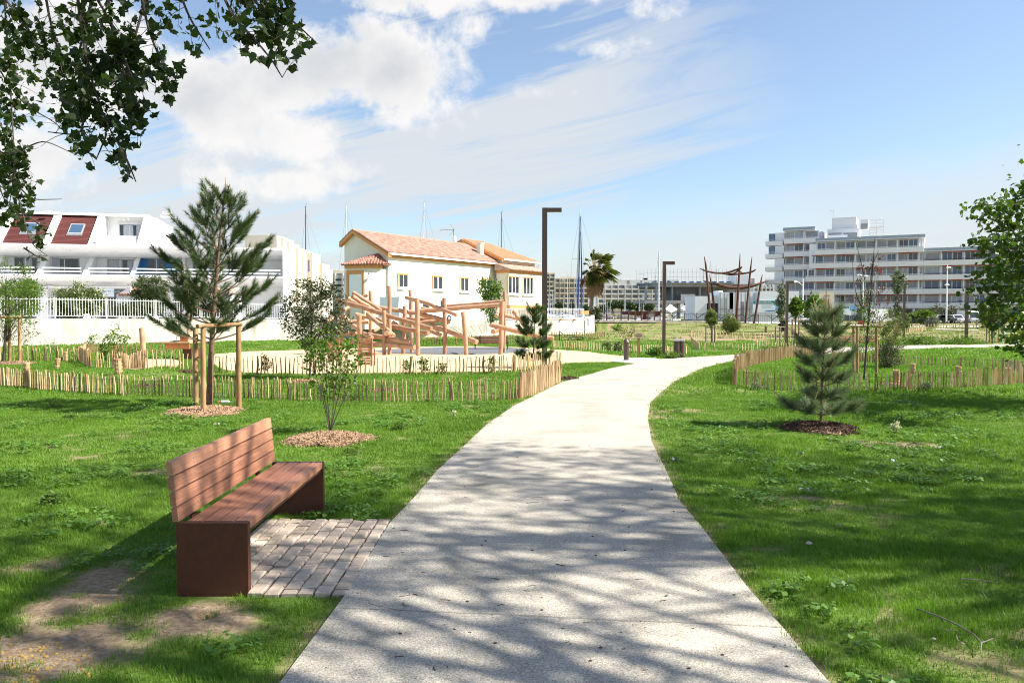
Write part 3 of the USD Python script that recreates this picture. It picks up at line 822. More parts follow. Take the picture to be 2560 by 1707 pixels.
M['dry_grass'] = leaf_mat('dry_grass', (0.17, 0.20, 0.045), (0.40, 0.36, 0.16), 0.3, 0.6, scale=0.25, tint=(1.1, 1.15, 0.6))
grass_zone(2.7, 8.0, 0.085, 0.015, 62, 0.075, 0.050, 0.0035, 'fine short lawn grass of the shaded foreground', 21)
grass_zone(8.0, 16.0, 0.13, 0.02, 60, 0.11, 0.055, 0.006, 'short lawn grass around the young pines', 22)
grass_zone(16.0, 30.0, 0.26, 0.1, 60, 0.21, 0.075, 0.012, 'lawn grass inside the low fences', 23)
grass_zone(30.0, 62.0, 0.8, 0.3, 60, 0.62, 0.13, 0.035, 'rough grass of the far lawn', 24, keep=0.75)
grass_zone(62.0, 90.0, 1.3, 0.5, 50, 0.9, 0.18, 0.06, 'dry grass of the rise before the quay', 25, keep=0.5, m='dry_grass')

# clover and other broad leaves among the grass
cl, g = lawn_points(2.9, 15.0, 0.20, 0.03, seed=31)
nz = meshkit.fbm(np.column_stack([cl * 1.1, 0 * cl[:, 0]]), 4, 41)
cl = cl[nz > 0.585]


def clover(seed):
    g = np.random.default_rng(seed)
    n = 26
    a, rr = g.uniform(0, 2 * PI, n), 0.085 * np.sqrt(g.uniform(0, 1, n))
    c = np.column_stack([rr * np.cos(a), rr * np.sin(a), g.uniform(0.025, 0.062, n)])
    t, up = g.uniform(0, 2 * PI, n), g.normal(0, 0.35, (n, 2))
    s = g.uniform(0.010, 0.021, n)[:, None]
    e1 = np.column_stack([np.cos(t), np.sin(t), up[:, 0]]) * s
    e2 = np.column_stack([-np.sin(t), np.cos(t), up[:, 1]]) * s
    v = np.stack([c - e1, c - e2 * 0.8, c + e1 * 0.5 - e2 * 0.7, c + e1, c + e1 * 0.5 + e2 * 0.7, c + e2 * 0.8], 1).reshape(-1, 3)
    i = np.arange(n)[:, None] * 6
    return v, np.vstack([i + [0, 1, 2], i + [0, 2, 3], i + [0, 3, 4], i + [0, 4, 5]])


M['clover'] = leaf_mat('clover_leaf', (0.10, 0.21, 0.03), (0.22, 0.34, 0.06), 0.35, 0.5)
scatter('clover', [clover(k) for k in range(4)], np.column_stack([cl, ground_h(cl[:, 0], cl[:, 1])]), np.ones((len(cl), 3)) * g.uniform(0.7, 1.3, (len(cl), 1)), g.uniform(0, 2 * PI, len(cl)), 'clover and broad leaves mixed into the near lawn', 'ground cover', M['clover'])
# ------------------------------------------------------------------ garden wall and its white railing
wd = (WALL_B - WALL_A) / np.linalg.norm(WALL_B - WALL_A)
WF = Frame(WALL_A, wd)                                              # outward normal points to the park


def wall_line_uv(u, v):
    return WF.hit((u, v), 0.0)


gw = thing('garden_wall', 'long weathered pale rendered wall behind the playground, below the white railing', 'wall', (WALL_A[0], WALL_A[1], 0))
s_pts = [(0.0, 1.22)] + [wall_line_uv(u, v) for u, v in ((0, 796), (222, 796.5), (371, 797), (640, 797.5), (900, 798.5), (1100, 800), (1300, 801), (1462, 801.5))]
S = [p[0] for p in s_pts]
Hh = [p[1] for p in s_pts]
for k in range(len(S) - 1):
    for j, (sa, sb) in enumerate(zip(np.linspace(S[k], S[k + 1], 4)[:-1], np.linspace(S[k], S[k + 1], 4)[1:])):
        ha, hb = np.interp([sa, sb], S, Hh)
        b = MB()
        p = [WF.at(sa, 0.0, -1.0), WF.at(sb, 0.0, -1.0), WF.at(sb, -0.3, -1.0), WF.at(sa, -0.3, -1.0), WF.at(sa, 0.0, ha), WF.at(sb, 0.0, hb), WF.at(sb, -0.3, hb), WF.at(sa, -0.3, ha)]
        b.corners(p)
        put('wall_section', b, M['garden_wall'], gw)
for X, Y in ((800, 1130), (1365, 1130)):
    s, h = wall_line_uv(*A1(X, Y))
    b = MB()
    b.prism([WF.at(s - 0.42, -0.04, h - 0.7), WF.at(s + 0.42, -0.04, h - 0.7), WF.at(s + 0.13, -0.04, h + 0.1), WF.at(s - 0.13, -0.04, h + 0.1)], WF.n * -0.2)
    put('buttress_cap', b, M['white_paint'], gw)
for X in (100, 400, 645, 890, 1140):                                # little clay outlets on the top of the wall
    s, h = wall_line_uv(1280 + X * K6 * 0.5, 800.5)
    b = MB()
    b.tube([WF.at(s, -0.1, h + 0.06), WF.at(s, 0.16, h + 0.06)], 0.075, 8)
    put('clay_outlet', b, M['stake'], gw)
rl = thing('white_railing', 'white metal railing with thin upright bars on top of the garden wall', 'railing', (WALL_A[0], WALL_A[1], 0))
top = [wall_line_uv(u, v) for u, v in ((0, 741.5), (290, 746), (640, 757), (950, 762), (1280, 770), (1462, 770.5))]
low = [wall_line_uv(u, v) for u, v in ((0, 790), (290, 791.5), (640, 795), (950, 796.5), (1280, 798.5), (1462, 799))]
tS, tH = zip(*top)
lS, lH = zip(*low)
s0, s1 = S[1] - 3.0, S[-1]
i, s = 0, s0
panel = MB()
last = s0
while s < s1:
    ht, hl = np.interp(s, tS, tH), np.interp(s, lS, lH)
    panel.tube([WF.at(s, -0.14, hl), WF.at(s, -0.14, ht)], 0.017, 4)
    i += 1
    s += 0.172
    if i % 18 == 0 or s >= s1:
        put('bars', panel, M['white_metal'], rl)
        b = MB()
        for f in (0.10, 1.0):
            pts = []
            for q in (last, s):
                ht, hl = np.interp(q, tS, tH), np.interp(q, lS, lH)
                pts.append(WF.at(q, -0.14, hl + 0.02 if f < 0.5 else ht - 0.12))
            b.beam(pts[0], pts[1], 0.04, 0.045)
        put('rail', b, M['white_metal'], rl)
        b = MB()
        hl, ht = np.interp(s, lS, lH), np.interp(s, tS, tH)
        b.tube([WF.at(s - 0.09, -0.14, hl - 0.25), WF.at(s - 0.09, -0.14, ht)], 0.03, 6)
        put('post', b, M['white_metal'], rl)
        panel = MB()
        last = s
# white meter cabinet at the wall's end
s, h0 = wall_line_uv(*A3(693, 1292))
h1 = wall_line_uv(*A3(693, 1142))[1]
c = thing('meter_cabinet', 'white cabinet door with a grey vent at the right end of the garden wall', 'cabinet', WF.at(s, 0.02, h0))
sw = abs(wall_line_uv(*A3(716, 1292))[0] - wall_line_uv(*A3(668, 1292))[0])
b = MB()
WF.box(b, s - sw / 2, s + sw / 2, 0.005, 0.09, h0 - 0.2, h1)
put('door', b, M['white_metal'], c)
b = MB()
for k in range(6):
    WF.box(b, s - sw * 0.30 + k * sw * 0.105, s - sw * 0.30 + k * sw * 0.105 + sw * 0.05, 0.092, 0.10, h0 + (h1 - h0) * 0.42, h1 - 0.12)
put('vent', b, M['frame_grey'], c)
pl = thing('gate_pillar', 'cream rendered pillar ending the garden wall, with an orange cap', 'pillar', WF.at(s + sw, 0, h0))
b = MB()
WF.box(b, s + sw * 0.62, s + sw * 1.25, -0.35, 0.06, h0 - 0.3, h1 + 0.12)
put('shaft', b, M['house_wall'], pl)
b = MB()
sc0, hc0 = wall_line_uv(*A3(665, 1115))
sc1, hc1 = wall_line_uv(*A3(728, 1102))
WF.box(b, sc0, sc1, -0.9, -0.4, hc0 - 0.1, hc1 + 0.12)
put('cap', b, M['orange_trim'], pl)
# rubble retaining wall under the quay
rw = thing('retaining_wall', 'pale rubble stone retaining wall below the quay', 'wall', (8, 92, 0))
r = random.Random(5)
RF = Frame((7.9, 91.9), (1, 0))
x = 0.0
b = MB()
RF.box(b, 0, 16.0, -0.5, -0.1, -1.2, 0.36)
put('core', b, M['garden_wall'], rw)
rows = np.arange(-0.75, 0.30, 0.26)
for k, z in enumerate(rows):
    x = -0.2 * (k % 2)
    while x < 15.5:
        L = r.uniform(0.3, 0.75)
        b = MB()
        j = lambda a: r.uniform(-a, a)
        RF.box(b, max(0, x) + 0.015, x + L - 0.015, -0.1, 0.02 + j(0.03), z + 0.012, z + 0.248 + j(0.01))
        put('stone', b, M['rubble_stone'], rw)
        x += L
b = MB()
RF.box(b, -0.1, 16.0, -0.6, 0.1, 0.31, 0.385)
put('coping', b, M['quay'], rw)

# ------------------------------------------------------------------ white terraced apartment building on the left
LF = Frame((-46.1, 71.0), (0.969, 0.248))
lb = thing('apartment_building', 'white terraced building with dark red sloping roof panels on the left', 'building', (-46.1, 71.0, 0.7))
E1, E2, ER = 5.03, 7.77, 10.95
sA = lambda X, Y, o=0.0: LF.hit(A1(X, Y), o)[0]
S0, SF = -7.0, 24.5
b = MB()
LF.box(b, S0, SF, -9.0, -3.6, 0.2, E2 - 0.2)
put('back_wall', b, M['white_paint'], lb)
b = MB()
sE = sA(1285, 350)
LF.box(b, S0, sE, -14.0, -4.8, E2 - 0.1, ER - 0.12)
put('upper_wall', b, M['white_paint'], lb)
for e in (E1, E2):
    b = MB()
    LF.box(b, S0, SF, -3.6, 0.0, e - 0.20, e)
    put('slab', b, M['white_paint'], lb)
    b = MB()
    LF.prof(b, [(-0.06, e - 0.2), (-3.599, e - 0.2), (-3.599, e - 1.02), (-2.8, e - 0.95), (-1.3, e - 0.6)], S0, SF - 0.01)
    put('soffit', b, M['white_paint'], lb)
b = MB()
LF.box(b, S0, sE, -14.0, -3.75, ER - 0.12, ER)
LF.box(b, S0, sE, -14.0, -4.1, ER, ER + 0.16)
put('roof_edge', b, M['white_paint'], lb)
fins1 = [sA(-85, 745), sA(345, 748), sA(775, 757), sA(1215, 767), sA(1640, 775), sA(2010, 780)]
for s in fins1:
    b = MB()
    LF.prof(b, [(-0.02, E1), (-3.59, E1), (-3.59, E2 - 1.0), (-2.9, E2 - 0.94)], s - 0.2, s + 0.2)
    put('fin', b, M['white_paint'], lb)
    b = MB()
    LF.prof(b, [(-1.6, 0.5), (-3.59, 0.5), (-3.59, E1 - 1.02), (-2.5, E1 - 0.95)], s + 0.1, s + 0.5)
    put('pier', b, M['white_paint'], lb)
fins2 = [sA(-30, 463), sA(418, 467), sA(838, 477), sA(1285, 490)]
for s in fins2:
    b = MB()
    LF.prof(b, [(-0.02, E2), (-4.8, E2), (-4.8, ER - 0.122), (-3.9, ER - 0.122)], s - 0.33, s + 0.33)
    put('fin', b, M['white_paint'], lb)
b = MB()                                                              # big sloping end wall
LF.prof(b, [(-0.05, E2 + 0.002), (-14.0, E2 + 0.002), (-14.0, ER - 0.13), (-3.92, ER - 0.13)], sE + 0.33, sE + 0.7)
put('end_wall', b, M['white_paint'], lb)
for k in range(2):                                                    # red roof panels, course by course
    s0, s1 = fins2[k] + 0.335, fins2[k + 1] - 0.335
    a, c = np.array([-0.28, E2 + 0.02]), np.array([-4.1, ER - 0.16])
    n = 24
    panel = MB()
    for i in range(n):
        p, q = a + (c - a) * i / n, a + (c - a) * (i + 1) / n
        LF.prof(panel, [(p[0] + 0.03, p[1] + 0.02), (p[0] - 0.06, p[1]), (q[0] - 0.06, q[1]), (q[0] + 0.005, q[1] + 0.004)], s0, s1)
    rp = put('roof_panel', panel, M['red_shingle'], lb)
    X0, X1 = ((215, 330), (637, 762))[k]
    t0, t1 = (0.33, 0.68)
    sm = (sA(X0 + 22, 340, -2.1) + sA(X1 - 22, 340, -2.1)) / 2
    pt = lambda t, lift: (a[0] + (c[0] - a[0]) * t + lift * 0.55, a[1] + (c[1] - a[1]) * t + lift * 0.84)
    b = MB()
    LF.prof(b, [pt(t0, 0.02), pt(t0, 0.12), pt(t1, 0.12), pt(t1, 0.02)], sm - 0.62, sm + 0.62)
    sk = put('skylight', b, M['frame_grey'], lb)
    b = MB()
    LF.prof(b, [pt(t0 + 0.035, 0.121), pt(t0 + 0.035, 0.132), pt(t1 - 0.035, 0.132), pt(t1 - 0.035, 0.121)], sm - 0.52, sm + 0.52)
    put('pane', b, M['blue_glass'], sk)
    b = MB()
    LF.prof(b, [pt(t0 - 0.05, 0.03), pt(t0 - 0.05, 0.10), pt(t0, 0.10), pt(t0, 0.03)], sm - 0.66, sm + 0.66)
    put('apron', b, M['silver'], sk)


def shopfront(fr, parent, rect, conv, o, kinds, roller=True, matf='frame_grey'):
    """A glazed opening: frame, roller box, panes and curtains. rect in crop pixels."""
    (X0, Y0, X1, Y1) = rect
    s0, h1 = fr.hit(conv(X0, Y0), o)
    s1, h0 = fr.hit(conv(X1, Y1), o)
    b = MB()
    w = 0.07
    fr.box(b, s0, s1, o, o + 0.05, h1 - w, h1)
    fr.box(b, s0, s1, o, o + 0.05, h0, h0 + w)
    fr.box(b, s0, s0 + w, o, o + 0.05, h0 + w, h1 - w)
    fr.box(b, s1 - w, s1, o, o + 0.05, h0 + w, h1 - w)
    win = put('window', b, M[matf], parent)
    if roller:
        b = MB()
        fr.box(b, s0 - 0.1, s1 + 0.1, o, o + 0.12, h1 + 0.003, h1 + 0.24)
        put('roller_box', b, M['right_white'], win)
    n = len(kinds)
    for i, k in enumerate(kinds):
        a, c = s0 + w + (s1 - s0 - 2 * w) * i / n, s0 + w + (s1 - s0 - 2 * w) * (i + 1) / n
        b = MB()
        fr.box(b, a + 0.005, c - 0.005, o + 0.004, o + 0.02, h0 + w + 0.003, h1 - w - 0.003)
        put('curtain' if k == 'curtain' else 'pane', b, M[k], win)
    b = MB()
    m = (s0 + s1) / 2
    fr.box(b, m - 0.035, m + 0.035, o + 0.021, o + 0.06, h0 + w, h1 - w)
    put('mullion', b, M['white_metal'], win)
    return win


shopfront(LF, lb, (130, 597, 345, 752), A1, -3.59, ('dark_glass', 'dark_glass', 'curtain', 'curtain', 'dark_glass'))
shopfront(LF, lb, (455, 607, 730, 752), A1, -3.59, ('curtain', 'curtain', 'dark_glass', 'dark_glass', 'dark_glass', 'dark_glass'))
shopfront(LF, lb, (985, 617, 1222, 760), A1, -3.59, ('curtain', 'curtain', 'curtain', 'dark_glass', 'curtain'))
shopfront(LF, lb, (1352, 600, 1520, 762), A1, -3.53, ('dark_glass', 'blue_glass', 'dark_glass'), roller=False, matf='blue_paint')
shopfront(LF, lb, (1095, 297, 1292, 487), A1, -4.79, ('dark_glass', 'curtain', 'curtain', 'curtain', 'dark_glass', 'curtain'))
shopfront(LF, lb, (1770, 620, 1960, 765), A1, -3.59, ('dark_glass', 'dark_glass', 'curtain'))
shopfront(LF, lb, (2090, 620, 2330, 765), A1, -3.59, ('dark_glass', 'curtain', 'dark_glass'))
b = MB()
LF.box(b, fins1[3] + 0.215, fins1[4] - 0.215, -3.585, -3.54, E1, E2 - 1.03)
put('blue_bay', b, M['blue_paint'], lb)
b = MB()
LF.prof(b, [(-0.06, E1 + 0.005), (-3.53, E1 + 0.005), (-3.53, E2 - 1.03), (-2.88, E2 - 1.0)], fins1[3] + 0.202, fins1[3] + 0.214)
put('blue_bay', b, M['blue_paint'], lb)
edges = [S0] + [x for s in fins1 for x in (s - 0.28, s + 0.28)] + [SF - 0.2]
for k in range(0, len(edges), 2):
    b = MB()
    for h in (0.18, 0.50):
        LF.box(b, edges[k] + 0.02, edges[k + 1] - 0.02, -0.16, -0.11, E1 + h, E1 + h + 0.13)
    put('balcony_rail', b, M['white_metal'], lb)
b = MB()
LF.box(b, fins2[2] + 0.34, fins2[3] - 0.34, -0.16, -0.11, E2 + 0.75, E2 + 0.88)
LF.box(b, fins2[2] + 0.34, fins2[3] - 0.34, -0.13, -0.12, E2 + 0.02, E2 + 0.74)
put('loggia_screen', b, M['white_metal'], lb)
for X0, X1 in ((30, 300), (340, 740), (785, 1190)):
    b = MB()
    s0, h = LF.hit(A1(X0, 872), -1.2)
    s1, _ = LF.hit(A1(X1, 872), -1.2)
    LF.box(b, s0, s1, -1.22, -1.14, h - 0.08, h + 0.08)
    put('awning_bar', b, M['white_metal'], lb)
for X0, X1, m_ in ((100, 300, 'shutter'), (450, 700, 'dark_concrete'), (800, 1170, 'dark_concrete'), (1600, 2000, 'dark_concrete')):
    b = MB()
    s0, h = LF.hit(A1(X0, 890), -3.58)
    s1, _ = LF.hit(A1(X1, 890), -3.58)
    LF.box(b, s0, s1, -3.595, -3.56, 0.6, h)
    put('shop_opening', b, M[m_], lb)
b = MB()
s0, h = LF.hit(A1(330, 893), -1.5)
s1, _ = LF.hit(A1(435, 893), -1.5)
LF.box(b, s0, s1, -1.9, -1.5, 0.6, h)
put('white_door', b, M['white_paint'], lb)
s0, h1 = LF.hit(A1(828, 884), -1.3)
s1, h0 = LF.hit(A1(1047, 962), -1.3)
b = MB()
LF.box(b, s0, s1, -1.36, -1.30, h0, h1)
sg = put('shop_sign', b, M['sign_white'], lb)
b = MB()
rr = random.Random(2)
x = s0 + 0.35
for wl in (9, 2, 6):                                                   # washed-out lettering, too faint to read in the photo
    for _ in range(wl):
        wq = rr.uniform(0.07, 0.12)
        hq = rr.choice((0.10, 0.10, 0.17))
        LF.box(b, x, x + wq * 0.75, -1.297, -1.29, h1 - 0.36, h1 - 0.36 + hq)
        x += wq + 0.015
    x += 0.12
put('lettering', b, M['ink_blue'], sg)
for X, Y, wd_, hh in ((1490, 207, 0.30, 0.5), (1530, 217, 0.85, 0.55), (1592, 243, 0.35, 0.6), (440, 178, 0.5, 0.45)):
    s, h = LF.hit(A1(X, Y), -6.0 if X > 1000 else -3.0)
    b = MB()
    oo = -6.0 if X > 1000 else -3.0
    if X == 1530:
        for k in range(4):
            LF.box(b, s - wd_ / 2, s + wd_ / 2, oo - 0.5, oo, ER + 0.17 + k * 0.14, ER + 0.26 + k * 0.14)
    else:
        LF.box(b, s - wd_ / 2, s + wd_ / 2, oo - 0.4, oo, ER + 0.161, h)
    put('roof_vent', b, M['right_white'], lb)
for X, Y, o in ((195, 535, -1.0), (627, 540, -1.0), (1050, 545, -1.0), (1158, 255, -2.3)):
    s, h = LF.hit(A1(X, Y), o)
    mb = MB()
    a = np.linspace(0, 2 * PI, 13)
    mb.tube([LF.at(s + 0.22 * math.cos(q), o + 0.12, h + 0.13 * math.sin(q)) for q in a], 0.018, 4, caps=False)
    put('wall_lamp', mb, M['silver'], lb)
b = MB()
LF.prof(b, [(-0.05, 0.4), (-8.0, 0.4), (-8.0, E2 + 0.15), (-0.05, E2 + 0.15)], SF, SF + 0.4)
put('end_wall', b, M['white_paint'], lb)
b = MB()
LF.box(b, SF + 0.401, SF + 0.43, -3.6, -2.5, 2.8, 5.6)
put('end_window', b, M['dark_glass'], lb)

b = MB()                                                              # paved yard between the wall and the buildings
for q0 in np.arange(-4.0, 79.0, 4.0):
    a0, a1 = WF.at(q0, -3.3, 0.74), WF.at(q0 + 4.0, -3.3, 0.74)
    b.quad(a0, a1, WF.at(q0 + 4.0, -38.0, 0.74), WF.at(q0, -38.0, 0.74))
put('pavement', b, M['quay'], kind='structure', label='pale paved yard behind the garden wall')
# low tiled shed roofs between the railing and the left building
for (X0, X1, y, apex, lab) in ((1068, 1300, 64.0, (1195, 872), 'low shed with a white gable and pink tiles behind the railing on the left'), (1900, 2110, 66.0, (2080, 905), 'low pink tiled shed roof seen through the big pine')):
    p0, p1, pa = W(*A1(X0, 945), y), W(*A1(X1, 945), y), W(*A1(*apex), y)
    sh = thing('shed', lab, 'shed', (p0[0], y, 0.7))
    b = MB()
    b.box(p0[0], p1[0], y, y + 3.0, 0.5, p0[2])
    put('wall', b, M['white_paint'], sh)
    b = MB()
    b.prism([(p0[0], y - 0.02, p0[2] + 0.002), (pa[0], y - 0.02, p0[2] + 0.002), (pa[0], y - 0.02, pa[2])], (0, 0.25, 0))
    put('gable', b, M['white_paint'], sh)
    b = MB()
    n = 9
    for k in range(n):
        x0 = p0[0] + 0.35 + (p1[0] - p0[0]) * k / n
        for j in range(5):
            z = p0[2] + 0.02 + j * 0.12
            yy = y - 0.15 + j * 0.35
            b.tube([(x0, yy, z), (x0, yy + 0.4, z + 0.1)], [0.13, 0.10], 6)
    put('roof_tiles', b, M['roof_tile'], sh)

# stepped cream blocks behind the left building
cb = thing('apartment_building', 'stepped cream apartment block rising behind the white building\'s right end', 'building', (-33, 100, 0.7))
for u0, u1, v, y in ((612, 692, 588, 100), (691, 708, 594, 101.5), (707, 723, 606, 103), (724, 745, 619, 106), (746, 757, 623, 108), (764, 780, 632, 110), (781, 805, 659, 114), (804, 812, 671, 116)):
    a, c = W(u0, v, y), W(u1, v, y)
    b = MB()
    b.box(a[0], c[0], y, y + 5, -0.5, a[2])
    blk = put('block', b, M['cream_wall'], cb)
    b = MB()
    for f in (0.35,):
        b.box(a[0] + (c[0] - a[0]) * 0.35, a[0] + (c[0] - a[0]) * 0.6, y - 0.02, y - 0.004, a[2] - 2.6, a[2] - 1.0)
    put('window', b, M['far_dark'], blk)

# ------------------------------------------------------------------ cream house with tiled roofs
HZ1, HZ2 = 64.0, 78.0
H1 = np.array([(972 - CX) / F * HZ1, HZ1])
H2 = np.array([(1240 - CX) / F * HZ2, HZ2])
HF = Frame(H1, H2 - H1)                                               # front, facing the park's right side
HL = float(np.linalg.norm(H2 - H1))
hs = thing('tiled_house', 'cream house with terracotta tiled roofs and orange window surrounds behind the playground', 'house', (H1[0], H1[1], 0.7))
EH, RW, RH, LW, LH = 6.43, 3.54, 8.33, 4.75, 7.45
b = MB()
HF.prof(b, [(0, 0.2), (-LW, 0.2), (-LW, LH), (-RW, RH), (0, EH)], 0, HL)
put('wall', b, M['house_wall'], hs)


def tiles(mb, p, along, up, nrm, L, H, w=0.235, l=0.40, seed=0, taper=None):
    r = random.Random(seed)
    n, m = int(L / w), int(H / l)
    for i in range(n):
        for j in range(m):
            s = (i + 0.5) * w
            h = j * l
            if taper and not taper(s, h + l / 2):
                continue
            c = p + along * (s + r.uniform(-0.008, 0.008)) + up * h + nrm * (0.03 + r.uniform(-0.008, 0.008))
            e = c + up * (l * 1.1) - nrm * 0.02
            a = along * w * 0.52
            k = nrm * w * 0.34
            v = [c - a, c - a * 0.55 + k * 0.8, c + k, c + a * 0.55 + k * 0.8, c + a, e - a * 0.9, e - a * 0.5 + k * 0.7, e + k * 0.9, e + a * 0.5 + k * 0.7, e + a * 0.9]
            f = []
            for q in range(4):
                f += [[q, q + 6, q + 1], [q, q + 5, q + 6]]
            f += [[0, 1, 2], [0, 2, 3], [0, 3, 4]]
            mb.add(np.array(v), np.array(f)[:, ::-1])


def roof_plane(fr, parent, s0, s1, lo, hi, seed, m='roof_tile', taper=None, thick=0.10):
    """A tiled slope from the eave point lo=(o,h) to the ridge point hi, between s0 and s1."""
    b = MB()
    fr.prof(b, [lo, hi, (hi[0], hi[1] - thick), (lo[0], lo[1] - thick)], s0, s1)
    rf = put('roof', b, M['roof_tile_b'], parent)
    up = fr.n * (hi[0] - lo[0]) + np.array([0, 0, hi[1] - lo[1]])
    H = np.linalg.norm(up)
    up = up / H
    nrm = np.cross(fr.d, up)
    if nrm[2] < 0:
        nrm = -nrm
    mb = MB()
    tiles(mb, fr.at(s0, lo[0], lo[1]), fr.d, up, nrm, s1 - s0, H, seed=seed, taper=taper)
    put('roof_tiles', mb, M[m], rf, kind='stuff')
    return rf


sl = (RH - EH) / RW
rt = roof_plane(HF, hs, -0.35, HL + 0.0, (0.30, EH - 0.30 * sl + 0.12), (-RW, RH + 0.12), 1)
sl2 = (RH - LH) / (LW - RW)
roof_plane(HF, hs, -0.35, HL, (-LW - 0.25, LH - 0.25 * sl2 + 0.12), (-RW - 0.001, RH + 0.12), 2)
b = MB()
HF.prof(b, [(0.32, EH - 0.3 * sl - 0.02), (-RW, RH + 0.0), (-RW, RH - 0.26), (0.32, EH - 0.3 * sl - 0.26)], -0.37, -0.005)
HF.prof(b, [(-LW - 0.26, LH - 0.26 * sl2), (-RW - 0.002, RH + 0.0), (-RW - 0.002, RH - 0.26), (-LW - 0.26, LH - 0.26 * sl2 - 0.24)], -0.37, -0.005)
HF.box(b, 0.0, HL - 0.1, 0.005, 0.10, EH - 0.42, EH - 0.16)
put('orange_eaves', b, M['orange_trim'], hs)
b = MB()
HF.box(b, -0.2, HL, 0.305, 0.42, EH - 0.22, EH - 0.08)
b.tube([HF.at(HL - 0.15, 0.36, EH - 0.15), HF.at(HL - 0.15, 0.1, EH - 0.6), HF.at(HL - 0.15, 0.1, 0.6)], 0.05, 6)
put('gutter', b, M['white_metal'], hs)


def framed_window(fr, parent, conv, rect, o=0.0, bars=2, open_left=False):
    X0, Y0, X1, Y1 = rect
    s0, h1 = fr.hit(conv(X0, (Y0)), o)
    s1, _ = fr.hit(conv(X1, (Y0)), o)
    sm = (s0 + s1) / 2
    h1 = fr.hit(conv((X0 + X1) / 2, Y0), o)[1]
    h0 = fr.hit(conv((X0 + X1) / 2, Y1), o)[1]
    t = 0.115
    b = MB()
    fr.box(b, s0, s1, o + 0.003, o + 0.07, h1 - t, h1)
    fr.box(b, s0, s0 + t, o + 0.003, o + 0.07, h0, h1 - t)
    fr.box(b, s1 - t, s1, o + 0.003, o + 0.07, h0, h1 - t)
    win = put('window', b, M['orange_trim'], parent)
    b = MB()
    fr.box(b, s0 - 0.04, s1 + 0.04, o + 0.003, o + 0.16, h0 - 0.14, h0 - 0.002)
    put('sill', b, M['white_paint'], win)
    b = MB()
    fr.box(b, s0 + t, s1 - t, o + 0.004, o + 0.02, h0, h1 - t)
    put('pane', b, M['dark_glass'], win)
    b = MB()
    fr.box(b, s0 + t, s0 + t + 0.07, o + 0.021, o + 0.05, h0, h1 - t)
    fr.box(b, s1 - t - 0.07, s1 - t, o + 0.021, o + 0.05, h0, h1 - t)
    for k in range(1, bars):
        m = s0 + t + (s1 - s0 - 2 * t) * k / bars
        fr.box(b, m - 0.05, m + 0.05, o + 0.021, o + 0.05, h0, h1 - t)
    fr.box(b, s0 + t + 0.07, s1 - t - 0.07, o + 0.021, o + 0.045, h0, h0 + 0.09)
    put('casement', b, M['white_paint'], win)


for rect in ((1297, 748, 1402, 880), (1618, 768, 1716, 898), (1868, 783, 1955, 912), (2068, 798, 2160, 893)):
    framed_window(HF, hs, A2, rect)
# bay at the gable end, with its own little hipped roof
GF = Frame(HF.at(0, -LW, 0)[:2], -HF.n[:2] * -1.0)                      # gable wall: s runs from the left corner to the front corner
GF = Frame(HF.at(0, -LW, 0)[:2], (HF.n[0], HF.n[1]))
b = MB()
OB = 1.8
sa, sb2 = GF.hit(A2(832, 700), OB)[0], GF.hit(A2(1152, 700), 0.6)[0]
SBF = GF.hit(A2(995, 700), OB)[0]
GF.box(b, sa, SBF, 0.0, OB, 0.2, 5.1)
b.prism([GF.at(SBF, OB, 0.2), GF.at(sb2, 0.6, 0.2), GF.at(sb2, 0.0, 0.2), GF.at(SBF, 0.0, 0.2)], (0, 0, 4.9))
bay = put('bay', b, M['house_wall'], hs)
b = MB()
for (p, q) in (((sa - 0.1, OB + 0.06), (SBF + 0.05, OB + 0.06)), ((SBF + 0.05, OB + 0.06), (sb2 + 0.08, 0.62))):
    b.beam(GF.at(p[0], p[1], 5.22), GF.at(q[0], q[1], 5.22), 0.16, 0.24)
put('orange_eaves', b, M['orange_trim'], bay)
b = MB()
apex = GF.at((sa + sb2) / 2 + 0.5, 0.1, 6.25)
e = [GF.at(sa - 0.35, -0.2, 5.36), GF.at(sa - 0.35, OB + 0.35, 5.36), GF.at(SBF + 0.15, OB + 0.35, 5.36), GF.at(sb2 + 0.35, 0.7, 5.36), GF.at(sb2 + 0.35, -0.2, 5.36)]
for i in range(4):
    b.add([e[i], e[i + 1], apex], [[0, 1, 2]])
br = put('roof', b, M['roof_tile_b'], bay)
mb = MB()
r = random.Random(9)
for i in range(4):
    a, c = np.array(e[i]), np.array(e[i + 1])
    n = int(np.linalg.norm(c - a) / 0.24)
    for k in range(n):
        f = (k + 0.5) / n
        base = a + (c - a) * f
        for j in range(6):
            t0, t1 = j / 6, (j + 0.92) / 6
            if abs(f - 0.5) > 0.5 * (1 - t0) + 0.04 and i != 9:
                continue
            p, q = base + (apex - a - (c - a) * 0.5) * 0, base
            p = a + (c - a) * (0.5 + (f - 0.5)) + (apex - (a + c) / 2) * t0
            q = a + (c - a) * (0.5 + (f - 0.5)) + (apex - (a + c) / 2) * t1
            if abs(f - 0.5) > 0.5 * (1 - t1) + 0.08:
                continue
            mb.tube([p + [0, 0, 0.05], q + [0, 0, 0.05]], [0.115, 0.09], 5)
put('roof_tiles', mb, M['roof_tile'], br, kind='stuff')
X0, Y0, X1, Y1 = 833, 722, 990, 930
s0, h1 = GF.hit(A2(X0, Y0), OB)
s1, h0 = GF.hit(A2(X1, Y1), OB)
b = MB()
GF.box(b, s0, s1, OB + 0.003, OB + 0.07, h1 - 0.3, h1)
GF.box(b, s0, s0 + 0.26, OB + 0.003, OB + 0.07, 1.0, h1 - 0.3)
GF.box(b, s1 - 0.14, s1, OB + 0.003, OB + 0.07, 1.0, h1 - 0.3)
bw = put('window', b, M['orange_trim'], bay)
b = MB()
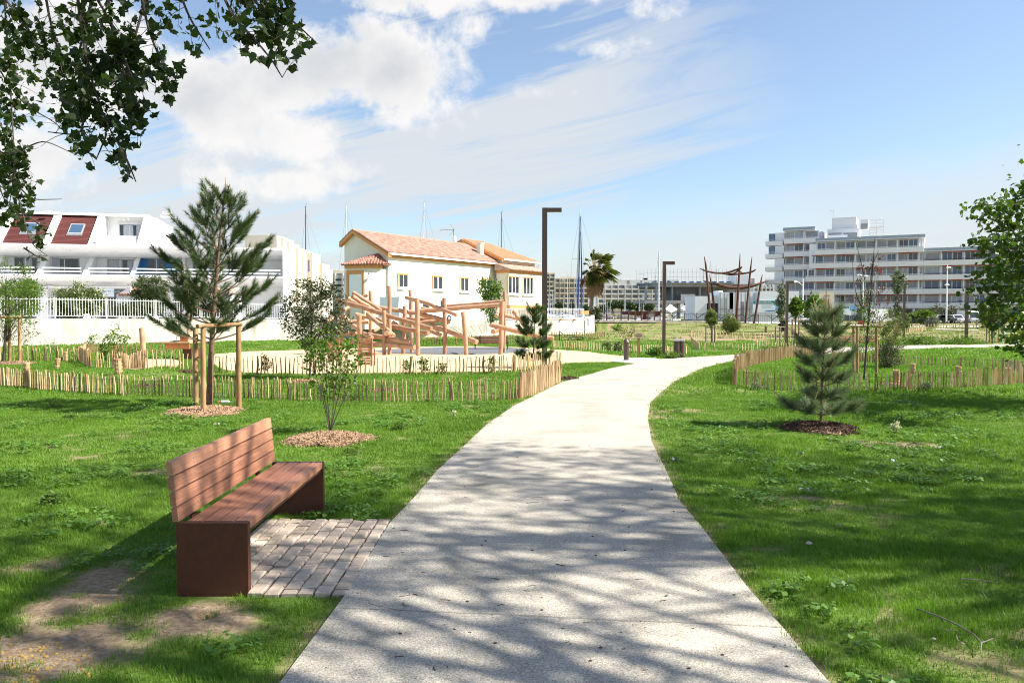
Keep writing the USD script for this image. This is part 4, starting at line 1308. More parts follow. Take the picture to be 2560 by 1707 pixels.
for k in range(14):
    z1 = h1 - 0.31 - k * 0.16
    GF.box(b, s0 + 0.262, s1 - 0.142, OB + 0.004, OB + 0.03, z1 - 0.155, z1)
put('white_shutter', b, M['white_paint'], bw)
b = MB()
s2, hh = GF.hit(A2(1040, 750), OB)
GF.box(b, s2, s2 + 0.12, 1.4, OB + 0.15, hh - 0.06, hh + 0.06)
put('wall_lamp', b, M['frame_grey'], bay)
# second wing on the right
D2 = 1.0
KF = Frame(HF.at(HL - 0.02, 0.35, 0)[:2], H2 - H1)
KL = KF.hit((1337, 700), 0.0)[0]
E2h = 6.75
K2R = 4.4
b = MB()
KF.prof(b, [(0, 0.2), (-9.0, 0.2), (-9.0, E2h), (0, E2h)], 0.3, KL)
wing = put('wing', b, M['house_wall'], hs)
b = MB()
rl0, rl1 = 0.1, KL + 0.35
ridgeh = 8.95
eo, eh = 0.45, E2h + 0.02
verge = [KF.at(0.0, eo, eh), KF.at(KL + 0.45, eo, eh), KF.at(KL - 3.6, -K2R, ridgeh), KF.at(0.0, -K2R, ridgeh)]
b.add(verge, [[0, 1, 2], [0, 2, 3]])
b.add([KF.at(KL + 0.45, eo, eh), KF.at(KL + 0.45, -9.3, eh), KF.at(KL - 3.6, -K2R, ridgeh)], [[0, 1, 2]])
b.add([KF.at(0.0, -K2R, ridgeh), KF.at(KL - 3.6, -K2R, ridgeh), KF.at(KL + 0.45, -9.3, eh), KF.at(0.0, -9.3, eh)], [[0, 1, 2], [0, 2, 3]])
b.add([KF.at(0.0, eo, eh), KF.at(0.0, -K2R, ridgeh), KF.at(0.0, -9.3, eh)], [[0, 1, 2]])
r2 = put('roof', b, M['roof_tile_b'], wing)
mb = MB()
up = KF.n * (-K2R - eo) + np.array([0, 0, ridgeh - eh])
Hu = np.linalg.norm(up)
up /= Hu
nr = np.cross(KF.d, up)
nr = nr if nr[2] > 0 else -nr
tiles(mb, KF.at(0, eo, eh), KF.d, up, nr, KL + 0.4, Hu, seed=4, taper=lambda s, h: s < KL + 0.45 - 4.05 * h / Hu)
put('roof_tiles', mb, M['roof_tile_b'], r2, kind='stuff')
b = MB()
KF.prof(b, [(0.50, eh - 0.04), (-K2R, ridgeh - 0.02), (-K2R, ridgeh - 0.30), (0.50, eh - 0.30)], -0.12, -0.005)
put('orange_eaves', b, M['orange_trim'], wing)
b = MB()
KF.box(b, 0.1, KL + 0.4, 0.455, 0.58, eh - 0.12, eh + 0.02)
b.tube([KF.at(KL + 0.2, 0.5, eh - 0.05), KF.at(KL + 0.2, 0.3, eh - 0.5), KF.at(KL + 0.05, 0.05, eh - 0.5)], 0.05, 6)
put('gutter', b, M['white_metal'], wing)
# glazed corner bay of the wing
b = MB()
B0, B1, BO = KF.hit(A2(2255, 700), 0.6)[0], KL - 0.5, 1.5
KF.box(b, B0, B1, 0.002, BO, 2.2, 5.35)
cbay = put('corner_bay', b, M['house_wall'], hs)
b = MB()
KF.box(b, B0 - 0.05, B1 + 0.05, 0.002, BO + 0.06, 1.9, 2.2)
KF.box(b, B0 - 0.05, B1 + 0.05, 0.002, BO + 0.06, 5.352, 5.62)
put('orange_eaves', b, M['orange_trim'], cbay)
mb = MB()
up = KF.n * (-1.5 - BO - 0.35 + 1.2) + np.array([0, 0, 0.75])
Hu = np.linalg.norm(up)
up /= Hu
nr = np.cross(KF.d, up)
nr = nr if nr[2] > 0 else -nr
tiles(mb, KF.at(B0 - 0.35, BO + 0.35, 5.64), KF.d, up, nr, B1 - B0 + 0.7, Hu, seed=6)
KF.prof(mb, [(BO + 0.35, 5.64), (0.0, 6.30), (0.0, 5.622), (BO + 0.3, 5.622)], B0 - 0.35, B1 + 0.35)
put('roof_tiles', mb, M['roof_tile'], cbay, kind='stuff')
for rect in (((2308 - 2350), 770, 68, 937), (97, 780, 196, 940)):
    framed_window(KF, cbay, A3, rect, o=BO, bars=3)
# chimney, dish and aerial
b = MB()
s, h = HF.hit(A2(2062, 560), -1.2)
HF.box(b, s - 0.28, s + 0.28, -1.5, -1.0, 6.6, 8.25)
HF.box(b, s - 0.33, s + 0.33, -1.55, -0.95, 8.252, 8.34)
put('chimney', b, M['house_wall'], rt)
b = MB()
s, h = HF.hit(A2(1822, 440), -4.2)
b.ball(HF.at(s, -4.2, h), 0.42, 2, (0.5, 0.9, 1))
put('satellite_dish', b, M['white_paint'], rt)
b = MB()
p0, p1 = HF.at(s, -4.3, h), HF.at(s, -4.3, HF.hit(A2(1822, 345), -4.3)[1])
b.tube([p0, p1], 0.03, 4)
b.tube([p1 + [-1.4, 0, -0.1], p1 + [0.1, 0, 0]], 0.02, 4)
for k in range(6):
    c = p1 + np.array([-1.3 + k * 0.22, 0, -0.1])
    b.tube([c - [0.0, 0.3, 0.0], c + [0.0, 0.3, 0]], 0.012, 3)
b.tube([p1 + [-0.35, 0, 0.5], p1 + [0.05, 0, 0]], 0.015, 3)
b.tube([p1 + [-0.4, 0, -0.6], p1 + [0.05, 0, 0]], 0.015, 3)
put('aerial', b, M['mast_dark'], rt)
# ------------------------------------------------------------------ white terraced apartment building on the right
rgt = thing('apartment_building', 'large white terraced apartment building with rows of balconies on the right', 'building', (60, 176, -0.9))
BF = Frame((60.0, 176.0), (29.6, -16.0))
uS = lambda u, o=0.0: BF.hit((u, 700), o)[0]
STOREY, PH = 2.9, 1.05
par = lambda k: 3.2 + STOREY * k                                        # top of the parapet of floor k
rng2 = random.Random(12)


def terrace(parent, s0, s1, k, o0, bays, rail='white_metal', awn=0.5, roof=False, first=True):
    """One floor of balconies: parapet, slab, back wall, fins, glass, shutters and awnings."""
    top = par(k)
    b = MB()
    BF.prof(b, [(o0, top), (o0 - 0.18, top), (o0 - 0.4, top - PH), (o0 - 0.22, top - PH)], s0, s1)
    put('parapet', b, M['right_white'], parent)
    b = MB()
    BF.box(b, s0 + 0.01, s1 - 0.01, o0 - 2.6, o0 - 0.41, top - PH - 0.02, top - PH + 0.16)
    put('floor_slab', b, M['right_white'], parent)
    b = MB()
    BF.box(b, s0 + 0.02, s1 - 0.02, o0 - 2.6, o0 - 1.75, top - PH + 0.161, top + STOREY - PH - 0.021)
    put('back_wall', b, M['right_white'], parent)
    b = MB()
    for h in (0.10, 0.24):
        BF.box(b, s0 + 0.1, s1 - 0.1, o0 - 0.14, o0 - 0.09, top + h, top + h + 0.045)
    for s in np.arange(s0 + 0.1, s1, 1.3):
        BF.box(b, s, s + 0.04, o0 - 0.13, o0 - 0.10, top + 0.002, top + 0.25)
    put('balcony_rail', b, M[rail], parent)
    hz = top + STOREY - PH
    for i, s in enumerate(bays):
        if s0 + 0.2 < s < s1 + 0.1:
            b = MB()
            BF.prof(b, [(o0 - 0.02, top + 0.002), (o0 - 1.749, top + 0.002), (o0 - 1.749, hz - 0.022), (o0 - 1.0, hz - 0.022)], s - 0.11, s + 0.11)
            put('fin', b, M['white_paint'], parent)
    bs = [s0] + [s for s in bays if s0 + 1 < s < s1 - 0.5] + [s1]
    for a, c in zip(bs[:-1], bs[1:]):
        n = max(1, int(round((c - a) / 2.3)))
        for j in range(n):
            p, q = a + 0.35 + (c - a - 0.5) * j / n, a + 0.35 + (c - a - 0.5) * (j + 1) / n - 0.25
            kind = rng2.choice(('blue_glass', 'blue_glass', 'dark_glass', 'shutter', 'shutter', 'curtain'))
            b = MB()
            BF.box(b, p, q, o0 - 1.748, o0 - 1.70, top - PH + 0.2, hz - 0.25)
            win = put('window', b, M[kind], parent)
            if kind != 'shutter':
                b = MB()
                BF.box(b, (p + q) / 2 - 0.04, (p + q) / 2 + 0.04, o0 - 1.699, o0 - 1.66, top - PH + 0.2, hz - 0.25)
                put('mullion', b, M['right_white'], win)
        if rng2.random() < awn:
            b = MB()
            BF.prof(b, [(o0 - 0.75, hz - 0.22), (o0 - 0.75, hz - 0.03), (o0 - 1.2, hz - 0.03)], a + 0.2, c - 0.2)
            put('awning', b, M['awning'], parent)


b = MB()
sC0, sC1 = uS(2306), uS(2760)
sB0, sB1 = uS(2036), uS(2308)
sA0, sA1 = uS(1953), uS(2034)
bayC = [sB0 + k * 4.05 for k in range(60)]
for k in range(0, 4):
    terrace(rgt, sB1 + 0.02, sC1, k, 0.0, bayC, 'dark_rail', 0.65)
for k in range(0, 5):
    left = sB0 - (4 - k) * 0.9
    if k == 0:
        left = sB0 - 2.0
    terrace(rgt, left, sB1, k, 0.0, bayC, 'white_metal', 0.55 if k < 4 else 0.0)
bayA = [sA0 + k * 4.2 for k in range(4)]
for k in range(0, 6):
    terrace(rgt, sA0 + (0.0 if k > 1 else 0.6), sA1 + 0.5 - (0 if k > 4 else 1.6 * 0), k, -2.65, bayA, 'white_metal', 0.5)
for s0, s1, o, h in ((sB1 + 0.02, sC1, -0.3, par(4) - PH), (sB0, sB1 + 0.2, -0.3, par(5) - PH), (sA0 - 0.3, sA1 - 0.3, -2.9, par(6) - PH)):
    b = MB()
    BF.box(b, s0, s1, o - 12, o, h, h + 0.12)
    put('roof_slab', b, M['right_white'], rgt)
    b = MB()
    BF.box(b, s0, s1, o - 0.9, o - 0.3, h + 0.121, h + 0.75)
    put('fascia', b, M['fascia'], rgt)
b = MB()
BF.box(b, sA0, sA1 + 1.0, -14, -5.255, -1.2, par(5) + 1.6)
put('core', b, M['right_white'], rgt)
b = MB()
BF.box(b, sB0 - 1.5, sB1, -14, -2.605, -1.2, par(4) + 1.6)
put('core', b, M['white_paint'], rgt)
b = MB()
BF.box(b, sB1 + 0.002, sC1, -14, -2.605, -1.2, par(3) + 1.6)
put('core', b, M['white_paint'], rgt)
# ground floor: openings and piers
for s in np.arange(sB0 - 5, sC1, 4.05):
    b = MB()
    BF.box(b, s, s + 0.35, -2.2, -0.5, -1.0, par(0) - PH - 0.03)
    put('pier', b, M['right_white'], rgt)
    kind = rng2.choice(('blue_glass', 'shutter', 'dark_glass', 'shutter'))
    b = MB()
    BF.box(b, s + 0.5, s + 3.8, -2.60, -2.3, -1.0, par(0) - PH - 0.35)
    put('shop_window', b, M[kind], rgt)
# narrow side balconies at the far left
for k in range(1, 6):
    hk = par(k) - 0.35
    a = BF.hit((1912, 700), -3.0)[0]
    b = MB()
    BF.prof(b, [(-3.0, hk), (-6.0, hk), (-6.0, hk - 1.0), (-3.3, hk - 0.95)], a, sA0 - 0.3)
    put('side_balcony', b, M['right_white'], rgt)
    b = MB()
    BF.box(b, a + 2.0, sA0 - 0.05, -6.5, -3.6, hk + 0.002, hk + STOREY - 1.01)
    put('side_wall', b, M['right_white'], rgt)
    b = MB()
    for h in (0.15, 0.4):
        BF.box(b, a + 0.05, sA0 - 0.4, -3.1, -3.06, hk + h, hk + h + 0.05)
    put('balcony_rail', b, M['white_metal'], rgt)
    if k > 3:
        b = MB()
        BF.box(b, a + 0.7, a + 1.9, -5.0, -3.4, hk + 0.002, hk + 1.75)
        put('glazed_corner', b, M['blue_glass'], rgt)
# penthouse, stair tower and scaffolding
def roofbox(name, X0, X1, Yt, Yb, o, depth, m):
    s0, h1 = BF.hit(P8(X0, Yt), o)
    s1, _ = BF.hit(P8(X1, Yt), o)
    h0 = BF.hit(P8((X0 + X1) / 2, Yb), o)[1]
    b = MB()
    BF.box(b, s0, s1, o - depth, o, h0, h1)
    return put(name, b, M[m], rgt), (s0, s1, h0, h1)


pent, (ps0, ps1, ph0, ph1) = roofbox('penthouse', 1045, 1515, 330, 500, -3.6, 8, 'right_white')
for X0, X1 in ((1060, 1260), (1290, 1500)):
    s0, h1 = BF.hit(P8(X0, 388), -3.57)
    s1, h0 = BF.hit(P8(X1, 470), -3.57)
    b = MB()
    BF.box(b, s0, s1, -3.59, -3.55, h0, h1)
    put('window', b, M['shutter'], pent)
b = MB()
BF.box(b, ps0, ps1 - 2, -2.5, -2.45, ph0 + 0.3, ph0 + 1.1)
put('balcony_rail', b, M['white_metal'], pent)
roofbox('lift_tower', 1115, 1486, 157, 326, -4.0, 6.5, 'right_white')
st, _ = roofbox('stair_head', 1556, 1672, 178, 320, -4.5, 4.0, 'right_white')
s0, h1 = BF.hit(P8(1560, 245), -4.45)
s1, h0 = BF.hit(P8(1665, 325), -4.45)
b = MB()
BF.box(b, s0, s1, -4.49, -4.44, h0, h1)
put('window', b, M['shutter'], st)
b = MB()
sx0, sx1 = BF.hit(P8(1690, 300), -6)[0], BF.hit(P8(1908, 300), -6)[0]
hs0, hs1 = BF.hit(P8(1800, 470), -6)[1], BF.hit(P8(1800, 185), -6)[1]
for s in (sx0, (sx0 + sx1) / 2, sx1):
    for o in (-6.0, -7.2):
        b.tube([BF.at(s, o, hs0), BF.at(s, o, hs1)], 0.035, 4)
for h in np.linspace(hs0 + 0.6, hs1, 6):
    for o in (-6.0, -7.2):
        b.tube([BF.at(sx0, o, h), BF.at(sx1, o, h)], 0.03, 4)
for h in (hs0 + 1.3, hs1 - 1.6):
    BF.box(b, sx0, sx1, -7.2, -6.0, h - 0.06, h)
put('scaffold', b, M['silver'], rgt)
for X, Yt, Yb in ((1140, 40, 160), (2160, 405, 470)):
    s, h1 = BF.hit(P8(X, Yt), -5)
    h0 = BF.hit(P8(X, Yb), -5)[1]
    b = MB()
    b.tube([BF.at(s, -5, h0), BF.at(s, -5, h1)], 0.05, 4)
    b.tube([BF.at(s - 0.9, -5, h1 - 0.05), BF.at(s + 0.2, -5, h1 - 0.05)], 0.03, 4)
    put('aerial', b, M['silver'], rgt)

# ------------------------------------------------------------------ harbour building under construction, hoardings and signs
hb = thing('harbour_building', 'grey concrete harbour building under construction with a wide flat roof on columns', 'building', (25, 168, 0))
YB = 168.0


def pbox(conv, X0, Yt, X1, Yb, y, d, mb=None):
    a, c = W(*conv(X0, Yt), y), W(*conv(X1, Yb), y)
    mb = mb or MB()
    mb.box(a[0], c[0], y, y + d, c[2], a[2])
    return mb


rs = MB()
z0, z1 = W(*P3(300, 598), YB)[2], W(*P3(300, 535), YB)[2]
fr_ = [W(*P3(X, 570), YB + dy)[:2] for X, dy in ((185, 9), (300, 4), (480, 1), (760, 0), (1700, 0))]
fr_ += [(fr_[-1][0] + 4, YB + 22), (fr_[0][0] + 3, YB + 22)]
rs.prism([(x, y, z0 + 0.7) for x, y in fr_], (0, 0, z1 - z0 - 0.7))
rs.prism([(x * 1.0 + (0.8 if i < 2 else 0), y + 0.8, z0) for i, (x, y) in enumerate(fr_)], (0, 0, 0.698))
put('roof_slab', rs, M['concrete'], hb)
b = MB()
for i, X in enumerate(np.arange(200, 1640, 58)):
    if i % 2 == 0:
        p = W(*P3(X, 520), YB + max(0, 9 - (X - 185) * 0.03))
        b.box(p[0], p[0] + 0.95, p[1] - 0.05, p[1] + 0.2, z1 + 0.02, z1 + 0.26)
put('blue_edge_tarp', b, M['tarp'], hb)
b = MB()
for X in np.arange(190, 1700, 58):
    p = W(*P3(X, 500), YB + max(0.5, 9.5 - (X - 185) * 0.03))
    b.tube([(p[0], p[1], z1), (p[0], p[1], z1 + 3.0)], 0.05, 4)
for h in (1.2, 2.2):
    b.tube([(W(*P3(X, 500), YB + max(0.5, 9.5 - (X - 185) * 0.03))[0], YB + max(0.5, 9.5 - (X - 185) * 0.03), z1 + h) for X in np.arange(190, 1700, 116)], 0.03, 4)
put('edge_guard', b, M['silver'], hb)
put('upper_wall', pbox(P3, 755, 570, 1460, 812, YB + 3, 14), M['dark_concrete'], hb)
put('upper_wall', pbox(P3, 1462, 570, 1900, 690, YB + 3.5, 12), M['dark_concrete'], hb)
for X0, X1, Yt, Yb in ((800, 850, 660, 805), (1120, 1165, 655, 740), (1190, 1440, 665, 740)):
    put('dark_opening', pbox(P3, X0, Yt, X1, Yb, YB + 2.9, 0.08), M['far_dark'], hb)
for X in (350, 502, 635, 750, 1178):
    put('column', pbox(P3, X - 9, 575, X + 9, 812, YB + 1.5, 1.2), M['concrete'], hb)
put('lower_slab', pbox(P3, 322, 810, 1110, 856, YB - 0.5, 16), M['concrete'], hb)
for X in (852, 962, 1078):
    put('column', pbox(P3, X - 15, 857, X + 15, 1100, YB + 1.5, 1.4), M['concrete'], hb)
put('roof_plant', pbox(P3, 1715, 415, 1925, 560, YB + 8, 6), M['hoarding'], hb)
put('roof_plant', pbox(P3, 1968, 470, 2020, 560, YB + 9, 5), M['concrete'], hb)
put('glass_rail', pbox(P3, 880, 715, 1100, 808, YB + 0.2, 0.05), M['shutter'], hb)

ho = thing('site_hoarding', 'tall pale grey site hoarding and cabins behind the rusty sculpture', 'hoarding', (38, 140, -0.3))
YH = 140.0
put('cabin', pbox(P3, 1100, 745, 1474, 1110, YH, 8), M['hoarding'], ho)
put('cabin', pbox(P3, 1476, 685, 2075, 1178, YH - 1, 8), M['hoarding'], ho)
put('cabin', pbox(P3, 2077, 670, 2700, 1190, YH - 2, 8), M['hoarding'], ho)
put('parapet_wall', pbox(P3, 1462, 660, 1530, 745, YH + 0.5, 5), M['white_paint'], ho)
for k, X in enumerate(np.arange(1490, 2075, 65)):
    put('panel_joint', pbox(P3, X, 690, X + 4, 1170, YH - 1.02, 0.015), M['shutter'], ho)
for i in range(3):
    put('dark_doorway', pbox(P3, 1285 + i * 62, 857, 1285 + i * 62 + 56, 1120, YH - 0.05, 0.045), M['black_mesh'], ho)
b = MB()
for X in (1640, 1672):
    a, c = W(*P3(X, 690), YH - 1.3), W(*P3(X, 1100), YH - 1.3)
    b.box(a[0] - 0.5, a[0] + 0.5, YH - 1.5, YH - 1.1, c[2] if X == 1672 else a[2] - 5, a[2])
put('chute', b, M['silver'], ho)
put('chute', pbox(P3, 1636, 945, 1680, 1110, YH - 2.2, 0.6), M['frame_grey'], ho)
b = MB()
for X in (1812, 1830, 1852):
    a, c = W(*P3(X, 830), YH - 3), W(*P3(X, 1160), YH - 3)
    b.tube([a, c], 0.07, 6)
put('red_pipe', b, M['corten'], ho)
b = pbox(P3, 1480, 942, 1950, 952, YH - 1.2, 0.1)
put('grey_rail', b, M['frame_grey'], ho)


def flat_text(lines, fr_origin, width, height, y, m, parent, bold=True):
    """Lettering lying on a plane that faces the park."""
    for i, (txt, zz) in enumerate(lines):
        tm = meshkit.text_mesh(txt, height, depth=0.01, bold=bold)
        v = np.array(tm.vertices)
        sx = width[i] / (v[:, 0].max() - v[:, 0].min())
        v[:, 0] = (v[:, 0] - v[:, 0].min()) * sx
        w = np.stack([fr_origin[0] + v[:, 0], np.full(len(v), y) - v[:, 2], fr_origin[2] + zz + v[:, 1]], 1)
        put('lettering', (w, np.array(tm.faces)), m, parent)


sgn = thing('site_sign', 'large site billboard with a teal title band, a boat hull picture and a blue panel', 'sign', (45, YH - 2.2, 2))
ys_ = YH - 2.12
put('board', pbox(P5, -110, 812, 375, 1030, ys_, 0.1), M['sign_white'], sgn)
a, c = W(*P5(-105, 815), ys_ - 0.012), W(*P5(235, 866), ys_ - 0.012)
b = MB()
b.box(a[0], c[0], ys_ - 0.012, ys_ - 0.002, c[2], a[2])
put('title_band', b, M['teal'], sgn)
hh = (a[2] - c[2])
flat_text([('LA VILLE AMÉLIORE', hh * 0.56), ('VOTRE CADRE DE VIE', hh * 0.12)], (a[0] + 0.35, 0, c[2]), ((c[0] - a[0]) * 0.72, (c[0] - a[0]) * 0.80), hh * 0.27, ys_ - 0.014, M['ink'], sgn)
put('blue_panel', pbox(P5, 240, 800, 375, 950, ys_ - 0.012, 0.01), M['sign_blue'], sgn)
put('sky_strip', pbox(P5, -105, 868, 235, 960, ys_ - 0.010, 0.008), M['sign_white'], sgn)
b = MB()
p = [W(*P5(X, Y), ys_ - 0.014) for X, Y in ((65, 966), (250, 958), (240, 975), (130, 985))]
b.prism(p, (0, 0.008, 0))
put('boat_picture', b, M['sign_sea'], sgn)
put('grey_picture', pbox(P5, -105, 990, 240, 1028, ys_ - 0.012, 0.01), M['sign_grey'], sgn)
b = MB()
for k in range(4):
    a2 = W(*P5(20 + (k % 2) * 8, 885 + k * 16), ys_ - 0.014)
    b.box(a2[0], a2[0] + 2.2 - 0.25 * (k % 3), ys_ - 0.018, ys_ - 0.0165, a2[2], a2[2] + 0.07)
put('small_print', b, M['sign_grey'], sgn)

sg2 = thing('site_sign', 'smaller billboard with teal title band beside the white van', 'sign', (63, 150, 1))
y2 = 150.0
put('board', pbox(P5, 1205, 900, 1410, 1040, y2, 0.1), M['sign_white'], sg2)
put('blue_panel', pbox(P5, 1390, 893, 1495, 965, y2 - 0.01, 0.012), M['sign_blue'], sg2)
put('grey_picture', pbox(P5, 1411, 950, 1497, 1035, y2 + 0.003, 0.09), M['sign_grey'], sg2)
put('title_band', pbox(P5, 1222, 905, 1376, 934, y2 - 0.012, 0.01), M['teal'], sg2)
a, c = W(*P5(1222, 905), y2), W(*P5(1376, 934), y2)
flat_text([('LA VILLE AMÉLIORE', (a[2] - c[2]) * 0.56), ('VOTRE CADRE DE VIE', (a[2] - c[2]) * 0.12)], (a[0] + 0.15, 0, c[2]), ((c[0] - a[0]) * 0.75, (c[0] - a[0]) * 0.82), (a[2] - c[2]) * 0.27, y2 - 0.014, M['ink'], sg2)
cw = thing('stair_wall', 'cream louvred panel wall at the foot of the right building', 'wall', (54, 152, 0))
a, c = W(*P5(915, 680), 152), W(*P5(1140, 1035), 152)
b = MB()
b.box(a[0], c[0], 152, 154, c[2], a[2])
put('wall', b, M['cream_wall'], cw)
for k in range(5):
    zz = a[2] - (k + 0.9) * (a[2] - c[2]) / 5.4
    b = MB()
    b.box(a[0] + 1.0, c[0] - 0.8, 151.85, 151.998, zz, zz + 0.12)
    put('louvre', b, M['stake'], cw)

# ------------------------------------------------------------------ far shore: apartment blocks, umbrella pines
def far_block(label, conv, X0, X1, Yt, Yb, y, d, rows, cols, m, solid_top=0, roofs=(), seed=0):
    t = thing('apartment_building', label, 'building', W(*conv(X0, Yb), y))
    a, c = W(*conv(X0, Yt), y), W(*conv(X1, Yb), y)
    b = MB()
    b.box(a[0], c[0], y, y + d, c[2] - 4, a[2])
    put('wall', b, M[m], t)
    r = random.Random(seed)
    H = (a[2] - c[2]) / rows
    for i in range(rows):
        z = a[2] - (i + 1) * H
        if i >= solid_top:
            b = MB()
            b.box(a[0] + 0.1, c[0] - 0.1, y - 1.2, y - 0.002, z - 0.12, z + 0.75)
            put('balcony', b, M[m], t)
        w = (c[0] - a[0]) / cols
        for j in range(cols):
            if i < solid_top and (j + i) % 2:
                continue
            x0 = a[0] + j * w + w * (0.10 if i >= solid_top else 0.3)
            x1 = a[0] + (j + 1) * w - w * (0.10 if i >= solid_top else 0.3)
            if r.random() < 0.15:
                x1 = x0 + (x1 - x0) * 0.5
            b = MB()
            b.box(x0, x1, y - 0.05, y - 0.003, z + 0.3, z + H * 0.86)
            put('window', b, M[r.choice(('far_dark', 'far_dark', 'far_dark', 'blue_glass', 'shutter'))], t)
        if i >= solid_top:
            for j in range(0, cols + 1):
                b = MB()
                x = min(c[0] - 0.35, a[0] + j * w)
                b.box(x, x + 0.35, y - 1.3, y - 0.06, z - 0.13, z + H - 0.13)
                put('partition', b, M[m], t)
    for X, Y, w_ in roofs:
        p = W(*conv(X, Y), y + 4)
        b = MB()
        b.box(p[0], p[0] + w_, y + 4, y + 8, a[2] + 0.002, max(p[2], a[2] + 0.8))
        put('roof_box', b, M[m], t)


far_block('tall cream far shore block seen just left of the near lamp post', A3, 195, 392, 748, 1072, 470, 18, 8, 4, 'cream_wall', seed=1, roofs=((300, 738, 6),))
far_block('cream far shore block behind the blue masts', A3, 394, 700, 792, 1072, 500, 18, 6, 7, 'cream_wall', 0, ((450, 778, 12), (610, 782, 8)), 2)
far_block('long white far shore block with a grid of dark balconies', A3, 790, 1530, 806, 1072, 520, 18, 6, 12, 'far_white', 1, ((1000, 792, 18), (1200, 790, 10)), 3)
far_block('small cream and yellow block glimpsed left of the tiled house', A2, 650, 870, 742, 1000, 190, 12, 5, 3, 'cream_wall', 0, ((690, 735, 6),), 4)
far_block('low pale block on the far shore behind the right end of the harbour building', P3, 1990, 2300, 560, 760, 300, 12, 3, 5, 'far_white', 0, (), 5)


def umbrella_pine(conv, X, Y, rx, ry, y, label, seed):
    c = W(*conv(X, Y), y)
    sc = y / F * K3
    g = np.random.default_rng(seed)
    t = thing('umbrella_pine', label, 'tree', (c[0], y, -0.6))
    b = MB()
    b.tube([(c[0], y, -0.8), (c[0] + 0.3, y, c[2])], [0.5, 0.3], 6)
    put('trunk', b, M['bark'], t)
    n = 900
    p = g.normal(0, 1, (n, 3))
    p /= np.linalg.norm(p, axis=1, keepdims=True)
    p *= g.uniform(0.6, 1, (n, 1)) ** 0.5
    lump = 1 + 0.28 * (meshkit.noise(p * 3 + seed) - 0.5)[:, None]
    p = p * [rx * sc, rx * sc * 0.7, ry * sc] * lump + [c[0], y, c[2]]
    v, f = cards(p, 1.15, g, flat=0.6)
    put('crown', (v, f), M['far_pine'], t)


def cards(p, size, g, flat=0.0, tmpl=None):
    """Leaf-sized faces with random directions at the points p."""
    n = len(p)
    nr = g.normal(0, 1, (n, 3))
    nr[:, 2] += flat * 2
    nr /= np.linalg.norm(nr, axis=1, keepdims=True)
    a = np.cross(nr, g.normal(0, 1, (n, 3)))
    a /= np.linalg.norm(a, axis=1, keepdims=True) + 1e-9
    b = np.cross(nr, a)
    s = (size * g.uniform(0.65, 1.25, n) if np.ndim(size) == 0 else size)[:, None]
    t = LEAF_PLAIN if tmpl is None else tmpl
    tv, tf = t
    v = p[:, None] + tv[None, :, 0:1] * (a * s)[:, None] + tv[None, :, 1:2] * (b * s)[:, None] + tv[None, :, 2:3] * (nr * s)[:, None]
    f = (np.arange(n) * len(tv))[:, None, None] + tf[None]
    return v.reshape(-1, 3), f.reshape(-1, 3)


LEAF_PLAIN = (np.array([(-0.5, 0, 0), (0, -0.3, 0.06), (0.5, 0, 0), (0, 0.3, 0.06)]), np.array([[0, 1, 2], [0, 2, 3]]))
LEAF_ROUND = (np.array([(-0.5, 0, 0), (-0.15, -0.42, 0.07), (0.3, -0.36, 0.05), (0.55, 0, -0.05), (0.3, 0.36, 0.05), (-0.15, 0.42, 0.07)]), np.array([[0, 1, 2], [0, 2, 3], [0, 3, 4], [0, 4, 5]]))
LEAF_LONG = (np.array([(-0.5, 0, 0), (0, -0.11, 0.03), (0.5, 0, -0.06), (0, 0.11, 0.03)]), np.array([[0, 1, 2], [0, 2, 3]]))
LEAF_LOBED = (np.array([(0, 0, 0.03), (-0.5, 0, 0), (-0.42, -0.3, 0.05), (-0.15, -0.30, 0.06), (-0.02, -0.5, 0.04), (0.12, -0.26, 0.03), (0.55, 0, -0.06), (0.12, 0.26, 0.03), (-0.02, 0.5, 0.04), (-0.15, 0.30, 0.06), (-0.42, 0.3, 0.05)]),
              np.array([[0, i, i + 1] for i in range(1, 10)] + [[0, 10, 1]]))
umbrella_pine(P4, 1180, 1255, 95, 60, 440, 'round topped umbrella pine at the left of the far shore group', 1)
umbrella_pine(P4, 1320, 1250, 125, 62, 430, 'largest umbrella pine in the middle of the far shore group', 2)
umbrella_pine(P4, 1460, 1275, 95, 55, 425, 'low umbrella pine right of the middle on the far shore', 3)
umbrella_pine(P4, 1600, 1270, 90, 90, 435, 'dark umbrella pine behind the left columns of the harbour building', 4)
umbrella_pine(P4, 370, 1260, 80, 50, 440, 'dark pine on the far shore between the lamp post and the blue masts', 5)
umbrella_pine(P4, 1060, 1300, 70, 45, 415, 'small far shore pine next to the palm trunk', 6)
umbrella_pine(P4, 560, 1270, 40, 45, 445, 'small far shore pine just left of the blue sail covers', 7)
umbrella_pine(P4, 760, 1300, 60, 36, 445, 'low far shore pine left of the palm', 8)
umbrella_pine(P4, 1750, 1290, 80, 60, 430, 'far shore pine seen under the harbour building slab', 9)

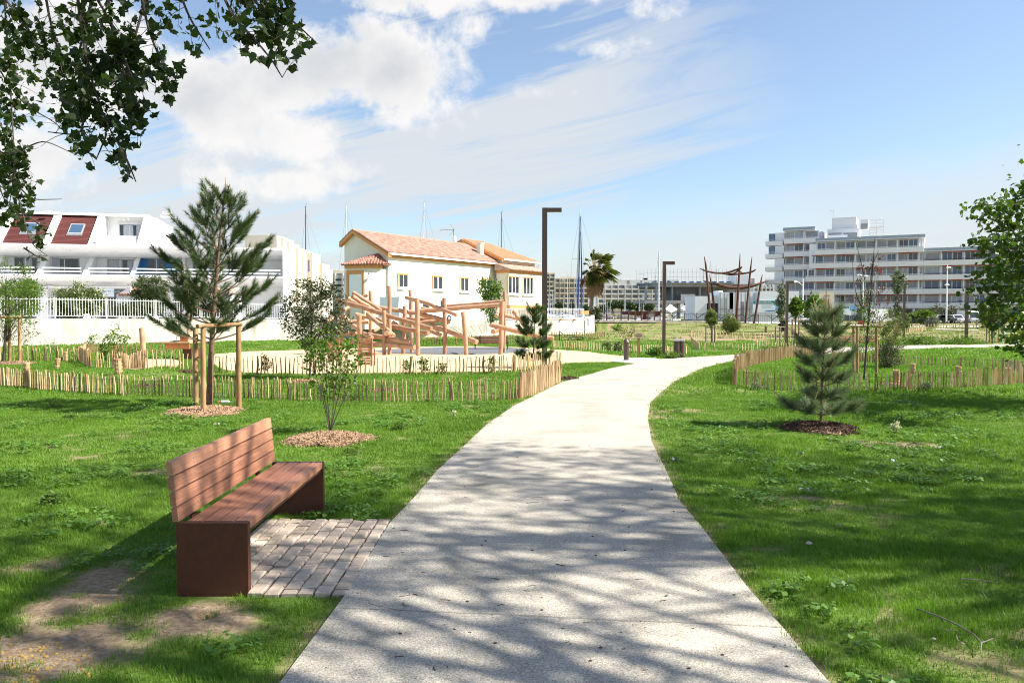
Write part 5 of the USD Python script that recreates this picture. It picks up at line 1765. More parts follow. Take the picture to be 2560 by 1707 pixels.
# ------------------------------------------------------------------ sailing boats
def yacht(u, top, y, label, m='mast_white', base=-1.0, rake=0.0, spread=None, cover=False, hull=True, r=0.11, group=None):
    x, zt = W(u, top, y)[0], W(u, top, y)[2]
    t = thing('sailing_boat', label, 'boat', (x, y, base), group)
    H = zt - base
    L = max(4.0, H * 0.62)
    mast = MB()
    mast.tube([(0, 0, 0.6), (rake * 0.5, 0, H * 0.5), (rake, 0, H)], [r, r * 0.9, r * 0.55], 6)
    mast.tube([(rake, 0, H), (rake + 0.12, 0, H + H * 0.03)], 0.02, 3)
    mast.tube([(rake - 0.25, 0, H + 0.02), (rake + 0.25, 0, H + 0.1)], 0.02, 3)
    put('mast', mast, M[m], t, world=False)
    for f in spread or ():
        s = MB()
        wd_ = H * 0.05
        s.tube([(rake * f - wd_, 0, H * f), (rake * f + wd_, 0, H * f)], 0.035, 4)
        put('spreader', s, M[m], t, world=False)
    st = MB()
    wd_ = H * 0.05
    f = (spread or (0.55,))[0]
    for sg_ in (-1, 1):
        st.tube([(rake, 0, H * 0.97), (rake * f + sg_ * wd_, 0, H * f), (sg_ * L * 0.1, 0, 0.9)], 0.014, 3, caps=False)
    st.tube([(rake, 0, H * 0.97), (L * 0.5, -0.5, 0.9)], 0.014, 3, caps=False)
    put('stays', st, M['mast_dark'], t, world=False)
    b = MB()
    pr = [(-0.5, 0.10), (-0.3, 0.145), (0.0, 0.16), (0.25, 0.12), (0.5, 0.01)]
    v, k = [], len(pr)
    for s, w_ in pr:
        v += [(s * L, -w_ * L, 0.95 + 0.25 * max(0, s)), (s * L, -w_ * L * 0.7, 0.1), (s * L, 0, -0.3), (s * L, w_ * L * 0.7, 0.1), (s * L, w_ * L, 0.95 + 0.25 * max(0, s))]
    f = []
    for i in range(k - 1):
        for j in range(4):
            a = i * 5 + j
            f += [[a, a + 1, a + 6], [a, a + 6, a + 5]]
        f += [[i * 5, i * 5 + 5, i * 5 + 9], [i * 5, i * 5 + 9, i * 5 + 4]]
    f += [[0, 4, 3], [0, 3, 2], [0, 2, 1]]
    b.add(v, f)
    put('hull', b, M['hull'], t, world=False)
    b = MB()
    b.corners([(-0.18 * L, -0.07 * L, 0.95), (0.2 * L, -0.05 * L, 1.0), (0.2 * L, 0.05 * L, 1.0), (-0.18 * L, 0.07 * L, 0.95), (-0.15 * L, -0.055 * L, 1.5), (0.1 * L, -0.04 * L, 1.4), (0.1 * L, 0.04 * L, 1.4), (-0.15 * L, 0.055 * L, 1.5)])
    put('cabin', b, M['hull'], t, world=False)
    b = MB()
    b.tube([(0, 0, 2.1), (-L * 0.36, 0, 2.15)], [0.10, 0.10], 5)
    put('boom', b, M['sail_blue'], t, world=False)
    if cover:
        b = MB()
        for dx in (0.45, 1.15):
            b.tube([(dx, -0.1, 1.5), (rake * 0.5 + dx * 0.62, -0.1, H * 0.5), (rake + dx * 0.1, -0.05, H * (0.93 if dx < 0.5 else 0.80))], [0.17, 0.13, 0.05], 6)
        put('furled_sail', b, M['sail_blue'], t, world=False)
    return t


yacht(A2(446, 0)[0], A2(0, 138)[1], 122, 'sailing boat with a dark mast rising behind the white building', 'mast_dark', rake=0.15, spread=(0.47,))
yacht(A2(800, 0)[0], A2(0, 118)[1], 126, 'sailing boat with a tall white mast just left of the tiled house', rake=0.5, spread=(0.49,), r=0.14)
yacht(A2(1520, 0)[0], A2(0, 95)[1], 130, 'sailing boat with a white mast above the middle of the tiled roof', rake=0.4, spread=(0.5,), r=0.13)
yacht(A2(2248, 0)[0], A2(0, 190)[1], 128, 'sailing boat with a slim blue grey mast above the right wing of the house', 'mast_dark', rake=0.1, spread=(0.5,))
yacht(A3(580, 0)[0], A3(0, 150)[1], 140, 'large sailing boat with twin dark blue furled sails left of the palm', rake=0.9, spread=(0.57,), cover=True, r=0.13)
yacht(A3(1349, 0)[0], A3(0, 548)[1], 150, 'sailing boat with a grey mast beside the second lamp post', 'mast_white', spread=(0.6,), r=0.2)
yacht(A3(1822, 0)[0], A3(0, 632)[1], 215, 'sailing boat mast behind the left of the rusty sculpture', spread=(0.6,), r=0.2)
yacht(A3(1882, 0)[0], A3(0, 678)[1], 222, 'sailing boat mast rising between the sculpture poles', spread=(0.6,), r=0.2)
yacht(A3(1758, 0)[0], A3(0, 684)[1], 225, 'shorter sailing boat mast at the left edge of the sculpture', spread=(0.6,), r=0.2)
yacht(P4(490, 0)[0], P4(0, 745)[1], 230, 'sailing boat with a grey mast left of the blue sail covers', 'mast_white', spread=(0.6,), r=0.16)
yacht(P4(260, 0)[0], P4(0, 660)[1] + 60, 235, 'sailing boat mast close to the near lamp post', spread=(0.6,), r=0.13)
rr = random.Random(4)
proto = yacht(P4(1078, 0)[0], P4(0, 1130)[1], 205, 'white sailing boat moored in the marina', spread=(0.6,), r=0.075, group='small sailing boats moored in the marina')
for k in range(38):
    X = rr.uniform(150, 2300)
    if abs(X - 1078) < 12:
        continue
    y = rr.uniform(150, 330)
    q = W(*P4(X, 1300), y)
    copy_of(proto, (q[0], y, -1.0), rr.choice((0, PI)) + rr.uniform(-0.3, 0.3), scale=rr.uniform(0.7, 1.25) * (1 + (y - 205) / 420))
# boats laid up under covers by the slipway
for X, Y, w_, h_, lab in ((720, 930, 95, 130, 'white tented boat cover seen under the concrete slab'), (940, 930, 70, 90, 'second smaller white boat cover under the slab')):
    a = W(*P3(X, Y), 162)
    sc = 162 / F * K3
    t = thing('boat_cover', lab, 'boat cover', (a[0], 162, -0.3))
    b = MB()
    top_ = np.array([a[0] - 0.1, 162, a[2] + h_ * 0.5 * sc])
    e = [np.array([a[0] - w_ * sc, 161, a[2] - 0.1 * h_ * sc]), np.array([a[0] - 0.1 * w_ * sc, 160.4, a[2] - 0.55 * h_ * sc]), np.array([a[0] + w_ * sc, 161, a[2] - 0.15 * h_ * sc]), np.array([a[0], 165, a[2]])]
    for i in range(4):
        b.add([e[i], e[(i + 1) % 4], top_], [[0, 1, 2]])
    put('cloth', b, M['white_paint'], t)
    b = MB()
    b.tube([(a[0], 162, -0.6), top_], 0.08, 5)
    put('pole', b, M['mast_white'], t)
# ------------------------------------------------------------------ the near bench
def make_bench(name, label, loc, L=1.97, w=0.435, rotz=0.0, seat=0.45, back=0.84, group=None, nseat=4, nback=4):
    """Seat from x=-w to 0, running along +y from 0 to L; the back stands on the -x side."""
    t = thing(name, label, 'bench', loc, group, rotz)
    c, s = math.cos(rotz), math.sin(rotz)

    def lp(name, mb, m, **k):
        put(name, mb, m, t, world=False, **k)

    for y0 in (0.0, L - 0.05):
        b = MB()
        b.box(-w, 0, y0, y0 + 0.05, -0.03, seat - 0.004)
        b.box(-w + 0.003, -0.003, y0 + 0.003, y0 + 0.047, seat - 0.006, seat + 0.002)
        lp('end_panel', b, M['bench_steel'])
    b = MB()
    b.box(-w + 0.03, -0.02, 0.05, L - 0.05, seat - 0.075, seat - 0.055)
    for yy in (0.3, L - 0.36):
        xb = lambda z: -w - 0.0215 - 0.10 * (z - seat)
        b.corners([(xb(seat) - 0.016, yy, seat - 0.07), (xb(seat), yy, seat - 0.07), (xb(seat), yy + 0.06, seat - 0.07), (xb(seat) - 0.016, yy + 0.06, seat - 0.07), (xb(back) - 0.016, yy, back - 0.03), (xb(back), yy, back - 0.03), (xb(back), yy + 0.06, back - 0.03), (xb(back) - 0.016, yy + 0.06, back - 0.03)])
        b.box(-w - 0.03, -w + 0.03, yy, yy + 0.06, seat - 0.0755, seat - 0.0705)
    lp('frame', b, M['bench_steel'])
    sw = (w - 0.04) / nseat
    for i in range(nseat):
        b = MB()
        x0 = -w + 0.04 + i * sw + 0.004
        x1 = x0 + sw - 0.009
        y0, y1 = 0.052 + (0.006 if i % 2 else 0.0), L - 0.052
        z0, z1 = seat - 0.045, seat + 0.004
        ch = 0.004
        for (q0, q1, za, zb) in ((x0, x1, z0, z1 - ch), (x0 + ch, x1 - ch, z1 - ch, z1)):
            b.box(q0, q1, y0, y1, za, zb)
        lp('seat_slat', b, M['bench_wood'])
    bh = (back - seat - 0.012) / nback
    lean = 0.10
    for i in range(nback):
        za = seat + 0.012 + i * bh
        zb = za + bh - 0.013
        x = lambda z: -w + 0.015 - lean * (z - seat)
        b = MB()
        th = 0.036
        b.corners([(x(za) - th, 0, za), (x(za), 0, za), (x(za), L, za), (x(za) - th, L, za), (x(zb) - th, 0, zb), (x(zb), 0, zb), (x(zb), L, zb), (x(zb) - th, L, zb)])
        lp('back_slat', b, M['bench_wood'])
    b = MB()
    for yy in (0.33, L - 0.33):
        for i in range(nback):
            z = seat + 0.012 + (i + 0.5) * bh
            b.box(-w + 0.0165 - lean * (z - seat), -w + 0.018 - lean * (z - seat), yy - 0.006, yy + 0.006, z - 0.006, z + 0.006)
    lp('bolt', b, M['silver'])
    return t


make_bench('wooden_bench', 'reddish brown slatted wooden bench with dark steel end panels in the foreground', (-1.612, 4.755, 0.0))
# second and third bench
p = G(*P2(1660, 1025))
ba = make_bench('wooden_bench', 'brown slatted bench at the back of the playground behind the tall log posts', (W(*P2(1672, 1000), 47.5)[0], 47.5, float(ground_h(0, 47.5)) + 0.02), L=2.0, rotz=PI / 2, seat=0.42, back=0.80)
q0 = W(*A4(662, 1412), 50.0)
bb = make_bench('wooden_bench', 'small bench with sunlit pale slats beside the right branch of the path', (q0[0] + 0.0, 49.4, float(ground_h(q0[0], 50.0)) + 0.02), L=2.2, w=0.55, rotz=-PI / 2, seat=0.36, back=0.72)


# ------------------------------------------------------------------ lamp posts
def lamp_post(u, v, top, label, w=0.16, arm=0.42, y=None):
    g = G(u, v)
    if y:
        g = W(u, v, y)
    t = thing('lamp_post', label, 'lamp post', g, 'brown angled lamp posts along the path')
    h = W(u, top, g[1])[2] - g[2]
    b = MB()
    b.box(-w / 2, w / 2, -w / 2, w / 2, 0.0, h)
    put('post', b, M['brown_steel'], t, world=False)
    b = MB()
    b.box(w / 2 + 0.002, w / 2 + arm, -w / 2 + 0.004, w / 2 - 0.004, h - 0.135, h - 0.002)
    put('arm', b, M['brown_steel'], t, world=False)
    b = MB()
    b.box(w / 2 + 0.06, w / 2 + arm - 0.03, -w / 2 + 0.025, w / 2 - 0.025, h - 0.142, h - 0.137)
    b.box(w / 2 + arm, w / 2 + arm + 0.006, -w / 2 + 0.006, w / 2 - 0.006, h - 0.13, h - 0.006)
    put('lamp_lens', b, M['lamp_glass'], t, world=False)
    b = MB()
    b.box(-w * 0.8, w * 0.8, -w * 0.8, w * 0.8, -0.05, 0.02)
    put('base_plate', b, M['brown_steel'], t, world=False)
    return t


lamp_post(1361, 913, 520, 'tall brown lamp post nearest the camera beside the low picket fence corner', arm=0.46)
lamp_post(1659, 895.5, 653.5, 'brown lamp post standing between the bin and the signboard', w=0.125, arm=0.36)
lamp_post(1966, 875, 702.5, 'brown lamp post behind the right hand picket enclosure', w=0.135, arm=0.30)
lamp_post(2415, 860, 705, 'brown lamp post at the right partly behind the large leafy branches', w=0.16, arm=0.4)
lamp_post(2259, 850, 708, 'slim brown lamp post seen behind the flowering tree and bush', w=0.13, arm=0.2)


def street_light(u, base, top, y, heads, label):
    g = W(u, base, y)
    t = thing('street_light', label, 'street light', g, 'white street lights before the right apartment building')
    h = W(u, top, y)[2] - g[2]
    b = MB()
    b.tube([(0, 0, 0), (0, 0, h * 0.5), (0, 0, h)], [0.14, 0.11, 0.07], 8)
    put('pole', b, M['white_paint'], t, world=False)
    for du, v in heads:
        e = W(u + du, v, y) - g
        a = MB()
        a.tube([(0, 0, e[2] - 0.55), (e[0] * 0.5, 0, e[2] - 0.1), (e[0], 0, e[2])], 0.05, 6)
        put('arm', a, M['white_paint'], t, world=False)
        d = MB()
        d.ball(e, 0.42, 2, (1, 0.6, 0.32))
        put('lamp_head', d, M['white_paint'], t, world=False)


street_light(A4(318, 0)[0], 792, A4(0, 795)[1], 118, [(-19, A4(0, 825)[1])], 'white street light with one long arm at the left end of the car park')
street_light(A4(868, 0)[0], 798, A4(0, 735)[1], 128, [(-8, A4(0, 762)[1]), (8, A4(0, 772)[1])], 'white street light with a double head behind the flowering tree')
street_light(A4(1636, 0)[0], 804, A4(0, 665)[1], 132, [(6, A4(0, 693)[1]), (2, A4(0, 852)[1])], 'tall white street light with two heads in front of the right building')


# ------------------------------------------------------------------ bin, fountain, signboard, lounger
g = G(1697, 895)
t = thing('litter_bin', 'brown twin cylinder litter bin with a silver lid beside the lamp post', 'bin', g)
sc = g[1] / F
b = MB()
R1 = 8.6 * sc
b.lathe((-4.6 * sc, 0, 0), [(R1, 0.03), (R1, 0.72)], 20)
put('body', b, M['brown_steel'], t, world=False)
b = MB()
b.lathe((7.6 * sc, -0.03, 0), [(6.2 * sc, 0.0), (6.2 * sc, 0.72)], 16)
put('ash_column', b, M['brown_steel'], t, world=False)
b = MB()
b.lathe((-4.6 * sc, 0, 0), [(R1 + 0.015, 0.725), (R1 + 0.02, 0.79), (R1 - 0.03, 0.80)], 20)
b.lathe((7.6 * sc, -0.03, 0), [(6.2 * sc + 0.012, 0.725), (6.2 * sc + 0.012, 0.785)], 16)
put('lid', b, M['silver'], t, world=False)
b = MB()
b.lathe((-4.6 * sc, 0, 0), [(0.10, -0.05), (0.10, 0.03)], 12)
put('foot', b, M['dark_rail'], t, world=False)

g = G(1565.5, 902)
sc = g[1] / F
t = thing('drinking_fountain', 'round brown metal drinking fountain post on its pale pad', 'fountain', g)
b = MB()
b.lathe((0, 0, 0), [(0.125, 0), (0.125, 0.03), (0.098, 0.05), (0.090, 0.62), (0.10, 0.64), (0.10, 0.66)], 16)
put('column', b, M['brown_steel'], t, world=False)
b = MB()
b.lathe((0, 0, 0), [(0.112, 0.662), (0.112, 0.70), (0.07, 0.77), (0.05, 0.80), (0.012, 0.815)], 16)
put('cap', b, M['brown_steel'], t, world=False)
b = MB()
b.tube([(0.08, -0.02, 0.50), (0.15, -0.03, 0.52), (0.20, -0.04, 0.47), (0.205, -0.04, 0.43)], [0.026, 0.024, 0.022, 0.022], 8)
put('spout', b, M['brown_steel'], t, world=False)
b = MB()
b.ball((0.10, -0.02, 0.24), 0.03, 1)
put('push_button', b, M['brown_steel'], t, world=False)

g = G(A3(1161, 0)[0], A3(0, 1518)[1])
t = thing('signboard', 'small pale wooden signboard on a single post behind the fountain', 'sign', g)
w = (1205 - 1128) * K6 * g[1] / F
h1, h0 = W(0, A3(0, 1290)[1], g[1])[2] - g[2], W(0, A3(0, 1340)[1], g[1])[2] - g[2]
b = MB()
b.box(-0.045, 0.045, -0.02, 0.03, -0.1, h0 + 0.1)
put('post', b, M['stake'], t, world=False)
b = MB()
b.box(-w / 2, w / 2, -0.045, -0.022, h0, h1)
put('board', b, M['bamboo_sign'], t, world=False)
b = MB()
for k, (z, a) in enumerate(((0.82, 0.5), (0.60, 0.8), (0.48, 0.74), (0.36, 0.8), (0.22, 0.6))):
    zz = h0 + (h1 - h0) * z
    b.box(-w / 2 * a, w / 2 * a, -0.0475, -0.0455, zz - (0.012 if k else 0.018), zz + 0.004)
put('lettering', b, M['ink_dark'], t, world=False)

g = G(A3(560, 0)[0], A3(0, 1361)[1])
t = thing('lounge_chair', 'black metal lounge chair with raised back on the far lawn', 'lounge chair', g)
sc = g[1] / F * K6
f = lambda X, Y, dy: np.array([(X - 560) * sc, dy, (1361 - Y) * sc])
for dy, nm in ((-0.28, 'a'), (0.28, 'b')):
    b = MB()
    b.tube([f(435, 1275, dy), f(515, 1345, dy), f(560, 1330, dy), f(655, 1332, dy)], 0.025, 6)
    b.tube([f(650, 1332, dy), f(650, 1361, dy)], 0.025, 6)
    b.tube([f(432, 1275, dy), f(436, 1361, dy)], 0.02, 6)
    b.tube([f(520, 1345, dy), f(520, 1361, dy)], 0.02, 6)
    put('side_frame', b, M['black_iron'], t, world=False)
for (X0, Y0), (X1, Y1), nm in (((437, 1277), (515, 1345), 'backrest'), ((515, 1345), (560, 1330), 'seat'), ((560, 1330), (655, 1332), 'leg_rest')):
    b = MB()
    a0, a1 = f(X0, Y0, 0), f(X1, Y1, 0)
    b.beam(a0, a1, 0.54, 0.02)
    put(nm, b, M['black_mesh'], t, world=False)


# ------------------------------------------------------------------ slatted brown seats in the playground, seen from behind
def slatted_seat(u0, u1, vt, y, label, nsl=9):
    a, c = W(u0, vt, y), W(u1, vt, y)
    gz = float(ground_h((a[0] + c[0]) / 2, y))
    w, h = c[0] - a[0], a[2] - gz
    t = thing('slatted_armchair', label, 'armchair', ((a[0] + c[0]) / 2, y, gz), 'brown slatted armchairs at the playground edge')
    for x in (-w / 2, w / 2 - 0.045):
        b = MB()
        b.box(x, x + 0.045, 0, 0.05, 0, h)
        put('back_post', b, M['bench_wood'], t, world=False)
    b = MB()
    b.box(-w / 2 + 0.047, w / 2 - 0.047, 0, 0.05, h - 0.055, h)
    put('top_rail', b, M['bench_wood'], t, world=False)
    sl = (h - 0.12) / nsl
    for i in range(nsl):
        b = MB()
        b.box(-w / 2 + 0.047, w / 2 - 0.047, 0.01, 0.035, 0.06 + i * sl, 0.06 + i * sl + sl - 0.016)
        put('back_slat', b, M['bench_wood'], t, world=False)
    for x in (-w / 2, w / 2 - 0.045):
        b = MB()
        b.box(x, x + 0.045, 0.052, 0.55, h * 0.6, h * 0.6 + 0.04)
        b.box(x, x + 0.045, 0.50, 0.55, 0, h * 0.6)
        put('arm', b, M['bench_wood'], t, world=False)
    b = MB()
    b.box(-w / 2 + 0.047, w / 2 - 0.047, 0.052, 0.54, 0.38, 0.42)
    put('seat', b, M['bench_wood'], t, world=False)


slatted_seat(P1(1320, 0)[0], P1(1550, 0)[0], P1(0, 900)[1], 24.6, 'brown slatted armchair seen from behind in front of the log frame')
slatted_seat(P1(862, 0)[0], P1(1040, 0)[0], P1(0, 893)[1], 28.5, 'brown slatted armchair half hidden behind the leafy green shrub')


# ------------------------------------------------------------------ paling fences: every picket of the near ones a part
def paling(name, pts, hpx, label, spacing, wide, parts=True, seed=0, lean=0.035, group=None, posts=2.0, closed=False, heights=None):
    r = random.Random(seed)
    P = np.array([G(*p) for p in pts])
    seg = np.linalg.norm(np.diff(P[:, :2], axis=0), axis=1)
    cum = np.concatenate([[0], np.cumsum(seg)])
    L = cum[-1]
    mid = P[len(P) // 2]
    t = thing(name, label, 'fence', (mid[0], mid[1], mid[2]), group)
    at = lambda s: np.array([np.interp(s, cum, P[:, 0]), np.interp(s, cum, P[:, 1])])
    H = heights or hpx * mid[1] / F
    n = int(L / spacing)
    stuff = MB()
    since = 0.0
    for i in range(n + 1):
        s = min(L, (i + r.uniform(-0.18, 0.18)) * spacing)
        s = max(0, s)
        x, y = at(s)
        d = at(min(L, s + 0.05)) - at(max(0, s - 0.05))
        d = d / (np.linalg.norm(d) + 1e-9)
        z = float(ground_h(x, y))
        since += spacing
        post = since >= posts or i in (0, n)
        h = H * (r.uniform(0.95, 1.07) if post else r.uniform(0.86, 1.06))
        w = wide * (r.uniform(1.5, 2.1) if post else r.uniform(0.7, 1.3))
        if post:
            since = 0.0
        la, lb = r.gauss(0, lean) * h, r.gauss(0, lean * 0.6) * h
        bend = r.gauss(0, 0.012)
        nn = np.array([-d[1], d[0]])
        off = nn * (0.012 if post else 0.0)
        b = np.array([x + off[0], y + off[1], z - 0.06])
        m = np.array([x + off[0] + d[0] * (la * 0.5 + bend) + nn[0] * lb * 0.5, y + off[1] + d[1] * (la * 0.5 + bend) + nn[1] * lb * 0.5, z + h * 0.5])
        e = np.array([x + off[0] + d[0] * la + nn[0] * lb, y + off[1] + d[1] * la + nn[1] * lb, z + h])
        mb = MB() if parts else stuff
        if parts:
            mb.tube([b, m, e], [w / 2 * 1.05, w / 2, w / 2 * 0.85], 5)
            put('post' if post else 'picket', mb, M['picket'] if not post else M['stake'], t)
        else:
            mb.tube([b, e], [w / 2, w / 2 * 0.85], 4)
    if not parts:
        put('pickets', stuff, M['picket'], t, kind='stuff')
    for f in (0.22, 0.74):
        pts3 = []
        for s in np.linspace(0, L, max(4, int(L / 0.4))):
            x, y = at(s)
            pts3.append((x, y, float(ground_h(x, y)) + H * f + 0.01 * math.sin(s * 3)))
        mb = MB()
        mb.tube(pts3, 0.0028 if parts else 0.004, 3, caps=False)
        put('wire', mb, M['wire'], t)
    return t


FG = 'low chestnut paling fences around the plantings'
paling('paling_fence', [(-45, 960), (0, 963), (82, 972), (190, 980), (321, 989), (463, 991), (640, 997), (803, 1004), (967, 1005.6), (1075, 1004), (1184, 1003), (1266, 1001), (1300, 998)], 54,
       'long low paling fence crossing the left lawn just behind the staked pine', 0.075, 0.030, seed=1)
paling('paling_fence', [(1303, 998), (1330, 987), (1365, 972), (1402, 955)], 62, 'short dense paling fence turning back from the path edge to the near lamp post', 0.062, 0.034, seed=2, posts=3)
paling('paling_fence', [(226, 918), (300, 920.5), (362, 922.5), (500, 929), (640, 936), (800, 937.5), (960, 937.5), (1100, 936.5), (1230, 934), (1290, 930)], 46,
       'second paling fence in front of the sandy playground behind the long one', 0.115, 0.036, seed=3, lean=0.06)
paling('paling_fence', [(1290, 930), (1320, 926), (1350, 922), (1402, 917)], 40, 'brown dense end of paling fence beside the small pine at the lamp post', 0.11, 0.04, parts=False, seed=4)
paling('paling_fence', [(-40, 903), (0, 904), (90, 904), (196, 905), (206, 900), (214, 880)], 38, 'paling fence at the far left before the white wall', 0.16, 0.045, parts=True, seed=5)
paling('paling_fence', [(214, 880), (300, 884), (400, 882), (500, 880)], 22, 'paling fence behind the leaning log post and the play boat', 0.17, 0.05, parts=False, seed=6)
paling('paling_fence', [(198, 903), (212, 911), (224, 917)], 40, 'short dense corner of paling fence beside the grassy hummock', 0.085, 0.04, seed=16)
paling('paling_fence', [(1836, 964), (1880, 970), (1920, 974), (2020, 977), (2124, 979), (2247, 979), (2383, 972), (2480, 965), (2600, 955)], 50,
       'long low paling fence crossing the right lawn behind the young pine', 0.085, 0.032, seed=7)
paling('paling_fence', [(1836, 964), (1837, 950), (1839, 932), (1875, 917), (1920, 906), (1960, 899), (1996, 894), (2050, 890)], 29, 'tightly spaced brown paling fence along the path edge on the right', 0.06, 0.040, seed=8, heights=0.50)
paling('paling_fence', [(2080, 897), (2160, 906), (2252, 914), (2340, 917), (2420, 919), (2505, 922), (2545, 930), (2600, 945)], 27, 'paling fence at the back of the right enclosure behind the bush', 0.115, 0.036, seed=9)
paling('paling_fence', [P2(-200, 990), P2(310, 1000), P2(700, 1003), P2(1180, 1003), P2(1650, 1003), P2(1840, 1010)], 20, 'paling fence at the back of the playground below the garden wall', 0.19, 0.05, parts=False, seed=10)
paling('paling_fence', [(1384, 870), (1450, 873), (1540, 878), (1640, 884), (1716, 888.5)], 20, 'paling fence behind the drinking fountain and the bin', 0.17, 0.05, parts=False, seed=11)
paling('paling_fence', [(1380, 842.5), (1440, 842), (1514, 842)], 12.5, 'short paling fence behind the black lounge chair', 0.22, 0.07, parts=False, seed=12)
paling('paling_fence', [(1728, 858), (1748, 876), (1850, 876.5), (1990, 875)], 19, 'pale paling fence on the lawn to the right of the bin', 0.19, 0.055, parts=False, seed=13)
paling('paling_fence', [(1728, 843), (1800, 846), (1870, 847), (1990, 847)], 16, 'paling fence below the rusty sculpture platform', 0.22, 0.07, parts=False, seed=14)
paling('paling_fence', [P3(1400, 1242), P3(1700, 1246), P3(2060, 1246)], 8, 'thin pale paling fence at the foot of the sculpture platform', 0.26, 0.07, parts=False, seed=15)
paling('paling_fence', [(2225, 857), (2330, 857.5), (2420, 858), (2560, 858)], 14, 'paling fence beyond the right branch of the path', 0.22, 0.07, parts=False, seed=17)
paling('paling_fence', [(2283, 818.5), (2370, 819.5), (2490, 821)], 9.5, 'brown paling fence in front of the parked cars', 0.32, 0.10, parts=False, seed=18)
paling('paling_fence', [(2235, 832), (2275, 831), (2312, 827)], 11, 'short tan paling fence by the bushes before the car park', 0.26, 0.09, parts=False, seed=19)
paling('paling_fence', [(1890, 867), (1950, 866), (2040, 864)], 15, 'paling fence behind the third lamp post', 0.24, 0.07, parts=False, seed=20)


# ------------------------------------------------------------------ woven tubes round young plants
def wicker_tube(u, vb, vt, wpx, label, tilt=0.0, dark=False):
    g = G(u, vb)
    sc = g[1] / F
    h, w = (vb - vt) * sc, wpx * sc
    t = thing('wicker_tube', label, 'plant guard', g, 'woven plant guards standing in the grass')
    n = max(5, int(h / 0.045))
    m = M['wicker']
    for i in range(n):
        z0, z1 = h * i / n, h * (i + 0.86) / n
        rr = w / 2 * (1.04 if i % 2 else 0.97)
        b = MB()
        b.lathe((tilt * (z0 + z1) / 2, 0, 0), [(rr * 0.96, z0), (rr, (z0 * 2 + z1) / 3), (rr, (z0 + z1 * 2) / 3), (rr * 0.96, z1)], 12)
        put('woven_band', b, m, t, world=False)
    for k in range(6):
        a = k * PI / 3
        b = MB()
        b.tube([(w / 2 * math.cos(a), w / 2 * math.sin(a), -0.05), (w / 2 * math.cos(a) + tilt * h, w / 2 * math.sin(a), h * 1.06)], 0.006, 4)
        put('upright', b, m, t, world=False)


wicker_tube(68, 970, 905, 15, 'tall woven plant guard standing against the long left fence')
wicker_tube(141, 921, 895, 13, 'leaning woven plant guard on the grassy hummock', 0.18)
wicker_tube(164.5, 905, 879, 9.5, 'narrow woven plant guard at the back of the hummock')
wicker_tube(297, 935, 896, 18, 'wide woven plant guard between the two left fences', -0.06)
wicker_tube(2240, 960, 924, 15, 'brown woven plant guard behind the right fence beside the stakes')
wicker_tube(2282, 935, 908, 12, 'woven plant guard before the back fence of the right enclosure')
wicker_tube(2395, 945, 915, 14, 'woven plant guard in the middle of the right enclosure')
wicker_tube(2517, 945, 918, 14, 'woven plant guard near the right edge of the enclosure')
for u, v, h, w, l in ((P5(90, 0)[0], P5(0, 1280)[1], 11, 6, 'small orange brown plant guard left of the third lamp post'), (P3(2195, 0)[0], P3(0, 1300)[1], 14, 6, 'orange plant guard on the rise right of the sculpture'),
                      (P3(1985, 0)[0], P3(0, 1345)[1], 9, 4, 'tiny plant guard below the sculpture platform')):
    wicker_tube(u, v, v - h, w, l)
g = G(150, 903)
b = MB()
b.box(g[0] - 0.12, g[0] + 0.12, g[1] - 0.1, g[1] + 0.1, g[2] - 0.02, g[2] + 0.13)
pot = thing('plant_pot', 'small black box lying by the leaning woven guard', 'pot', g)
put('body', b, M['black_mesh'], pot)
b = MB()
b.box(g[0] - 0.13, g[0] + 0.13, g[1] - 0.11, g[1] + 0.11, g[2] + 0.131, g[2] + 0.15)
put('rim', b, M['black_mesh'], pot)
# ------------------------------------------------------------------ climbing frame of peeled logs: every log a part
lf = thing('log_climbing_frame', 'large climbing frame of crossing peeled logs on upright posts in the playground', 'climbing frame', (W(*P1(2250, 1170), 38)[0] - 3.5, 40.0, float(ground_h(-3, 40))))
rl_ = random.Random(8)


def log(conv, pts, wpx, ys_, name='log'):
    """A log through crop pixels, at the given depths (one for all, or first and last)."""
    n = len(pts)
    yy = np.full(n, ys_, float) if np.ndim(ys_) == 0 else np.interp(np.linspace(0, 1, n), np.linspace(0, 1, len(ys_)), ys_)
    P = np.array([W(*conv(X, Y), y) for (X, Y), y in zip(pts, yy)])
    m = max(6, int(np.linalg.norm(P[-1] - P[0]) / 0.5))
    tt = np.linspace(0, 1, m)
    src = np.linspace(0, 1, n)
    Q = np.stack([np.interp(tt, src, P[:, i]) for i in range(3)], 1)
    if n > 2:
        for _ in range(2):
            Q[1:-1] = (Q[:-2] + 2 * Q[1:-1] + Q[2:]) / 4
    rr_ = wpx * K3 * yy.mean() / F / 2
    Q[1:-1] += np.array([[rl_.gauss(0, 0.012), rl_.gauss(0, 0.012), rl_.gauss(0, 0.012)] for _ in range(m - 2)])
    rad = rr_ * (1.06 - 0.12 * tt) * np.array([rl_.uniform(0.95, 1.05) for _ in range(m)])
    b = MB()
    d0 = (Q[1] - Q[0]) / np.linalg.norm(Q[1] - Q[0])
    d1 = (Q[-1] - Q[-2]) / np.linalg.norm(Q[-1] - Q[-2])
    Q = np.vstack([Q[0], Q[0] + d0 * rr_ * 0.12, Q[1:-1], Q[-1] - d1 * rr_ * 0.12, Q[-1]])
    rad = np.concatenate([[rad[0] * 0.86], [rad[0]], rad[1:-1], [rad[-1]], [rad[-1] * 0.86]])
    b.tube(Q, rad, 12)
    put(name, b, M['log'], lf, smooth=40)


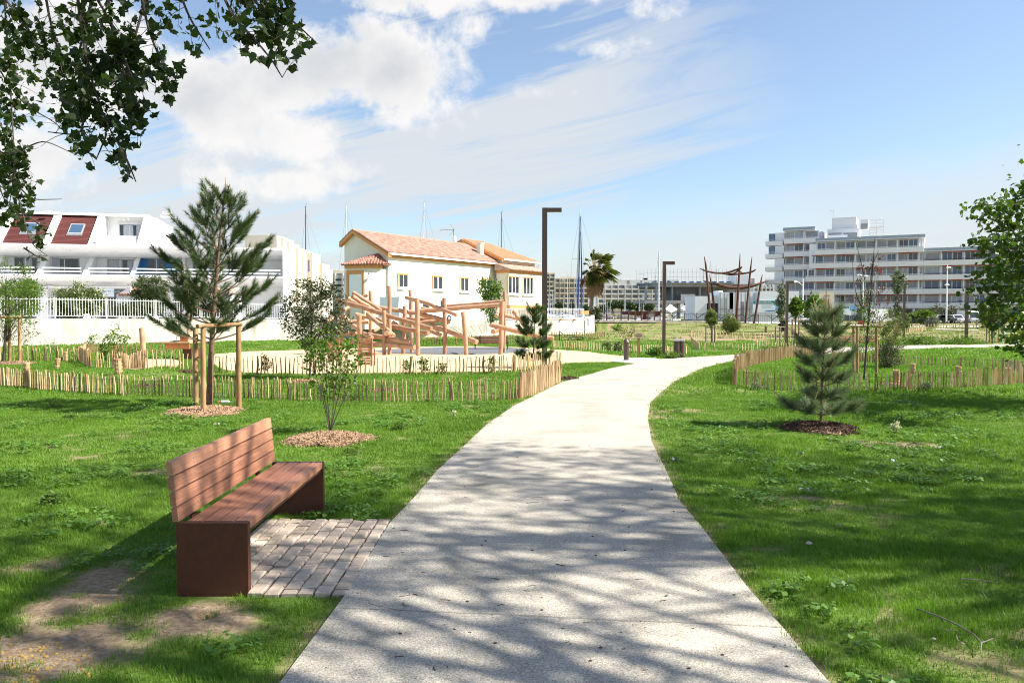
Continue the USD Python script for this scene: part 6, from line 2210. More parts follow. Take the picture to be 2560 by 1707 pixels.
def upright(conv, X0, Yt, X1, w, y, mid=None):
    u, v = conv(X1, 0)
    zg = float(ground_h(W(u, 880, y)[0], y)) - 0.1
    # pixel row of the ground under the post
    yb = proj(np.array([W(u, 880, y)[0], y, zg]))[1]
    _, k0 = conv(0, 0)
    pts = [(X0, Yt)] + ([mid] if mid else [((X0 + X1) / 2 + 4, (Yt + 1100) / 2)]) + [(X1, (yb - k0) / K3)]
    log(conv, pts, w, y, 'upright_log')


for c, X0, Yt, X1, w, y, mid in ((P1, 1068, 420, 1052, 72, 40.0, None), (P1, 1350, 545, 1358, 76, 39.0, None), (P1, 1525, 165, 1520, 62, 42.4, None), (P1, 1815, 90, 1818, 62, 39.7, None), (P1, 1728, 470, 1738, 64, 38.6, None),
                                 (P1, 2052, 400, 2030, 64, 40.6, None), (P1, 2140, 150, 2165, 60, 42.5, None), (P1, 2240, 282, 2256, 72, 37.2, None), (P2, 684, 275, 692, 62, 40.0, None), (P2, 975, 490, 1024, 68, 38.3, (1000, 700)),
                                 (P2, 1584, 330, 1552, 76, 39.6, None), (P2, 1615, 175, 1616, 46, 43.0, None)):
    upright(c, X0, Yt, X1, w, y, mid)
for c, pts, w, y in (
        (P1, [(1010, 310), (1300, 390), (1700, 520), (2100, 640), (2471, 755)], 76, (40.4, 37.6)),
        (P1, [(1250, 190), (1450, 310), (1690, 480)], 62, 41.2), (P1, [(1240, 250), (1400, 350), (1520, 430)], 66, (40.3, 41.0)), (P1, [(1175, 280), (1260, 330), (1340, 372)], 60, 41.8), (P1, [(1378, 272), (1475, 228)], 52, 42.6),
        (P1, [(1620, 428), (1900, 470), (2280, 515), (2430, 548), (2590, 610), (2751, 648)], 70, (41.6, 40.6)), (P1, [(830, 668), (1010, 530), (1185, 420)], 62, (39.4, 41.0)), (P1, [(1105, 570), (1220, 660), (1330, 780), (1430, 840), (1550, 893)], 70, (40.6, 38.4)),
        (P1, [(800, 752), (1000, 800), (1350, 842)], 74, (39.3, 39.8)), (P1, [(1490, 855), (1700, 885), (1950, 930), (2150, 968)], 82, (39.5, 37.8)), (P1, [(1222, 955), (1600, 985), (2000, 1015), (2212, 1042)], 76, (39.6, 37.6)),
        (P1, [(1290, 528), (1500, 585), (1790, 640)], 62, 41.7), (P1, [(1225, 640), (1500, 652)], 60, 42.2), (P1, [(1480, 520), (1600, 620), (1720, 730), (1885, 862)], 70, (41.0, 39.0)), (P1, [(1560, 790), (1680, 742)], 52, (40.2, 41.6)),
        (P1, [(1772, 826), (1885, 856)], 78, (38.0, 40.8)), (P1, [(1860, 652), (1960, 715), (2055, 782)], 70, 40.8), (P1, [(1865, 722), (2150, 765), (2426, 828)], 76, (40.2, 38.6)),
        (P2, [(90, 608), (300, 600), (480, 588)], 54, 41.4), (P2, [(310, 662), (480, 640), (610, 628)], 56, 41.3), (P2, [(98, 270), (235, 300), (430, 368), (655, 452), (880, 545)], 62, (41.6, 39.4)), (P2, [(330, 428), (530, 455)], 48, 42.0),
        (P2, [(310, 482), (660, 458), (1100, 420), (1565, 385)], 70, (41.0, 40.2)), (P2, [(725, 398), (1150, 365), (1610, 322)], 42, 42.3), (P2, [(480, 705), (800, 810), (1190, 962)], 82, (41.0, 38.8)), (P2, [(468, 785), (635, 852)], 60, (41.5, 40.4)),
        (P2, [(1530, 430), (1488, 556)], 66, (42.0, 39.0)), (P2, [(1388, 685), (1700, 755), (1990, 838), (2380, 905)], 74, (39.2, 38.6)), (P2, [(1440, 798), (1510, 768)], 76, (38.6, 41.0)), (P2, [(1622, 548), (1830, 602)], 58, 42.0),
        (P2, [(1758, 486), (1840, 590), (1930, 705)], 66, (40.2, 39.6))):
    log(c, pts, w, y)
nt = MB()
for k in range(9):                                                    # sagging climbing net
    f = k / 8
    a, c = np.array((470 + 330 * f, 668 + 135 * f)), np.array((1375 - 10 * f, 672 + 120 * f))
    pts = []
    for s in np.linspace(0, 1, 9):
        q = a + (c - a) * s
        pts.append(W(*P2(q[0], q[1] + 55 * math.sin(PI * s)), 41.0 - 1.8 * f))
    nt.tube(pts, 0.007, 3, caps=False)
for s in np.linspace(0.05, 0.95, 8):
    pts = []
    for f in np.linspace(0, 1, 6):
        a, c = np.array((470 + 330 * f, 668 + 135 * f)), np.array((1375 - 10 * f, 672 + 120 * f))
        q = a + (c - a) * s
        pts.append(W(*P2(q[0], q[1] + 55 * math.sin(PI * s)), 41.0 - 1.8 * f))
    nt.tube(pts, 0.008, 3, caps=False)
put('climbing_net', nt, M['rope'], lf)

# leaning log post and play boat on the left
t = thing('log_post', 'single thick leaning log post in front of the garden wall on the left', 'post', G(358, 902))
g = G(358, 902)
P = [W(P7(372, 0)[0], 906, g[1]), W(*P7(350, 1080), g[1]), W(*P7(338, 880), g[1])]
b = MB()
rw_ = 84 * K3 * g[1] / F / 2
b.tube(P, [rw_ * 1.05, rw_, rw_ * 0.98], 14)
put('post', b, M['log'], t, smooth=40)
b = MB()
top = P[2]
b.lathe(top - [0, 0, 0.02], [(rw_ * 0.96, 0.0), (rw_ * 0.93, 0.05), (rw_ * 0.4, 0.075)], 14)
put('cut_top', b, M['pale_wood'], t)

yb_ = 31.0
gb = np.array([W(*P7(900, 1250), yb_)[0], yb_, float(ground_h(-9, yb_))])
t = thing('play_boat', 'small orange brown wooden play boat with a mast behind the big pine', 'play boat', gb)
hb_ = MB()
for X0, X1 in ((715, 915), (915, 1080)):
    a, c = W(*P7(X0, 1105), yb_), W(*P7(X1, 1190), yb_)
    b = MB()
    b.box(a[0], c[0] - 0.005, yb_ - 0.04, yb_ + 0.0, c[2], a[2])
    put('hull_plank', b, M['play_orange'], t)
a, c = W(*P7(560, 1105), yb_), W(*P7(716, 1190), yb_)
b = MB()
b.prism([(a[0], yb_ + 0.7, a[2]), (c[0], yb_ - 0.02, a[2]), (c[0], yb_ - 0.02, c[2]), (a[0] + 0.25, yb_ + 0.7, c[2])], (0, 0.05, 0))
put('bow', b, M['play_orange'], t)
a, c = W(*P7(700, 1098), yb_), W(*P7(1085, 1104), yb_)
b = MB()
b.box(a[0] - 0.5, c[0], yb_ - 0.05, yb_ + 1.3, c[2] + 0.002, a[2] + 0.03)
put('deck', b, M['pale_wood'], t)
a, c = W(*P7(945, 985), yb_ + 0.6), W(*P7(1070, 1080), yb_ + 0.6)
b = MB()
b.box(a[0], c[0], yb_ + 0.5, yb_ + 0.55, c[2], a[2])
put('seat_back', b, M['play_orange'], t)
a, c = W(*P7(958, 1192), yb_), W(*P7(1086, 1290), yb_)
b = MB()
b.box(a[0], c[0], yb_ + 0.1, yb_ + 1.1, gb[2] - 0.1, a[2])
put('support', b, M['bench_steel'], t)
b = MB()
b.tube([W(*P7(1066, 1100), yb_ + 0.3), W(*P7(1058, 900), yb_ + 0.3), W(*P7(1040, 200), yb_ + 0.3)], [0.07, 0.065, 0.05], 10)
put('mast', b, M['log'], t)
b = MB()
b.tube([W(*P7(870, 1055), yb_ + 0.2), W(*P7(910, 830), yb_ + 0.3), W(*P7(1040, 260), yb_ + 0.3)], 0.012, 4)
put('rope', b, M['rope'], t)
b = MB()
a = W(*P7(850, 1075), yb_ + 0.2)
b.ball(a, 0.07, 1, (1.3, 1, 0.8))
b.tube([a + [-0.2, 0, 0], a + [0.2, 0, 0.03]], 0.02, 5)
put('cleat', b, M['rope'], t)

# ------------------------------------------------------------------ rusty sculpture of a ship on the rise
ys = 88.0
gz = W(*P3(1700, 1190), ys)
sp = thing('sculpture', 'rust brown steel sculpture of curved ribs on leaning poles, like a ship', 'sculpture', gz)


def rib(pts, w, dy, name, n=None):
    P = np.array([W(*P3(*p), ys + (dy if np.ndim(dy) == 0 else np.interp(i / (len(pts) - 1), (0, 1), dy))) for i, p in enumerate(pts)])
    tt = np.linspace(0, 1, 14)
    src = np.linspace(0, 1, len(P))
    Q = np.stack([np.interp(tt, src, P[:, i]) for i in range(3)], 1)
    for _ in range(2):
        Q[1:-1] = (Q[:-2] + 2 * Q[1:-1] + Q[2:]) / 4
    sc = K3 * ys / F * 1.4
    b = MB()
    b.tube(Q, w * sc / 2 * (1 - 0.75 * np.abs(tt * 2 - 1) ** 4), 6)
    put(name, b, M['corten'], sp)


for pts, w, dy in (([(1240, 128), (1265, 260), (1300, 620), (1345, 1190)], 36, 0.5), ([(1325, 410), (1345, 520), (1380, 800), (1425, 1190)], 36, 2.0), ([(1735, 440), (1733, 700), (1728, 1190)], 16, 2.5), ([(1795, 90), (1785, 350), (1765, 700), (1740, 1190)], 36, -0.5),
                   ([(1980, 140), (1958, 330), (1920, 700), (1876, 1190)], 34, 0.3), ([(2140, 412), (2115, 540), (2070, 820), (2008, 1190)], 34, 1.5)):
    P = np.array([W(*P3(*p), ys + dy) for p in pts])
    b = MB()
    sc = K3 * ys / F
    b.tube(P, np.array([0.25, 0.85, 1.0, 1.05][-len(P):] if len(P) == 4 else [0.4, 1, 1]) * w * sc / 2, 6)
    put('pole', b, M['corten'], sp)
for pts, w, dy in (([(1165, 312), (1250, 355), (1400, 390), (1560, 398), (1700, 352), (1800, 315), (1828, 285)], 24, (0.4, -0.6)), ([(1500, 392), (1620, 418), (1780, 402), (1930, 385), (2000, 362), (2045, 328)], 24, (0.5, 0.0)),
                   ([(1600, 395), (1700, 400), (1770, 350), (1825, 300)], 18, (0.5, -0.8)), ([(1785, 350), (1830, 390), (1900, 400)], 16, 0.3),
                   ([(1230, 505), (1400, 555), (1560, 598), (1720, 618), (1900, 602), (2050, 568), (2160, 532), (2232, 508)], 30, (0.5, 1.5)), ([(1240, 508), (1420, 572), (1600, 625), (1760, 635), (1950, 610), (2110, 560)], 24, (2.0, 1.6)), ([(1640, 590), (1735, 570), (1830, 592)], 14, 1.0)):
    rib(pts, w, dy, 'rib')
b = MB()
a, c = W(*P3(1235, 1180), ys - 1), W(*P3(2132, 1216), ys - 1)
b.box(a[0], c[0], ys - 1, ys + 5, c[2], a[2])
put('platform_edge', b, M['corten'], sp)
b = MB()
a, c = W(*P3(1420, 1217), ys - 0.5), W(*P3(2060, 1246), ys - 0.5)
b.box(a[0], c[0], ys - 0.5, ys + 4, c[2] - 0.3, a[2])
put('platform_base', b, M['black_mesh'], sp)
b = MB()
e = [W(*P3(X, Y), ys - 0.8) for X, Y in ((1690, 1115), (1785, 1115), (1755, 1180), (1712, 1180))]
b.prism(e, (0, 0.6, 0))
put('trough', b, M['corten'], sp)

# ------------------------------------------------------------------ fences along the quay
ft = thing('quay_fence', 'rust brown steel fence with square posts along the quay left of the second lamp post', 'fence', (W(*P4(1430, 1490), 98)[0], 98, 0.4))
posts = [978, 1095, 1208, 1318, 1430, 1535, 1637, 1735, 1832, 1925]
for X in posts:
    a, c = W(*P4(X - 6, 1335), 98), W(*P4(X + 6, 1492), 98)
    b = MB()
    b.box(a[0], c[0], 98, 98.25, c[2], a[2])
    put('post', b, M['corten'], ft)
for i, (X0, X1) in enumerate(zip(posts[:-1], posts[1:])):
    b = MB()
    for k in range(1, 12):
        X = X0 + (X1 - X0) * k / 12
        a, c = W(*P4(X, 1350 if i > 2 else 1400), 98.1), W(*P4(X, 1488), 98.1)
        b.tube([c, a], 0.018, 4)
    a, c = W(*P4(X0, 1355), 98.1), W(*P4(X1, 1355), 98.1)
    b.beam(a, c, 0.05, 0.05)
    if i in (3, 4, 5, 6, 8):
        a, c = W(*P4(X0 + 12, 1358), 98.15), W(*P4(X1 - 12, 1400 + 10 * (i % 3)), 98.15)
        b.box(a[0], c[0], 98.15, 98.18, c[2], a[2])
    if i == 6:
        a, c = W(*P4(X0 + 16, 1370), 98.16), W(*P4(X1 - 20, 1480), 98.16)
        b.box(a[0], c[0], 98.19, 98.22, c[2], a[2])
    put('panel', b, M['corten'], ft)
ft = thing('quay_railing', 'black iron railing with branching tree shaped stays along the quay on the right', 'railing', (30, 95, 0.2))
X = 640.0
marks = [(755, 1), (940, 0), (1125, 1), (1305, 0), (1485, 1), (1690, 1), (1890, 1), (2080, 0), (2285, 1), (2500, 1), (2700, 0), (2900, 1), (3100, 1), (3300, 1), (3500, 0), (3700, 1), (3950, 1), (4200, 1), (4450, 1), (4700, 1), (4950, 1), (5200, 1), (5450, 1), (5700, 1)]
yq = 95.0
prev = 640.0
for X, tree_ in marks:
    gx = W(*P3(X, 1100), yq)[0]
    zb = float(ground_h(gx, 100)) + 0.03
    b = MB()
    b.tube([(gx, yq, zb), (gx, yq, zb + 1.15)], 0.045, 6)
    if tree_:
        for sx, hh in ((1.35, 1.15), (0.9, 0.85)):
            b.tube([(gx, yq, zb + 0.45), (gx + sx * 0.6, yq, zb + 0.45 + (hh - 0.3) * 0.7), (gx + sx, yq, zb + hh + 0.05)], [0.05, 0.04, 0.02], 5)
        b.tube([(gx, yq, zb + 0.6), (gx - 0.4, yq, zb + 1.0), (gx - 0.75, yq, zb + 1.12)], [0.04, 0.03, 0.015], 5)
    put('post', b, M['black_iron'], ft)
    b = MB()
    x0 = W(*P3(prev, 1100), yq)[0]
    n = max(2, int((gx - x0) / 0.22))
    for k in range(1, n):
        x = x0 + (gx - x0) * k / n
        z = float(ground_h(x, 100)) + 0.03
        b.tube([(x, yq, z + 0.08), (x, yq, z + 1.0)], 0.012, 3)
    z0_, z1_ = float(ground_h(x0, 100)) + 0.03, zb
    for h in (0.08, 1.0):
        b.beam((x0, yq, z0_ + h), (gx, yq, z1_ + h), 0.03, 0.035)
    put('bars', b, M['black_iron'], ft)
    prev = X

# ------------------------------------------------------------------ parked vehicles
def car(label, loc, rotz, m, van=0, L=4.2, Wd=1.75, H=1.48, name='parked_car', group='vehicles parked before the right building', scale=1.0, box_body=False):
    t = thing(name, label, 'van' if van else 'car', loc, group, rotz)
    s = scale
    def P_(mb, poly, w0, w1):
        mb.prism([(x * s, w0 * s, z * s) for x, z in poly], (0, (w1 - w0) * s, 0))
    w = Wd / 2
    b = MB()
    lower = [(-L / 2, 0.32), (L / 2 - 0.05, 0.30), (L / 2, 0.62), (L / 2 - 0.12, 0.86), (-L / 2 + 0.05, 0.92), (-L / 2, 0.6)]
    P_(b, lower, -w, w)
    if van:
        cabin = [(-L / 2 + 0.04, 0.925), (L / 2 - 0.75, 0.905), (L / 2 - 1.45, H - 0.25), (L / 2 - 1.9, H), (-L / 2 + 0.12, H)]
    else:
        cabin = [(-L / 2 + 0.18, 0.925), (L / 2 - 1.05, 0.88), (L / 2 - 1.75, H - 0.03), (-L / 2 + 1.0, H), (-L / 2 + 0.45, H - 0.1)]
    P_(b, cabin, -w + 0.07, w - 0.07)
    put('body', b, M[m], t, world=False)
    b = MB()
    for sd in (-1, 1):
        y0 = sd * (w - 0.068)
        if van:
            win = [(L / 2 - 1.95, 1.0), (L / 2 - 0.95, 1.0), (L / 2 - 1.5, H - 0.38), (L / 2 - 1.95, H - 0.32)]
        else:
            win = [(-L / 2 + 0.55, 0.98), (L / 2 - 1.25, 0.96), (L / 2 - 1.8, H - 0.12), (-L / 2 + 0.95, H - 0.12)]
        P_(b, win, y0, y0 + sd * 0.012)
    put('side_windows', b, M['dark_glass'], t, world=False)
    b = MB()
    fx = (L / 2 - 0.75, 0.93, L / 2 - 1.45, H - 0.28) if van else (L / 2 - 1.07, 0.92, L / 2 - 1.72, H - 0.08)
    b.quad((fx[0] * s + 0.02, -(w - 0.15) * s, fx[1] * s), (fx[0] * s + 0.02, (w - 0.15) * s, fx[1] * s), (fx[2] * s + 0.03, (w - 0.2) * s, fx[3] * s), (fx[2] * s + 0.03, -(w - 0.2) * s, fx[3] * s))
    put('windscreen', b, M['dark_glass'], t, world=False)
    for sx in (-1, 1):
        for sd in (-1, 1):
            b = MB()
            c = np.array([sx * (L / 2 - 0.78), sd * (w - 0.1), 0.32]) * s
            b.tube([c - [0, 0.11 * s, 0], c + [0, 0.11 * s, 0]], 0.32 * s, 14)
            wh = put('wheel', b, M['tyre'], t, world=False)
            b = MB()
            b.tube([c + [0, sd * 0.111 * s, 0], c + [0, sd * 0.125 * s, 0]], 0.19 * s, 10)
            put('rim', b, M['silver'], wh, world=False)
    for sd in (-1, 1):
        b = MB()
        b.ball(np.array([L / 2 - 0.06, sd * (w - 0.25), 0.70]) * s, 0.13 * s, 1, (0.5, 1, 0.8))
        put('headlight', b, M['lamp_glass'], t, world=False)
    b = MB()
    b.box((L / 2 - 0.02) * s, (L / 2 + 0.005) * s, -0.26 * s, 0.26 * s, 0.42 * s, 0.53 * s)
    put('number_plate', b, M['paper_white'], t, world=False)
    return t


yv = 138.0
gp = lambda x: float(ground_h(x, 138.0))
x = W(*P5(1880, 1100), yv)[0]
car('large white panel van facing right behind the flowering tree', (x, yv, gp(x)), 0.12, 'car_white', van=1, L=5.6, Wd=2.0, H=2.5, name='parked_van')
for X, lab, rot, m in ((770, 'white hatchback facing the park between green bushes', -PI / 2 - 0.5, 'car_white'), (1300, 'white car facing the park left of the box lorry', -PI / 2, 'car_white')):
    x = W(*P6(X, 1150), yv)[0]
    car(lab, (x, yv, gp(x)), rot, m)
x = W(*P6(1510, 1150), yv + 3)[0]
lv = car('white high box lorry with its open end towards the park', (x, yv + 3, gp(x)), -PI / 2, 'car_white', van=1, L=5.0, Wd=2.1, H=2.2, name='parked_lorry')
b = MB()
x0, x1 = W(*P6(1375, 1010), yv + 4)[0], W(*P6(1640, 1010), yv + 4)[0]
zt = W(*P6(1500, 1012), yv + 4)[2]
b.box(x0, x1, yv + 4.0, yv + 9, gp(x) + 0.9, zt)
put('box_body', b, M['car_white'], lv)
b = MB()
b.box(x0 + 0.8, x1 - 1.2, yv + 3.97, yv + 3.995, zt - 0.75, zt - 0.4)
put('grey_band', b, M['frame_grey'], lv)
for X, Y, lab, m, rot in ((610, 1150, 'red car nose just left of the white hatchback', 'car_red', PI / 2), (1020, 1150, 'white car behind the thin bush before the tall street light', 'car_white', PI), (1140, 1160, 'dark blue grey car at the foot of the tall street light', 'car_grey', 0.0),
                          (2290, 1130, 'dark car behind the leafy branches at the far right', 'car_grey', 0.3)):
    x = W(*P6(X, Y), yv - 1)[0]
    car(lab, (x, yv - 1, gp(x)), rot, m)
for X, Y, lab, m in ((560, 1140, 'grey car behind the stakes left of the young pine tips', 'car_grey'), (760, 1140, 'white car front seen behind the young pine shoots', 'car_white'), (1090, 1110, 'dark van behind the black railing beside the cream wall', 'car_grey')):
    x = W(*P5(X, Y), 141)[0]
    car(lab, (x, 141, gp(x)), -PI / 2 + 0.3, m)
bx = W(*P5(1570, 1130), 118)
t = thing('waste_container', 'small red plastic container by the black railing', 'container', (bx[0], 118, float(ground_h(bx[0], 118))))
b = MB()
b.box(bx[0] - 0.3, bx[0] + 0.3, 118, 118.6, float(ground_h(bx[0], 118)), bx[2] + 0.1)
put('body', b, M['car_red'], t)
b = MB()
b.box(bx[0] - 0.2, bx[0] + 0.25, 118.1, 118.5, bx[2] + 0.102, bx[2] + 0.25)
put('lid', b, M['black_mesh'], t)
# white vehicles behind the railing in front of the house
q = W(*P1(1990, 330), 61.0)
car('white van roof with dark rear window behind the railing below the tiled house', (q[0] + 0.6, 61.5, 0.7), math.atan2(14, 8.4), 'car_white', van=1, L=5.0, Wd=2.0, H=2.05, name='parked_van', group='white vehicles in front of the house')
q = W(*P2(420, 330), 67.0)
car('white van parked further along below the house windows', (q[0], 67.5, 0.7), math.atan2(14, 8.4), 'car_white', van=1, L=5.0, Wd=2.0, H=2.2, name='parked_van', group='white vehicles in front of the house')
for X0, X1, Yt, Yb, y, lab in ((P6(970, 0), 35, 1195, 1222, 92, 'small orange box on the grass before the car park'), (P6(2110, 0), 45, 1080, 1135, 130, 'orange machine part seen through the right branches')):
    a = W(X0[0], P6(0, Yb)[1], y)
    h = W(X0[0], P6(0, Yt)[1], y)[2]
    wd_ = X1 * K3 * y / F
    t = thing('orange_box', lab, 'box', a)
    b = MB()
    b.box(a[0], a[0] + wd_, y, y + wd_, a[2] - 0.1, h - 0.06)
    put('body', b, M['orange_plastic'], t)
    b = MB()
    b.box(a[0] - 0.03, a[0] + wd_ + 0.03, y - 0.03, y + wd_, h - 0.058, h)
    put('lid', b, M['orange_plastic'], t)
# ------------------------------------------------------------------ plants
def bez(a, b, c, n=6):
    t = np.linspace(0, 1, n)[:, None]
    return (1 - t) ** 2 * a + 2 * t * (1 - t) * b + t * t * c


def leafy(name, label, base, trunk_top, tr, center, rad, ncl, lpc, clr, size, leaf, tmpl=LEAF_PLAIN, bark='bark', seed=0, stems=1, spread=0.0, cat='tree', group=None, shell=0.45, keep=None, flat=0.3, flower=None, squash=0.75, wind=0.0, bend=0.25, twigs=True, lean=(0, 0, 0)):
    """A tree or shrub: trunk or stems, branches to leaf clusters, leaves round the clusters."""
    g = np.random.default_rng(seed)
    base, center, rad = np.asarray(base, float), np.asarray(center, float), np.asarray(rad, float)
    t = thing(name, label, cat, base, group)
    d = g.normal(0, 1, (ncl, 3))
    d /= np.linalg.norm(d, axis=1, keepdims=True)
    rr = g.uniform(shell ** 3, 1, (ncl, 1)) ** (1 / 3)
    cl = center + d * rr * rad * (1 + 0.35 * (meshkit.noise(d * 2.2 + seed * 7.3) - 0.5))[:, None]
    if keep is not None:
        cl = cl[keep(cl)]
    trunk, br = MB(), MB()
    tops = []
    if stems == 1:
        tt = np.asarray(trunk_top, float)
        mid = (base + tt) / 2 + g.normal(0, 0.02, 3) * np.linalg.norm(tt - base)
        axis = bez(base, mid, tt, 8)
        trunk.tube(np.vstack([base - [0, 0, 0.1], axis]), np.concatenate([[tr * 1.25], tr * np.linspace(1.1, 0.45, 8)]), 8)
        put('trunk', trunk, M[bark], t, smooth=50)
        for c in cl:
            hfrac = np.clip((c[2] - base[2]) / max(0.1, (tt[2] - base[2])) - g.uniform(0.15, 0.45), 0.28, 1.0)
            k = hfrac * 7
            s = axis[int(k)] + (axis[min(7, int(k) + 1)] - axis[int(k)]) * (k - int(k))
            m = (s + c) / 2 + [0, 0, np.linalg.norm(c - s) * -bend * 0.3] + g.normal(0, 0.05, 3) * np.linalg.norm(c - s)
            br.tube(bez(s, m, c, 5), np.linspace(max(tr * 0.22, 0.004), max(tr * 0.06, 0.0018), 5), 4, caps=False)
    else:
        for i in range(stems):
            a = 2 * PI * i / stems + g.uniform(-0.4, 0.4)
            st = base + np.array([math.cos(a), math.sin(a), 0]) * tr * 1.6
            c = np.asarray(trunk_top, float) + np.array([math.cos(a), math.sin(a), 0]) * spread * g.uniform(0.5, 1.1) + [0, 0, g.uniform(-0.2, 0.1) * (trunk_top[2] - base[2])]
            p = bez(st, (st + c) / 2 + [0, 0, 0.15 * (c[2] - st[2])], c, 7)
            tops.append(p)
            b = MB()
            b.tube(np.vstack([p[0] - [0, 0, 0.06], p]), np.concatenate([[tr], tr * np.linspace(0.95, 0.35, 7)]), 6)
            put('stem', b, M[bark], t, smooth=50)
        for c in cl:
            p = min(tops, key=lambda q: np.min(np.linalg.norm(q - c, axis=1)))
            j = max(1, int(np.argmin(np.linalg.norm(p - c, axis=1))) - 1)
            br.tube(bez(p[j], (p[j] + c) / 2 + g.normal(0, 0.03, 3), c, 4), np.linspace(tr * 0.35, max(0.0015, tr * 0.12), 4), 4, caps=False)
    put('branches', br, M[bark], t)
    n = len(cl) * lpc
    P = np.repeat(cl, lpc, 0) + g.normal(0, 1, (n, 3)) * clr * [1, 1, squash]
    P[:, 0] += wind * np.abs(g.normal(0, 1, n))
    if keep is not None:
        P = P[keep(P)]
    v, f = cards(P, size, g, flat, tmpl)
    put('crown', (v, f), M[leaf], t)
    if flower:
        fm, fn, fs, fr_ = flower
        k = g.integers(0, len(cl), fn)
        Q = cl[k] + d[:ncl][k % ncl] * clr * fr_ + g.normal(0, 1, (fn, 3)) * clr * 0.5
        Q = np.repeat(Q, 6, 0) + g.normal(0, fs * 0.8, (fn * 6, 3))
        v, f = cards(Q, fs, g, 0.3, LEAF_ROUND)
        put('blossom', (v, f), M[fm], t)
    return t


def not_in_view(margin=12):
    def k(P):
        q = proj(P)
        front = P[:, 1] > 0.3
        return ~(front & (q[:, 0] > -margin) & (q[:, 0] < 2560 + margin) & (q[:, 1] > -margin) & (q[:, 1] < 1707 + margin))
    return k


# the shading poplars stand to the right and behind; their crowns reach over the path above the picture
GT = 'tall poplars along the near end of the path'
for bx, by, c, rd, n, lpc_, lab, sd in (
        (6.4, 1.2, (4.2, 4.2, 9.6), (4.6, 4.8, 3.2), 68, 76, 'tall poplar behind the camera, shading the bench and the near lawn', 31),
        (9.6, 4.4, (8.9, 5.6, 8.6), (3.4, 4.4, 3.0), 52, 74, 'tall poplar to the right of the path, its crown over the near path', 32),
        (13.6, 6.0, (12.6, 6.4, 8.0), (3.8, 3.5, 2.8), 54, 74, 'tall poplar further right, shading the right lawn', 33),
        (-7.5, 1.5, (-6.2, 3.0, 7.5), (3.0, 3.0, 2.4), 30, 46, 'poplar to the left behind the bench, outside the picture', 34)):
    bx, by, c = bx + 3.0, by - 0.3, (c[0] + 3.0, c[1] - 0.3, c[2] + 2.9)
    leafy('poplar_tree', lab, (bx, by, 0), (c[0] * 0.5 + bx * 0.5, c[1] * 0.5 + by * 0.5, c[2] + 1.0), 0.22, c, rd, n, lpc_, 0.37, 0.105, 'canopy_leaf', LEAF_ROUND, 'pale_bark', sd, keep=not_in_view(), group=GT, shell=0.2, flat=0.5)

# the poplar branches hanging into the top left corner: leaves that show are parts
hp = thing('poplar_branches', 'hanging leafy poplar branches in the top left corner, mostly in shade', 'tree', (-4.6, 5.2, 0))
g = np.random.default_rng(41)
twig_pts, main = [], MB()
BR = [([(180, -160), (200, 60), (225, 190), (262, 300), (300, 370)], 5.6, 1.0), ([(300, 372), (322, 410), (340, 455)], 5.6, 0.25), ([(330, -160), (365, 60), (405, 160), (440, 200)], 5.9, 0.9), ([(520, -180), (560, 20), (630, 90), (680, 150), (706, 195)], 5.4, 0.9),
      ([(590, -180), (680, 10), (740, 60), (783, 100)], 5.5, 0.75), ([(250, -160), (280, 80), (325, 230), (350, 320)], 5.9, 1.0), ([(90, -160), (125, 60), (165, 190), (200, 300)], 6.3, 1.0), ([(0, -160), (18, 100), (30, 280), (38, 420), (18, 545)], 7.4, 1.25),
      ([(-70, 60), (50, 260), (140, 305), (190, 365)], 8.0, 0.8), ([(400, -160), (470, 40), (525, 125)], 5.8, 0.8), ([(-60, -100), (60, 60), (110, 140)], 6.5, 1.0), ([(450, -160), (600, -20), (700, -10), (740, 10)], 5.6, 0.9), ([(130, -160), (260, 20), (300, 120), (330, 190)], 5.7, 1.0),
      ([(150, 250), (210, 270), (205, 340), (120, 330)], 5.8, 0.9), ([(230, 250), (270, 330), (240, 400)], 5.7, 0.8), ([(-40, 200), (20, 360), (70, 400)], 8.4, 0.9), ([(-30, 380), (10, 500), (40, 540)], 8.6, 0.9), ([(560, -100), (660, 30), (690, 90)], 5.7, 0.8),
      ([(-20, 330), (50, 500), (75, 610), (120, 640)], 8.0, 0.22), ([(50, 525), (95, 560), (138, 575)], 8.0, 0.35), ([(30, 450), (80, 500), (155, 498)], 8.2, 0.0), ([(60, 620), (90, 640), (112, 645)], 8.0, 0.3), ([(230, 0), (200, 120), (180, 230)], 5.9, 0.9), ([(380, -60), (330, 120), (300, 240)], 6.2, 0.9),
      ([(40, 380), (110, 350), (200, 392)], 8.4, 0.2)]
edge_ = Polygon([(-400, -400), (800, -400), (775, 20), (790, 105), (715, 205), (690, 198), (640, 150), (560, 150), (505, 110), (450, 225), (385, 320), (345, 345), (360, 465), (305, 445), (308, 405), (250, 430), (190, 415), (150, 305), (95, 225), (100, 430), (165, 570), (130, 660), (60, 655), (60, 560), (-400, 575)])
edge_ = edge_.buffer(6)
nodes_ = []
